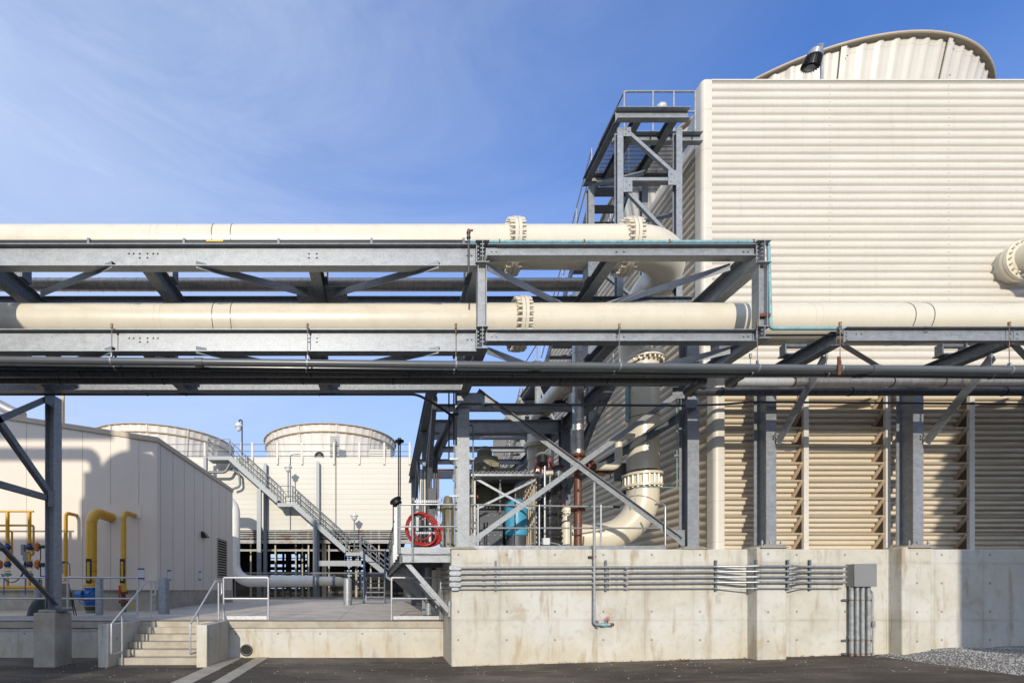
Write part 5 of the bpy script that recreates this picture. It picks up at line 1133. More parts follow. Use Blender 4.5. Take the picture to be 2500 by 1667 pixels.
for y in (ysf+1.8,):
    for px_ in (1150, 1300): mb = MB(); mb.box(PX(px_, y)-0.04, PX(px_, y)+0.04, y-0.05, y+0.05, 2.54, zr_); mb.build('post', LOUV, sh)
for a, b in (((1160, 1167), (1309, 1250)), ((1309, 1170), (1163, 1242))):
    p, q = P(a[0], a[1], ysf-0.08), P(b[0], b[1], ysf-0.085); MB().member(p, q, rect(0.005, 0.055), (0, 0, 1)).build('cross_flat', RAIL, sh)
mb = MB()
for k in range(12): y = ysf + 0.1 + k*0.14; mb.box(xs1-0.10, xs1-0.06, y, y+0.055, 2.54, zr_-0.08)
mb.build('slatted_side', LOUV, sh)
MB().tube([P(1150, 1167, ysf-0.12), P(1174, 1167, ysf-0.12)], 0.022, 8).build('bracket', DGREY, sh)
# gear below the shelter
t = thing('pump_cabinet', 'dark grey bolted steel cabinet under the shelter beside the turquoise tank', 'cabinet', P(1200, 1335, 11.9))
bevbox('body', PX(1171, 11.9), PX(1228, 11.9), 11.9, 12.6, 2.54, PZ(1250, 11.9), DGREY, t)
mb = MB()
for px_ in (1176, 1192, 1208, 1222):
    for py_ in (1258, 1283, 1306, 1326): mb.tube([P(px_, py_, 11.9), P(px_, py_, 11.87)], 0.012, 6)
mb.build('bolt', RAIL, t)
MB().lathe(P(1186, 1335, 11.8), (0, 0, 1), [(0.035, 0), (0.035, 0.45), (0.055, 0.47), (0.055, 0.6), (0.0, 0.61)], 14).build('stem_valve', BLACK, t)
MB().tube([P(1221, 1250, 11.75), P(1221, 1172, 11.75)], 0.016, 8).tube([P(1221, 1172, 11.75), P(1230, 1168, 11.75)], 0.016, 8).build('gauge_pipe', GALVD, t)
MB().lathe(P(1221, 1200, 11.75), (0, 0, 1), [(0.0, -0.12), (0.03, -0.1), (0.035, 0.1), (0.0, 0.12)], 10).build('gauge', GREYB, t)
t = thing('turquoise_tank', 'turquoise upright tank with banded rim on a dark stand', 'tank', P(1260, 1335, 11.9))
x = PX(1260, 12.0); z_ = lambda p: PZ(p, 12.0)
MB().lathe((x, 12.0, 0), (0, 0, 1), [(0.0, z_(1218)), (0.15, z_(1219)), (0.24, z_(1225)), (0.285, z_(1235)), (0.285, z_(1241)), (0.275, z_(1242)), (0.28, z_(1300)), (0.27, z_(1307)), (0.20, z_(1312)), (0.0, z_(1312))], 36).build('shell', TANK, t)
MB().lathe((x, 12.0, 2.54), (0, 0, 1), [(0.25, 0), (0.23, z_(1308)-2.54), (0.20, z_(1308)-2.54)], 30).build('stand', DGREY, t)
MB().tube([P(1258.5, 1333, 11.55), P(1258.5, 1205, 11.55)], 0.014, 8).build('sight_pipe', GALVD, t)
t = thing('tower_fill_roll', 'upright bundle of black honeycomb plastic fill beside the shelter', 'plastic fill', P(1343, 1335, 11.3))
mb = MB(); rnd = random.Random(5); cx_, cy_ = PX(1343, 11.3), 11.35
MB().tube([(cx_, cy_, 2.54), (cx_, cy_, PZ(1165, 11.3))], 0.215, 24).build('core', NET, t)
zb0, zt0 = 2.56, PZ(1162, 11.3)
for k in range(44):
    a = 2*math.pi*k/44; pts = []
    for j in range(46):
        z = zb0 + (zt0-zb0)*j/45; aa = a + 0.09*(1 if (j % 2) else -1); r_ = 0.235 + 0.025*(((j//2)+k) % 2) + rnd.uniform(-.006, .006); r_ += 0.02*((j*7+k*3) % 3); pts.append((cx_ + r_*math.cos(aa), cy_ + r_*math.sin(aa), z + (a if 0 else 0)))
    mb.tube(pts, 0.0095, 4)
mb.build('honeycomb', NET, t)
t = thing('pole_lamp', 'grey pole lamp with finned head and switch box in front of the black fill', 'lamp', P(1330, 1335, 10.9))
x = PX(1330, 10.85); MB().tube([(x, 10.85, 2.56), (x, 10.85, PZ(1118, 10.85))], 0.024, 12).build('pole', RAIL, t)
c = Vector(P(1324, 1112, 10.85)); ax = Vector((-0.1, -0.3, -0.95)).normalized()
MB().lathe(c - ax*0.02, ax, [(0.0, -0.03), (0.1, -0.02), (0.15, 0.02), (0.155, 0.06), (0.12, 0.07)], 18).build('housing', RAIL, t)
MB().lathe(c + ax*0.05, ax, [(0.12, 0), (0.11, 0.17), (0.0, 0.18)], 18).build('heat_sink', BLACK, t)
bevbox('switch_box', PX(1324, 10.8), PX(1341, 10.8), 10.74, 10.86, PZ(1330, 10.8), PZ(1313, 10.8), WHITE, t, 0.012)
MB().tube(bendpath([P(1281, 1333, 10.7), P(1300, 1325, 10.72), P(1325, 1325, 10.78)], 0.2), 0.012, 8).tube(bendpath([P(1341, 1324, 10.78), P(1360, 1327, 10.72), P(1375, 1334, 10.7)], 0.2), 0.012, 8).build('flex_conduit', RAIL, t)
t = thing('step_ladder_top', 'red legged folding ladder top showing behind the pole lamp', 'ladder', P(1328, 1180, 12.2))
for a, b in (((1316, 1112), (1305, 1150)), ((1338, 1112), (1349, 1148)), ((1321, 1120), (1320, 1150)), ((1335, 1120), (1336, 1150))): MB().member(P(a[0], a[1], 12.2), P(b[0], b[1] + 160, 12.2) if 0 else P(b[0]+(b[0]-a[0])*3.6, b[1]+(b[1]-a[1])*3.6, 12.2), rect(0.05, 0.03), (0, 1, 0)).build('leg', RED, t)
t = thing('control_post', 'dark electrical cabinet and conduits behind the red hose', 'electrical cabinet', P(1035, 1333, 11.6))
bevbox('cabinet', PX(1012, 11.8), PX(1030, 11.8), 11.7, 11.9, 2.54, PZ(1235, 11.8), DGREY, t)
bevbox('panel', PX(1045, 12), PX(1062, 12), 12.0, 12.2, PZ(1330, 12), PZ(1240, 12), DGREY, t)
MB().tube([P(1050, 1333, 11.5), P(1050, 1262, 11.5)], 0.045, 12).build('pipe_run', RAIL, t)
for px_ in (1027, 1032, 1037): MB().member(P(px_, 1333, 12.3), P(px_, 1150, 12.3), rect(0.03, 0.03), (0, 1, 0)).build('slat', SIDING if px_ != 1032 else GALVD, t)
t = thing('valve_manifold', 'small pipes with red valve handles between column and cabinet', 'valves', P(1158, 1335, 11.2))
MB().tube([P(1154, 1333, 11.2), P(1154, 1200, 11.2)], 0.016, 8).tube([P(1163, 1333, 11.3), P(1163, 1240, 11.3)], 0.014, 8).tube([P(1148, 1289, 11.0), P(1166, 1289, 11.0)], 0.02, 8).build('pipe_run', RAIL, t)
for py_ in (1212, 1291): MB().torus(P(1166, py_, 11.0), (1, -0.4, 0), 0.04, 0.009, 16, 6).build('handwheel', RED, t)
# dark panels under riser
t = thing('motor_actuator', 'dark box shaped valve actuator left of the riser joint', 'actuator', P(1520, 1200, 12.4))
bevbox('body', PX(1512, 12.3), PX(1530, 12.3), 12.2, 12.6, PZ(1168, 12.3), PZ(1132, 12.3), DGREY, t); MB().tube([P(1522, 1170, 12.3), P(1526, 1210, 12.3)], 0.06, 12).build('stem', DGREY, t)
t = thing('steel_prop', 'dark steel column and sloping struts behind the brown pipe', 'steel frame', P(1385, 1335, 13.2))
for a, b, yy in (((1378, 1020), (1378, 1245), 13.1), ):
    MB().member(P(a[0], 1300, yy), P(a[0], a[1], yy), ibeam(0.25, 0.2), (0, -1, 0)).build('column', GALVD, t)
for a, b in (((1430, 960, 12.6), (1500, 930, 11.6)), ((1425, 1075, 12.9), (1500, 930, 12.2)), ((1400, 1175, 13), (1690, 1000, 11.0)), ((1402, 1020, 13.0), (1460, 975, 12.0))):
    MB().member(P(*a), P(*b), ibeam(0.12, 0.16, 0.01, 0.01)).build('strut', GALVD, t)
t = thing('column_conduits', 'pale conduits and tubes rising along the left side of the right rack column', 'conduit', P(1665, 1335, 10.9))
MB().tube([P(1661, 1335, 10.9), P(1661, 1060, 10.9)], 0.016, 8).build('conduit', RAIL, t)
MB().tube([P(1667, 1335, 10.9), P(1667, 1085, 10.9), P(1678, 1010, 10.7)], 0.028, 10).build('conduit', GALV, t)
MB().tube(bendpath([P(1652, 960, 10.9), P(1653, 1190, 10.9), P(1600, 1189, 11.2), P(1551, 1189, 11.5), P(1551, 1228, 11.5)], 0.04, 4), 0.011, 8).build('conduit', TEAL, t)
mb = MB(); mb.box(PX(1646, 10.85), PX(1670, 10.85), 10.84, 10.87, PZ(1114, 10.85), PZ(1109, 10.85)); mb.build('strut', RAIL, t)

# ------------------------------------------------------------------ BACKGROUND COOLING TOWER
YB_ = 34.0
bt = thing('old_cooling_tower', 'long white panelled cooling tower in the background with open base', 'cooling tower', (-9, YB_+5, 1.0))
xw0, xw1 = -24.0, PX(1004, YB_)
zw0, zw1 = PZ(1293, YB_), PZ(1116, YB_)
mb = MB(); mb.box(xw0, xw1, YB_, YB_+0.2, zw0, zw1); mb.box(xw1-0.2, xw1, YB_+0.2, YB_+13, zw0, zw1); mb.box(xw0, xw1-0.2, YB_+0.2, YB_+13, zw1-0.6, zw1-0.3)
mb.build('wall', OLDWALL, bt)
mb = MB()
k = 0; z = zw0
while z < zw1 - 0.2: z += 0.36; mb.box(xw0, xw1, YB_-0.008, YB_, z, z+0.02)
mb.build('panel_seam', mat('panel_seam_shade', (0.60, 0.58, 0.51), 0.6), bt)
for i, py_ in enumerate((1296, 1301.5, 1307, 1312.5)): MB().tube([(xw0, YB_-0.05, PZ(py_, YB_)), (xw1+0.3, YB_-0.05, PZ(py_, YB_))], 0.06, 10).build('header_pipe', OLDSTEEL, bt)
mb = MB(); mb.box(xw0, xw1+0.2, YB_-0.05, YB_+0.1, PZ(1326, YB_), PZ(1317, YB_)); mb.build('fascia', OLDSTEEL, bt)
mb = MB(); mb.box(xw0, xw1, YB_+0.4, YB_+0.5, PZ(1344, YB_), PZ(1339, YB_)); mb.build('ledge', OLDSTEEL, bt)
mb = MB(); mb.box(xw0, xw1-0.3, YB_+0.6, YB_+12.6, zw0-0.25, zw0-0.05); mb.box(xw0, PX(655, YB_+12), YB_+12, YB_+12.1, 1.0, zw0); mb.box(PX(890, YB_+12), xw1, YB_+12, YB_+12.1, 1.0, zw0)
mb.box(xw0, xw0+0.1, YB_, YB_+12, 1.0, zw0)
yb2 = YB_ + 12
rows_ = [(1352, 1361), (1363, 1367), (1377, 1383), (1391, 1394.5), (1403, 1406), (1418, 1421), (1434, 1436)]
def gx(px_): return PX(px_, yb2)
zprev = zw0
for a_, b_ in rows_:
    mb.box(gx(655), gx(890), yb2, yb2+0.1, PZ(a_, yb2), zprev); zprev = PZ(b_, yb2)
mb.box(gx(655), gx(890), yb2, yb2+0.1, 1.0, zprev)
px_ = 655
while px_ < 890: mb.box(gx(px_), gx(px_+5), yb2-0.05, yb2+0.15, 1.0, zw0); px_ += 17
mb.box(gx(750), gx(842), yb2-0.3, yb2-0.2, 1.0, zw0)
for px_ in (700, 735, 860): mb.box(gx(px_), gx(px_+9), yb2-0.5, yb2-0.4, 1.0, zw0)
mb.build('dark_basin_frame', DARKIN, bt)
for px_ in (612, 650, 672, 722, 738, 753, 775, 788, 793, 803, 852, 870, 905, 925): 
    yy = YB_ + random.choice((0.3, 1.2, 3.0)); ww = random.choice((0.05, 0.09)); x = PX(px_, yy)
    mb = MB(); mb.box(x-ww, x+ww, yy, yy+0.15, 1.0, zw0-0.05); mb.build('basin_column', WOODP, bt)
# roof railing of broad cream posts
for px_ in (500, 590, 616, 677, 737, 815, 877, 938, 1000):
    mb = MB(); x = PX(px_, YB_-0.1); mb.box(x-0.065, x+0.065, YB_-0.14, YB_-0.06, PZ(1134, YB_), PZ(1081, YB_)); mb.build('rail_post', OLDWALL, bt)
for py_ in (1084.5, 1101.5, 1113): MB().tube([(PX(400, YB_), YB_, PZ(py_, YB_)), (PX(1004, YB_), YB_, PZ(py_, YB_))], 0.025, 8).build('rail', GALVD, bt)
# sign, conduits and lamps on the wall
mb = MB(); mb.box(PX(751, YB_-0.1), PX(768, YB_-0.1), YB_-0.06, YB_-0.03, PZ(1290, YB_), PZ(1279, YB_)); sg = mb.build('cell_sign', WHITE, bt)
text_mesh('lettering', 'CELL', 0.2, BLACK, sg, (PX(759.5, YB_-0.1), YB_-0.065, PZ(1284.5, YB_)), (1, 0, 0), (0, 0, 1))
for px_, a, b in ((820, 1113, 1285), (709, 1110, 1293)):
    MB().tube(bendpath([(PX(px_, YB_), YB_-0.05, PZ(b, YB_)), (PX(px_, YB_), YB_-0.05, PZ(a, YB_)), (PX(px_, YB_)+0.7, YB_-0.05, PZ(a-1, YB_))] if px_ == 709 else [(PX(px_, YB_), YB_-0.05, PZ(b, YB_)), (PX(px_, YB_), YB_-0.05, PZ(a-40, YB_))], 0.2), 0.03, 8).build('conduit', GALVD, bt)
MB().box(PX(806, YB_+0.2), PX(828, YB_+0.2), YB_+0.2, YB_+0.4, PZ(1112, YB_), PZ(1062, YB_)).build('control_panel', GREYB, bt)
MB().lathe((PX(780, YB_+0.6), YB_+0.4, PZ(1110, YB_)), (0, -1, 0), [(0.35, -0.3), (0.35, 0), (0.25, 0.02), (0.2, -0.1), (0.0, -0.1)], 24).build('blower', BLACK, bt)
MB().box(PX(902, YB_+0.5), PX(953, YB_+0.5), YB_+0.3, YB_+0.9, PZ(1116, YB_), PZ(1094, YB_)).build('gear_box', OLDWALL, bt)
fan_l = [('fan_stack', 'faded ribbed fan cylinder at the middle of the background tower roof', 808), ('fan_stack', 'faded ribbed fan cylinder partly hidden behind the tan building roof', 405)]
for nm, lb, px_ in fan_l:
    cy = YB_ + 1.3 + 5.55; cx = PX(px_, cy)
    t = thing(nm, lb, 'fan stack', (cx, cy, zw1), 'fan stacks of the old tower')
    zr2 = PZ(1033, YB_ + 1.35)
    fan_stack(t, cx, cy, zw1 - 0.4, zr2, 4.95, 5.40, STACK, RIMRUST, 54, 12)
    MB().lathe((cx, cy, zr2 - 0.55), (0, 0, 1), [(5.36, -0.05), (5.42, -0.03), (5.42, 0.03), (5.38, 0.05)], 96).build('stained_band', RIMRUST, t)
# big sloping stair on the background tower
GALVM = mat('mid_galvanized_steel', (0.26, 0.285, 0.31), 0.5, 0.3, (7, 0.2, (1, 1, 1)))
bs = thing('long_stair', 'long galvanized stair slanting down across the white background tower', 'stair', (-5, 32.6, 1.05))
ys0 = 32.6
def bp(px, py, dy=0): return Vector(P(px, py, ys0)) + Vector((0, dy, 0))
segs = [((562, 1122), (677, 1222)), ((717, 1250), (842, 1346)), ((880, 1364), (953, 1420))]
segs = [((560, 1113), (678, 1219)), ((714, 1224), (845, 1341)), ((878, 1344), (960, 1412))]
for i, (a, b) in enumerate(segs):
    p, q = bp(*a), bp(*b); p.z -= 0.1; q.z -= 0.1
    for dy in (0, 0.95): MB().member(p + Vector((0, dy, 0)), q + Vector((0, dy, 0)), channel(0.06 if dy == 0 else -0.06, 0.34, 0.012)).build('stringer', GALVM, bs)
    n = int((p.z-q.z)/0.19)
    mb = MB()
    for k in range(n): c = p + (q-p)*(k+0.5)/n; mb.box(c.x-0.13, c.x+0.13, ys0+0.05, ys0+0.9, c.z-0.02, c.z+0.02)
    o = mb.build('treads', GALVD, bs)
    for dy in (0, 0.95):
        for h in (0.35, 0.68, 1.05): MB().tube([p + Vector((0, dy, h+0.1)), q + Vector((0, dy, h+0.1))], 0.024, 8).build('handrail', GALVD if dy else GALVM, bs)
        for k in range(5): c = p + (q-p)*k/4 + Vector((0, dy, 0.1)); MB().tube([c, c + Vector((0, 0, 1.05))], 0.026, 8).build('post', GALVM, bs)
for (a, b, py_) in ((507, 562, 1112), (677, 716, 1226), (844, 880, 1346)):
    x0_, x1_ = PX(a, ys0), PX(b, ys0); z = PZ(py_, ys0)
    mb = MB(); mb.box(x0_, x1_, ys0, ys0+1.0, z-0.28, z-0.03); mb.build('landing', GALVM, bs)
    railing(bs, [(x0_, ys0+0.95, z), (x0_, ys0, z), (x1_, ys0, z)] if a == 507 else [(x0_, ys0, z), (x1_, ys0, z), (x1_, ys0+.95, z)], 1.1, (0.35, 0.68), None, 0.026, 0, GALVM)
for px_, a, w_ in ((500.5, 1113, 0.13), (632, 1192, 0.17), (769, 1283, 0.17), (647, 1130, 0.13) , (776, 1126, 0.13)):
    dyy = 0.1 if px_ not in (647, 776) else 1.0
    x = PX(px_, ys0+dyy); mb = MB(); mb.member((x, ys0+dyy+0.1, 1.0), (x, ys0+dyy+0.1, PZ(a, ys0+dyy)), ibeam(w_*1.6, 0.25, 0.02, 0.015), (0, -1, 0)); mb.build('stair_column', GALVM, bs)
mb = MB(); mb.box(PX(778, ys0), PX(882, ys0), ys0, ys0+0.15, PZ(1381, ys0), PZ(1368, ys0)); mb.build('tie_beam', GALVM, bs)
MB().tube(bendpath([(PX(510, ys0+.5), ys0+.5, PZ(1148, ys0)), (PX(545, ys0+.5), ys0+.5, PZ(1148, ys0)), (PX(552, ys0+.5), ys0+.5, PZ(1145, ys0)), (PX(560, ys0+.5), ys0+.5, PZ(1130, ys0)), (PX(562, ys0+.5), ys0+.5, PZ(1125, ys0))], 0.15, 4), 0.1, 12).build('drain_pipe', GALVM, bs)
MB().tube(bendpath([(PX(566, ys0+1), ys0+0.9, PZ(1135, ys0)), (PX(585, ys0+1), ys0+0.9, PZ(1148, ys0)), (PX(588, ys0+1), ys0+0.9, PZ(1180, ys0)), (PX(570, ys0+1), ys0+0.9, PZ(1186, ys0))], 0.3, 6), 0.08, 12).build('drain_pipe', GALVD, bs)
# jelly jar lamps
def jar(px_, py_, pyb, Y, hook, label):
    t = thing('jar_lamp', label, 'lamp', P(px_, pyb, Y), 'white jar lamps on the background tower')
    x, z = PX(px_, Y), PZ(py_, Y)
    if hook: MB().tube(bendpath([(x, Y, PZ(pyb, Y)), (x, Y, z+0.45), (x-0.18, Y, z+0.45), (x-0.22, Y, z+0.3)], 0.1, 5), 0.05, 10).build('post', BLACK, t); lx = x - 0.22
    else: MB().tube([(x, Y, PZ(pyb, Y)), (x, Y, z-0.2)], 0.04, 10).build('post', GALVD, t); lx = x
    sg = -1 if hook else 1
    MB().lathe((lx, Y, z), (0, 0, sg), [(0.0, 0.33), (0.09, 0.3), (0.12, 0.2), (0.25, 0.16), (0.27, 0.06), (0.2, 0.04), (0.19, -0.1), (0.12, -0.2), (0.06, -0.24), (0.0, -0.25)] if not hook else [(0.0, -0.3), (0.09, -0.3), (0.2, -0.2), (0.27, -0.06), (0.25, 0.04), (0.18, 0.06), (0.16, 0.22), (0.1, 0.3), (0.0, 0.31)], 18).build('lantern', WHITE, t)
jar(591, 1041, 1112, 33.2, True, 'white jar lamp hooked on a dark post at the head of the long stair')
jar(703.5, 1144, 1215, 32.7, False, 'white jar lamp on a slim post at the middle landing of the long stair')
jar(865, 1262, 1338, 32.7, False, 'white jar lamp on a slim post at the lowest landing of the long stair')
# white pipe before the tower
t = thing('white_riser_pipe', 'fat white pipe coming down behind the tan building and running right along the fence', 'pipe', (-9, 30.5, 1.2), 'fat white pipe')
yw_ = 30.5; zz_ = PZ(1418, yw_)
MB().tube(bendpath([(-12.5, yw_, PZ(1218, yw_)), (-9.52, yw_, PZ(1218, yw_)), (-9.52, yw_, zz_), (PX(765, yw_), yw_, zz_)], [0.9, 1.1], 14), 0.36, 32).build('pipe_run', mat('white_pipe_paint', (0.86, 0.84, 0.77), 0.35, 0, (2, 0.08, (1, 1, 1))), t, sharp=50)
MB().tube(bendpath([(PX(770, yw_), yw_, zz_), (PX(822, yw_), yw_, zz_), (PX(845, yw_), yw_+1.4, zz_-0.1)], 0.6, 10), 0.30, 28).build('elbow', CREAM, t, sharp=50)
for px_ in (658, 777, 816): MB().lathe((PX(px_, yw_), yw_, zz_), (1, 0, 0), [(0.3, -0.07), (0.385, -0.07), (0.385, 0.07), (0.3, 0.07)], 28).build('collar', GALVD, t)
# chain link fence
t = thing('chain_link_fence', 'chain link fence on a low kerb before the background tower', 'fence', (-5, 30.9, 1.2))
yf = 30.95; xf0, xf1 = PX(573, yf), PX(958, yf); zf0, zf1 = 1.22, PZ(1398, yf)
MB().tube([(xf0, yf, zf1), (xf1, yf, zf1)], 0.03, 8).build('top_rail', GALV, t)
for px_ in (574, 691, 808, 882): MB().tube([(PX(px_, yf), yf, 1.1), (PX(px_, yf), yf, zf1)], 0.035, 8).build('post', GALV, t)
mb = MB(); hh = zf1 - zf0; s = 0.075
n = int((xf1-xf0+hh)/s)
for k in range(n):
    a = xf0 - hh + k*s
    for sg in (1, -1):
        xa1, xa2 = (a, a+hh) if sg > 0 else (a+hh, a)
        t0, t1 = 0.0, 1.0
        def clipx(x): return (x - xa1)/(xa2-xa1)
        ta, tb = sorted((clipx(xf0), clipx(xf1))); t0, t1 = max(0, ta), min(1, tb)
        if t1 <= t0: continue
        p = (xa1 + (xa2-xa1)*t0, yf, zf0 + hh*t0); q = (xa1 + (xa2-xa1)*t1, yf, zf0 + hh*t1)
        mb.member(p, q, rect(0.006, 0.008), (0, 1, 0))
mb.build('wire_mesh', CHAIN, t)

# ------------------------------------------------------------------ DECK RAILS, STAIR RAILS, BOLLARDS
RW = mat('bright_galvanized_rail', (0.64, 0.65, 0.66), 0.3, 0.35, (18, 0.15, (1, 1, 1)))
def deckrail(label, a, b, posts, group='deck guard rails'):
    Y = 11.98; t = thing('guard_rail', label, 'railing', (PX((a+b)/2, Y), Y, 0.92), group)
    zt3, zm3 = PZ(1409.5, Y), PZ(1460.5, Y)
    pts = [(PX(a, Y), Y, 0.92), (PX(a, Y), Y, zt3), (PX(b, Y), Y, zt3), (PX(b, Y), Y, 0.92)]
    if a < 0: pts = pts[1:]
    MB().tube(bendpath(pts, 0.03, 3), 0.024, 12).build('frame', RW, t)
    MB().tube([(PX(a, Y), Y, zm3), (PX(b, Y), Y, zm3)], 0.021, 12).build('mid_rail', RW, t)
    for p_ in posts: MB().tube([(PX(p_, Y), Y, 0.92), (PX(p_, Y), Y, zt3)], 0.023, 12).build('post', RW, t)
    MB().box(PX(a, Y)+(0.04 if a > 0 else 0), PX(b, Y)-0.04, Y-0.006, Y+0.002, 0.935, PZ(1503, Y)).build('toe_plate', RW, t)
deckrail('long guard rail on the deck edge left of the steps, behind the pedestal', -300, 335, (165, ))
deckrail('short guard rail panel just right of the steps', 546, 655, ())
deckrail('short guard rail panel below the walkway, touching the concrete base', 956, 1076, ())
for xr_, lb in ((-5.83, 'sloping handrail on the left side of the concrete steps'), (-4.15, 'sloping handrail on the right side of the concrete steps')):
    t = thing('stair_handrail', lb, 'handrail', (xr_, 11.2, 0), 'handrails of the concrete steps')
    MB().tube(bendpath([(xr_, 10.72, 0.30), (xr_, 10.3, 0.30), (xr_, 10.3, 0.935), (xr_, 11.85, 1.89), (xr_, 12.28, 1.89), (xr_, 12.28, 1.55), (xr_, 12.05, 1.55)], 0.04, 3), 0.021, 12).build('rail', RW, t)
    MB().tube([(xr_, 10.72, -0.0), (xr_, 10.72, 1.19)], 0.021, 12).build('post', RW, t); MB().tube([(xr_, 12.05, 0.9), (xr_, 12.05, 1.89)], 0.021, 12).build('post', RW, t)
def bollard(px_, pyb, pyt, wpx, label):
    Y = None
    for yy in [11 + 0.05*k for k in range(240)]:
        if abs(PZ(pyb, yy) - dz(yy)) < 0.012: Y = yy; break
    Y = Y or 14; r_ = wpx/2*Y/1180; x = PX(px_, Y)
    zt4 = PZ(pyt, Y); o = MB().lathe((x, Y, dz(Y)-0.05), (0, 0, 1), [(r_, 0), (r_, zt4 - dz(Y) + 0.05 - r_*0.5)] + [(r_*math.cos(a), zt4-dz(Y)+0.05-r_*0.5 + r_*0.5*math.sin(a)) for a in [R(15*k) for k in range(1, 7)]], 28).build('bollard', GALV)
    tag(o, label, 'bollard', 'galvanized bollards on the deck'); return o
bollard(242.5, 1500, 1406, 17, 'dull galvanized bollard right of the blue valve')
bollard(400.5, 1497, 1409, 25, 'stout galvanized bollard at the corner of the tan building')
bollard(849, 1475.6, 1409, 20.5, 'bright galvanized bollard alone in the middle of the deck')
bollard(93, 1492, 1412, 17, 'galvanized bollard half hidden by the sloping brace of the left column')

# ------------------------------------------------------------------ TAN BUILDING
tb_ = thing('tan_building', 'low tan metal panel building with sloping roof edge at the left', 'building', (-12, 19, 0.9))
YBf = 15.4; xe = PX(383, YBf); ybk = 23.3; ze = PZ(1078, YBf); slope = (PZ(1016, YBf) - PZ(1070, YBf)) / (PX(383, YBf) - PX(24, YBf))
xw = -26.0; zl = ze + slope*(xe - xw)
xk = xe - 0.08   # rear corner x
mb = MB(); mb.add([(xw, YBf, 1.66), (xe, YBf, 1.66), (xe, YBf, ze), (xw, YBf, zl), (xw, ybk, 1.66), (xk, ybk, 1.66), (xk, ybk, ze), (xw, ybk, zl)],
    [(0,1,2,3), (1,5,6,2), (5,4,7,6), (4,0,3,7), (0,4,5,1), (3,2,6,7)]); mb.build('wall', TANW, tb_)
mb = MB(); mb.box(xw, xe-0.06, YBf+0.06, ybk, 0.3, 1.655); mb.build('plinth', CONC2, tb_)
mb = MB()
zoff = 0.0
def strip(p, q, h, out, m, nm):
    MB().member(p, q, rect(out, h), (0, 0, 1)).build(nm, m, tb_)
strip((xw, YBf-0.02, zl+0.06), (xe+0.03, YBf-0.02, ze+0.06), 0.15, 0.06, TRIM, 'roof_trim'); strip((xe+0.02, YBf-0.05, ze+0.06), (xk+0.02, ybk, ze+0.06), 0.15, 0.06, TRIM, 'roof_trim')
mb = MB(); mb.add([(xw, YBf, zl+0.10), (xe, YBf, ze+0.10), (xk, ybk, ze+0.10), (xw, ybk, zl+0.10)], [(0, 1, 2, 3)]); mb.build('roof', TANW, tb_)
SEAM = mat('panel_joint', (0.30, 0.26, 0.21), 0.6)
mb = MB()
for px_ in (64.5, 201.5, 270, 339): x = PX(px_, YBf); mb.box(x-0.004, x+0.004, YBf-0.004, YBf+0.01, 1.66, ze + slope*(xe-x) - 0.02)
for k in range(9): y = YBf + 0.25 + k*0.95; mb.box(xe - 0.08*(y-YBf)/7.9, xe - 0.08*(y-YBf)/7.9 + 0.005, y-0.004, y+0.004, 1.66, ze)
mb.box(xw, xe+0.006, YBf-0.012, YBf, 1.63, 1.67); mb.build('panel_joint', SEAM, tb_)
mb = MB(); mb.box(xe+0.0, xe+0.012, YBf-0.012, YBf+0.12, 1.66, ze-0.02); mb.build('corner_trim', TANW, tb_)
mb = MB(); x0_, x1_ = PX(262, YBf-0.02), PX(345, YBf-0.02); mb.box(x0_, x1_, YBf-0.012, YBf, PZ(1264, YBf), PZ(1232, YBf)); mb.build('pipe_flashing', TANW, tb_)
t = tb_
yv0, yv1, zv0, zv1 = 21.1, 22.35, PZ(1409, 21.7), PZ(1316, 21.7)
mb = MB(); xv_ = lambda y: xe - 0.08*(y-YBf)/7.9
mb.box(xv_(21.7), xv_(21.7)+0.03, yv0, yv0+0.05, zv0, zv1); mb.box(xv_(21.7), xv_(21.7)+0.03, yv1-0.05, yv1, zv0, zv1)
for k in range(15): z = zv0 + (zv1-zv0)*(k+0.5)/15; mb.member((xv_(21.7)+0.035, yv0, z), (xv_(21.7)+0.035, yv1, z), rect(0.012, 0.085), (-0.8, 0, 0.6))
mb.build('wall_vent', TRIM, tb_)
mb = MB(); mb.box(xv_(21.7)+0.004, xv_(21.7)+0.008, yv0, yv1, zv0, zv1); mb.build('vent_opening', DARKIN, tb_)
t = thing('wall_light', 'small black wall light on the right side of the tan building', 'lamp', (PX(497, 19.4), 19.4, 3.8))
mb = MB(); xw_ = xe-0.05; zw_ = PZ(1305, 19.4); mb.add([(xw_, 19.2, zw_-0.13), (xw_, 19.55, zw_-0.13), (xw_, 19.55, zw_+0.13), (xw_, 19.2, zw_+0.13), (xw_+0.25, 19.2, zw_-0.11), (xw_+0.25, 19.55, zw_-0.11), (xw_+0.10, 19.55, zw_+0.11), (xw_+0.10, 19.2, zw_+0.11), ],
    [(0,1,2,3),(4,7,6,5),(0,4,5,1),(1,5,6,2),(2,6,7,3),(3,7,4,0)]); mb.build('housing', BLACK, t, bevel=0.02)
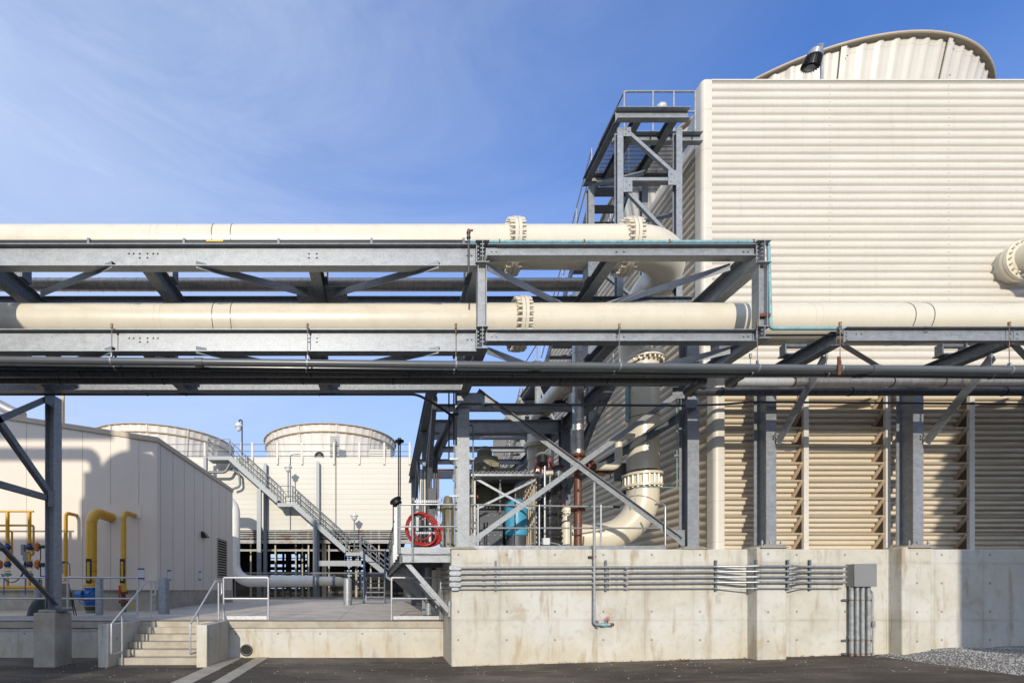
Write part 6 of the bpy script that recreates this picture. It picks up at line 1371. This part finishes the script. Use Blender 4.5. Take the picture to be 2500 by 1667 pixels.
for (px0, px1, py0, py1, side, lb) in ((337, 352, 1388, 1411, 0, 'white paper with blue tape at the front corner of the tan building'), (409, 417, 1392, 1414, 1, 'white paper with blue tape on the tan side wall nearer the corner'), (487, 493, 1395, 1414, 1, 'white paper with blue tape on the tan side wall nearer the vent'), (99, 109, 1382, 1406, 0, 'white paper with blue tape left of the left column')):
    t = None
    if not side:
        Y = YBf - 0.015; x0_, x1_, z0_, z1_ = PX(px0, Y), PX(px1, Y), PZ(py1, Y), PZ(py0, Y)
        t = thing('paper_notice', lb, 'paper', ((x0_+x1_)/2, Y, z0_), 'taped notices on the tan building')
        MB().box(x0_, x1_, Y, Y+0.003, z0_, z1_).build('sheet', PAPER, t)
        for z in (z0_, z1_): MB().box(x0_-0.01, x1_+0.01, Y-0.004, Y-0.001, z-0.025, z+0.02).build('tape', TAPE, t)
    else:
        y0_ = xe*1180/(px0-940)*1.0; y1_ = xe*1180/(px1-940); ym = (y0_+y1_)/2; z0_, z1_ = PZ(py1, ym), PZ(py0, ym); X_ = xv_(ym)+0.008
        t = thing('paper_notice', lb, 'paper', (X_, ym, z0_), 'taped notices on the tan building')
        MB().box(X_, X_+0.003, min(y0_, y1_), max(y0_, y1_), z0_, z1_).build('sheet', PAPER, t)
        for z in (z0_, z1_): MB().box(X_+0.004, X_+0.007, min(y0_, y1_)-0.02, max(y0_, y1_)+0.02, z-0.025, z+0.02).build('tape', TAPE, t)
t = thing('vent_pole', 'slim yellow vent pipe standing up from the tan roof', 'pipe', (PX(155, 17), 17, 6.5))
MB().tube([(PX(155, 17), 17, 6.5), (PX(155, 17), 17, 9.5)], 0.04, 12).build('pipe_run', YEL, t)
t = thing('curved_roof_duct', 'grey curved duct crossing the tan roof at the left edge', 'duct', (-15, 20, 7.6))
MB().tube([P(-60, 962, 20), P(0, 990, 20), P(25, 1003, 20), P(55, 1015, 20)], 0.22, 20).build('duct', INS, t)

# ------------------------------------------------------------------ GAS PIPING
YG = 14.45
def gaspipe(label, px_, Y, wpx, ptop, pend, pybase, Yw=YBf):
    t = thing('gas_pipe', label, 'gas pipe', (PX(px_, Y), Y, dz(Y)), 'yellow gas pipes into the tan building')
    r_ = wpx/2*Y/1180; x = PX(px_, Y); ztop_ = PZ(ptop, Y)-r_
    MB().tube(bendpath([(x, Y, PZ(pybase, Y)), (x, Y, ztop_), (x + 0.06 if r_ > 0.1 else x+0.02, Yw+0.05, ztop_ - (0.05 if r_ > 0.1 else 0))], min(r_*2.6, 0.5), 14), r_, 28).build('pipe_run', YEL, t, sharp=50)
    return t, x, r_
t, x, r_ = gaspipe('fat yellow gas pipe rising from the blue valve and bending into the tan wall', 223, YG, 24.5, 1235, 283, 1425)
mb = MB()
for py_ in (1300, 1273): mb.lathe((x, YG, PZ(py_, YG)), (0, 0, 1), [(r_, -0.006), (r_+0.004, 0), (r_, 0.006)], 28)
mb.build('weld_seam', YEL, t)
def gaslabel(t, x, Y, r_, px0, px1, txt, sz):
    a, b = PX(px0, Y-r_), PX(px1, Y-r_); zt5, zb5 = PZ(1364, Y), PZ(1423, Y)
    cxx = x; mb = MB(); vs = []
    plate = MB().box(a, b, Y-r_-0.022, Y-r_*0.6, zb5, zt5).build('label_plate', BLACK, t)
    w5 = (b-a); MB().box(a+w5*0.22, b-w5*0.22, Y-r_-0.025, Y-r_-0.023, zb5+0.08, zt5-0.09).build('label_band', LABEL, plate)
    text_mesh('lettering', txt, sz, BLACK, plate, ((a+b)/2, Y-r_-0.027, (zt5+zb5)/2), (0, 0, 1), (-1, 0, 0), 0.0005)
    mb = MB()
    for py_ in (1370, 1394, 1418): mb.lathe((x, Y, PZ(py_, Y)), (0, 0, 1), [(r_+0.001, -0.006), (r_+0.006, -0.006), (r_+0.006, 0.006), (r_+0.001, 0.006)], 28)
    mb.build('cable_tie', BLACK, t)
gaslabel(t, x, YG, r_, 211, 222.5, '30 PSI NATURAL GAS', 0.056)
t.name = 'gas_pipe'
MB().lathe((x, YG, 0), (0, 0, 1), [(r_, PZ(1424, YG)), (0.16, PZ(1424, YG)), (0.19, PZ(1426, YG)), (0.19, PZ(1431, YG)), (0.1, PZ(1431, YG))], 28).bolts((x, YG, PZ(1428.5, YG)), (0, 0, 1), 0.172, 12, 0.014, 0.09).build('flange', YEL, t)
v = thing('blue_valve', 'bulky bright blue valve under the fat yellow pipe', 'valve', (x, YG, 0.95))
zb6, zt6 = PZ(1478, YG), PZ(1434, YG)
MB().lathe((x-0.02, YG, (zb6+zt6)/2), (0, 0, 1), [(0.0, (zb6-zt6)/2), (0.19, (zb6-zt6)/2), (0.19, (zb6-zt6)/2+0.04), (0.14, (zb6-zt6)/2+0.06), (0.21, -0.1), (0.22, 0.1), (0.14, (zt6-zb6)/2-0.05), (0.19, (zt6-zb6)/2-0.03), (0.19, (zt6-zb6)/2), (0.0, (zt6-zb6)/2)], 28).build('body', BLUE, v)
MB().tube([(x-0.16, YG-0.16, PZ(1452, YG)), (x-0.36, YG-0.2, PZ(1452, YG))], [0.15, 0.12], 20).build('gear_case', BLUE, v)
MB().tube([(x-0.05, YG-0.2, PZ(1458, YG)), (x+0.18, YG-0.2, PZ(1433, YG))], 0.02, 8).build('handle', BLUE, v)
gc = [c_ for c_ in v.children if c_.name.startswith('gear_case')][0]
MB().torus((x-0.05, YG-0.3, PZ(1462, YG)), (0.2, -1, 0.1), 0.12, 0.012).build('handwheel', BLUE, gc)
g = thing('green_pipe_stub', 'green coated pipe stub with brown flange below the blue valve', 'pipe', (x, YG, 0.93))
MB().lathe((x, YG, 0), (0, 0, 1), [(0.19, PZ(1484, YG)), (0.19, PZ(1480, YG)), (0.0, PZ(1480, YG))], 24).lathe((x, YG, 0), (0, 0, 1), [(0.15, PZ(1489, YG)), (0.17, PZ(1484, YG))], 24).build('flange', RUST, g)
MB().tube([(x, YG, 0.9), (x, YG, PZ(1486, YG))], 0.15, 24).build('pipe_run', GREEN, g)
t, x, r_ = gaspipe('middling yellow gas pipe right of the fat one, elbow into the wall', 301.5, 14.8, 12.5, 1244, 333, 1445)
gaslabel(t, x, 14.8, r_, 293.5, 304, '15 PSI NATURAL GAS', 0.05)
MB().lathe((x, 14.8, 0), (0, 0, 1), [(r_, PZ(1443, 14.8)), (0.13, PZ(1444, 14.8)), (0.13, PZ(1449, 14.8)), (0.06, PZ(1449, 14.8)), (0.06, PZ(1465, 14.8)), (0.13, PZ(1465, 14.8)), (0.13, PZ(1471, 14.8)), (0.07, PZ(1472, 14.8)), (0.07, 0.93)], 24).build('flange', RUST, t)
MB().tube([(x, 14.8, 0.9), (x, 14.8, PZ(1480, 14.8))], 0.076, 16).build('green_foot', GREEN, t)
MB().box(PX(291, 14.7), PX(294.5, 14.7), 14.66, 14.7, PZ(1459, 14.7), PZ(1428, 14.7)).build('red_lever', RED, t)
MB().tube(bendpath([P(322, 1484, 14.7), P(324, 1478, 14.7), P(324, 1465, 14.7)], 0.05), 0.02, 8).build('drain_stub', YEL, t)
t, x, r_ = gaspipe('slim yellow gas pipe beside the column, arching into the wall', 160.5, 14.9, 8.6, 1247, 190, 1418)
MB().lathe((x, 14.9, PZ(1418, 14.9)), (0, 0, 1), [(0.0, -0.02), (0.09, -0.02), (0.09, 0.02), (0.05, 0.02)], 16).build('flange', YEL, t)
t2 = thing('gauge_assembly', 'small navy gauge on silver fittings hanging beside the slim yellow pipe', 'gauge', P(152, 1405, 14.3))
MB().tube([P(148, 1372, 14.3), P(157, 1372, 14.3)], 0.035, 10).build('gauge_head', NAVY, t2); MB().lathe(P(152, 1400, 14.3), (0, 0, 1), [(0.02, 0), (0.03, 0.1), (0.015, 0.12), (0.03, 0.2), (0.02, 0.3)], 10).build('fitting', RAIL, t2)
MB().tube(bendpath([P(157, 1371, 14.3), P(170, 1371, 14.3), P(171, 1405, 14.3)], 0.12, 6), 0.012, 8).build('hose', BLACK, t2)
# gas train at far left
YQ = 14.0
q = thing('gas_train', 'twin upright yellow gas regulator lines with navy valves at the left edge', 'gas piping', (PX(45, YQ), YQ, dz(YQ)))
for px_ in (18.5, 72):
    MB().tube([P(px_, 1326, YQ), P(px_, 1249, YQ)], 0.05, 14).build('riser', YEL, q)
    MB().tube([P(px_, 1348, YQ), P(px_, 1368, YQ)], 0.042, 14).build('riser', YEL, q)
    mb = MB()
    for py_ in (1324, 1344, 1369, 1385, 1394): mb.lathe(P(px_, py_, YQ), (0, 0, 1), [(0.0, -0.016), (0.078, -0.016), (0.078, 0.016), (0.0, 0.016)], 16)
    mb.build('flange', YEL, q)
    for py_ in (1335, 1377): MB().lathe(P(px_, py_, YQ), (0, 0, 1), [(0.05, -0.10), (0.07, -0.06), (0.095, -0.02), (0.095, 0.02), (0.07, 0.06), (0.05, 0.10)], 16).tube([P(px_-7, py_, YQ), P(px_+7, py_, YQ)], 0.05, 12).build('valve_body', NAVY, q)
    MB().lathe(P(px_, 1402, YQ), (0, 0, 1), [(0.06, -0.03), (0.10, -0.03), (0.09, 0.03), (0.06, 0.05)], 16).build('teal_valve', TEAL if 0 else GREEN, q)
    MB().tube([P(px_, 1405, YQ), P(px_, 1430, YQ)], 0.035, 12).build('riser', YEL, q)
    for py_ in (1334, 1377):
        sx = 1 if px_ > 40 else -1
        xx = px_ + sx*19
        MB().lathe(P(xx, py_, YQ), (0, 0, 1), [(0.0, -0.14), (0.03, -0.13), (0.05, -0.1), (0.075, -0.08), (0.075, 0.08), (0.05, 0.1), (0.03, 0.13), (0.0, 0.14)], 12).build('actuator', ORNG, q)
        MB().tube([P(xx+sx*6, py_, YQ), P(xx+sx*17, py_, YQ)], 0.05, 14).build('position_switch', BLACK, q)
        MB().tube([P(px_, py_, YQ), P(xx, py_, YQ)], 0.02, 8).build('stem', RAIL, q)
        MB().tube(bendpath([P(xx+sx*8, py_+4, YQ), P(xx+sx*8, py_+28, YQ), P(xx+sx*2, py_+56, YQ)], 0.15, 5), 0.014, 8).build('cable', BLACK, q)
MB().tube([P(-200, 1248, YQ), P(82, 1248, YQ)], 0.026, 12).build('header', YEL, q)
MB().tube(bendpath([P(-200, 1282, YQ+.1), P(82, 1282, YQ+.1), P(82, 1352, YQ+.1), P(72, 1357, YQ)], 0.05, 4), 0.03, 12).build('header', YEL, q)
MB().tube(bendpath([P(-200, 1296, YQ+.1), P(29.5, 1296, YQ+.1), P(29.5, 1357, YQ+.1), P(20, 1357, YQ)], 0.05, 4), 0.028, 12).build('header', YEL, q)
MB().tube([P(-200, 1434, YQ), P(118, 1433, YQ)], 0.052, 14).build('manifold', YEL, q)
MB().tube(bendpath([P(4, 1400, YQ-.1), P(12, 1420, YQ-.1), P(40, 1422, YQ-.1), P(56, 1398, YQ-.1), P(60, 1370, YQ-.1)], 0.3, 6), 0.016, 8).tube(bendpath([P(62, 1368, YQ-.1), P(62, 1385, YQ-.1), P(52, 1410, YQ-.1)], 0.2, 6), 0.016, 8).build('cable', BLACK, q)
bevbox('control_box', PX(56, YQ), PX(69, YQ), YQ-0.02, YQ+0.1, PZ(1368, YQ), PZ(1346, YQ), GREYB, q)
bevbox('switch_box', PX(50, YQ), PX(58, YQ), YQ, YQ+0.1, PZ(1354, YQ), PZ(1328, YQ), GREYB, q)
for px_ in (9, 61): MB().box(PX(px_-1, 13.6), PX(px_+1, 13.6), 13.6, 13.62, PZ(1452, 13.6), PZ(1404, 13.6)).build('blue_lever', BLUE, q)
# black sheet covered thing and folded chair
o = MB(); rnd = random.Random(2)
vs = []; ringn = 14
for j, (w5, zf5) in enumerate(((0.27, 0.93), (0.24, 1.05), (0.20, 1.2), (0.16, 1.35), (0.12, 1.43))):
    for k in range(ringn):
        a = 2*math.pi*k/ringn; rr2 = w5*(1 + 0.22*math.sin(3*a + j) + rnd.uniform(-.08, .08)); vs.append((PX(82, 12.7) + (0.04*j) + rr2*math.cos(a), 12.75 + rr2*0.6*math.sin(a), zf5))
o.add(vs, [(j*ringn+k, j*ringn+(k+1) % ringn, (j+1)*ringn+(k+1) % ringn, (j+1)*ringn+k) for j in range(4) for k in range(ringn)] + [tuple(range(4*ringn, 5*ringn))], True)
o = o.build('black_cover', BLACK); tag(o, 'crumpled black plastic cover standing on the deck behind the brace', 'plastic cover')
t = thing('folding_chair', 'folded olive metal chair standing behind the guard rail beside the left column', 'chair', P(166, 1500, 12.9))
yc = 12.95
mb = MB(); x0_, x1_ = PX(134, yc), PX(176, yc)
pts = [(x0_, PZ(1424, yc)), (PX(160, yc), PZ(1423, yc)), (PX(169, yc), PZ(1432, yc)), (PX(173, yc), PZ(1443, yc)), (PX(175, yc), PZ(1443, yc)), (x0_, PZ(1443, yc))]
n = len(pts); mb.add([(a, yc, b) for a, b in pts] + [(a, yc+0.03, b) for a, b in pts], [tuple(range(n-1, -1, -1)), tuple(range(n, 2*n))] + [(i, n+i, n+(i+1) % n, (i+1) % n) for i in range(n)]); mb.build('backrest', OLIVE, t)
mb = MB(); mb.box(x0_, PX(177, yc), yc+0.05, yc+0.08, PZ(1480, yc), PZ(1445, yc)); mb.build('seat', OLIVE, t, bevel=0.01)
for a, b in (((168, 1424), (181, 1502)), ((171, 1440), (187, 1502)), ((132, 1424), (130, 1502)), ((140, 1440), (136, 1502))): MB().tube([P(a[0], a[1], yc+0.04), P(b[0], b[1], yc+0.04)], 0.013, 8).build('leg', BLACK, t)
MB().tube([P(136, 1487, yc+.04), P(182, 1487, yc+.04)], 0.01, 8).build('crossbar', BLACK, t)

# ------------------------------------------------------------------ bare trees beyond the towers
def tree(px_, Y, ztop, seed, label):
    rg = random.Random(seed); base = Vector((PX(px_, Y), Y, 0.9)); t = thing('bare_tree', label, 'tree', tuple(base), 'bare winter trees far behind')
    trunk = MB(); br = MB()
    def grow(p, d, ln, r, lvl):
        q = p + d*ln; (trunk if lvl < 2 else br).tube([p, p + d*ln*0.5 + Vector((rg.uniform(-.05, .05), 0, rg.uniform(-.03, .05)))*ln, q], [r, r*0.8, r*0.6], 5 if lvl > 1 else 8)
        if lvl >= 6: return
        for k in range(3 if lvl < 4 else 2):
            a = rg.uniform(0, 6.28); s = rg.uniform(0.25, 0.75)
            nd = (d + Vector((math.cos(a)*s, math.sin(a)*s, rg.uniform(-0.1, 0.25)))).normalized()
            grow(p + d*ln*rg.uniform(0.6, 1.0), nd, ln*rg.uniform(0.6, 0.8), max(r*0.58, 0.018), lvl+1)
    grow(base, Vector((0.02, 0, 1)), (ztop)*0.30, ztop*0.016, 0)
    trunk.build('trunk', BARK, t); br.build('branches', BARK, t)
tree(1088, 62, 17, 4, 'bare tree showing left of the left column'); tree(1215, 62, 18.5, 8, 'bare tree showing right of the olive motor'); tree(1275, 70, 19, 15, 'bare tree behind the lower stair flight'); tree(1050, 75, 15, 21, 'bare tree beside the white tower corner')

# ------------------------------------------------------------------ unseen blocks and tank added behind the camera to cast shade on yard and walls
sdv = Vector((0.19, 1, -0.288))
def back(p, y): f = (y - p[1]); return (p[0] + 0.19*f, y, p[2] - 0.288*f)
yb_ = -6.0
a = back((PX(430, 11.9), 11.9, 0), yb_)[0]; ztopA = back((0, YBf, PZ(1312, YBf)), yb_)[2]
nb = thing('shadow_block', 'unseen flat roofed block added behind the camera to shade the left yard', 'building', (a-8, yb_-4, 0))
MB().box(a-22, back((PX(352, 11.9), 11.9, 0), yb_)[0], yb_-1.5, yb_, -0.5, ztopA).build('wall', TANW, nb)  # unseen block; its edge, height and depth are set by the shadow wanted
tk = thing('unseen_tank', 'unseen domed tank with a chimney pipe, added behind the camera for its shadow on the left', 'tank', back((PX(335, YBf), YBf, 0), yb_)[:2] + (0,))
cxk = back((PX(332, YBf), YBf, 0), yb_)[0]; zsh = back((0, YBf, PZ(1160, YBf)), yb_)[2]
MB().lathe((cxk, yb_, 0), (0, 0, 1), [(1.75, 0), (1.75, back((0, YBf, PZ(1232, YBf)), yb_)[2]), (1.72, back((0, YBf, PZ(1228, YBf)), yb_)[2])] + [(1.12*math.cos(R(k*11.25)), zsh + 0.75*math.sin(R(k*11.25))) for k in range(0, 9)], 40).build('shell', TANW, tk)  # unseen tank, outline shaped after the domed shadow on the tan wall
MB().box(cxk-1.6, cxk-0.4, yb_-0.4, yb_+0.4, 0, zsh).build('side_block', TANW, tk)
MB().box(cxk-10, cxk-0.9, yb_-1, yb_+1, back((0, YBf, 6.72), yb_)[2], back((0, YBf, 8.5), yb_)[2]).build('shade_slab', TANW, tk)  # unseen slab added for the shaded band high on the tan wall
MB().tube([(cxk+0.0, yb_, zsh), (cxk+0.0, yb_, zsh+6)], 0.24, 20).build('chimney', TANW, tk)
MB().tube(bendpath([(cxk-9, yb_+0.3, back((0, YBf, PZ(1107, YBf)), yb_)[2]), (cxk-1.15, yb_+0.3, back((0, YBf, PZ(1107, YBf)), yb_)[2]), (cxk-1.15, yb_+0.3, 2)], 0.4), 0.11, 12).tube(bendpath([(cxk-9, yb_+0.3, back((0, YBf, PZ(1123, YBf)), yb_)[2]), (cxk-1.3, yb_+0.3, back((0, YBf, PZ(1123, YBf)), yb_)[2]), (cxk-1.3, yb_+0.3, 2)], 0.3), 0.11, 12).build('pipe_run', TANW, tk)
nb = thing('shadow_block', 'unseen block added behind the camera to shade the right end of the wall', 'building', (18, yb_-4, 0))
xg = back((PX(2342, 10.4), 10.4, 0), yb_)[0]; zg = back((0, 10.8, PZ(1030, 10.8)), yb_)[2]  # edge and top of the added block follow the shade on wall and louvers
mb = MB(); mb.add([(xg, yb_, -0.5), (xg+14, yb_, -0.5), (xg+14, yb_, zg+1.2), (xg+0.6, yb_, zg+0.4), (xg, yb_, zg-1.2), (xg, yb_-8, -0.5), (xg+14, yb_-8, -0.5), (xg+14, yb_-8, zg+1.2), (xg+0.6, yb_-8, zg+0.4), (xg, yb_-8, zg-1.2)],
   [(0,1,2,3,4),(9,8,7,6,5),(0,5,6,1),(1,6,7,2),(2,7,8,3),(3,8,9,4),(4,9,5,0)]); mb.build('wall', TANW, nb)

for o in bpy.data.objects:
    if '_org' in o.keys(): del o['_org']
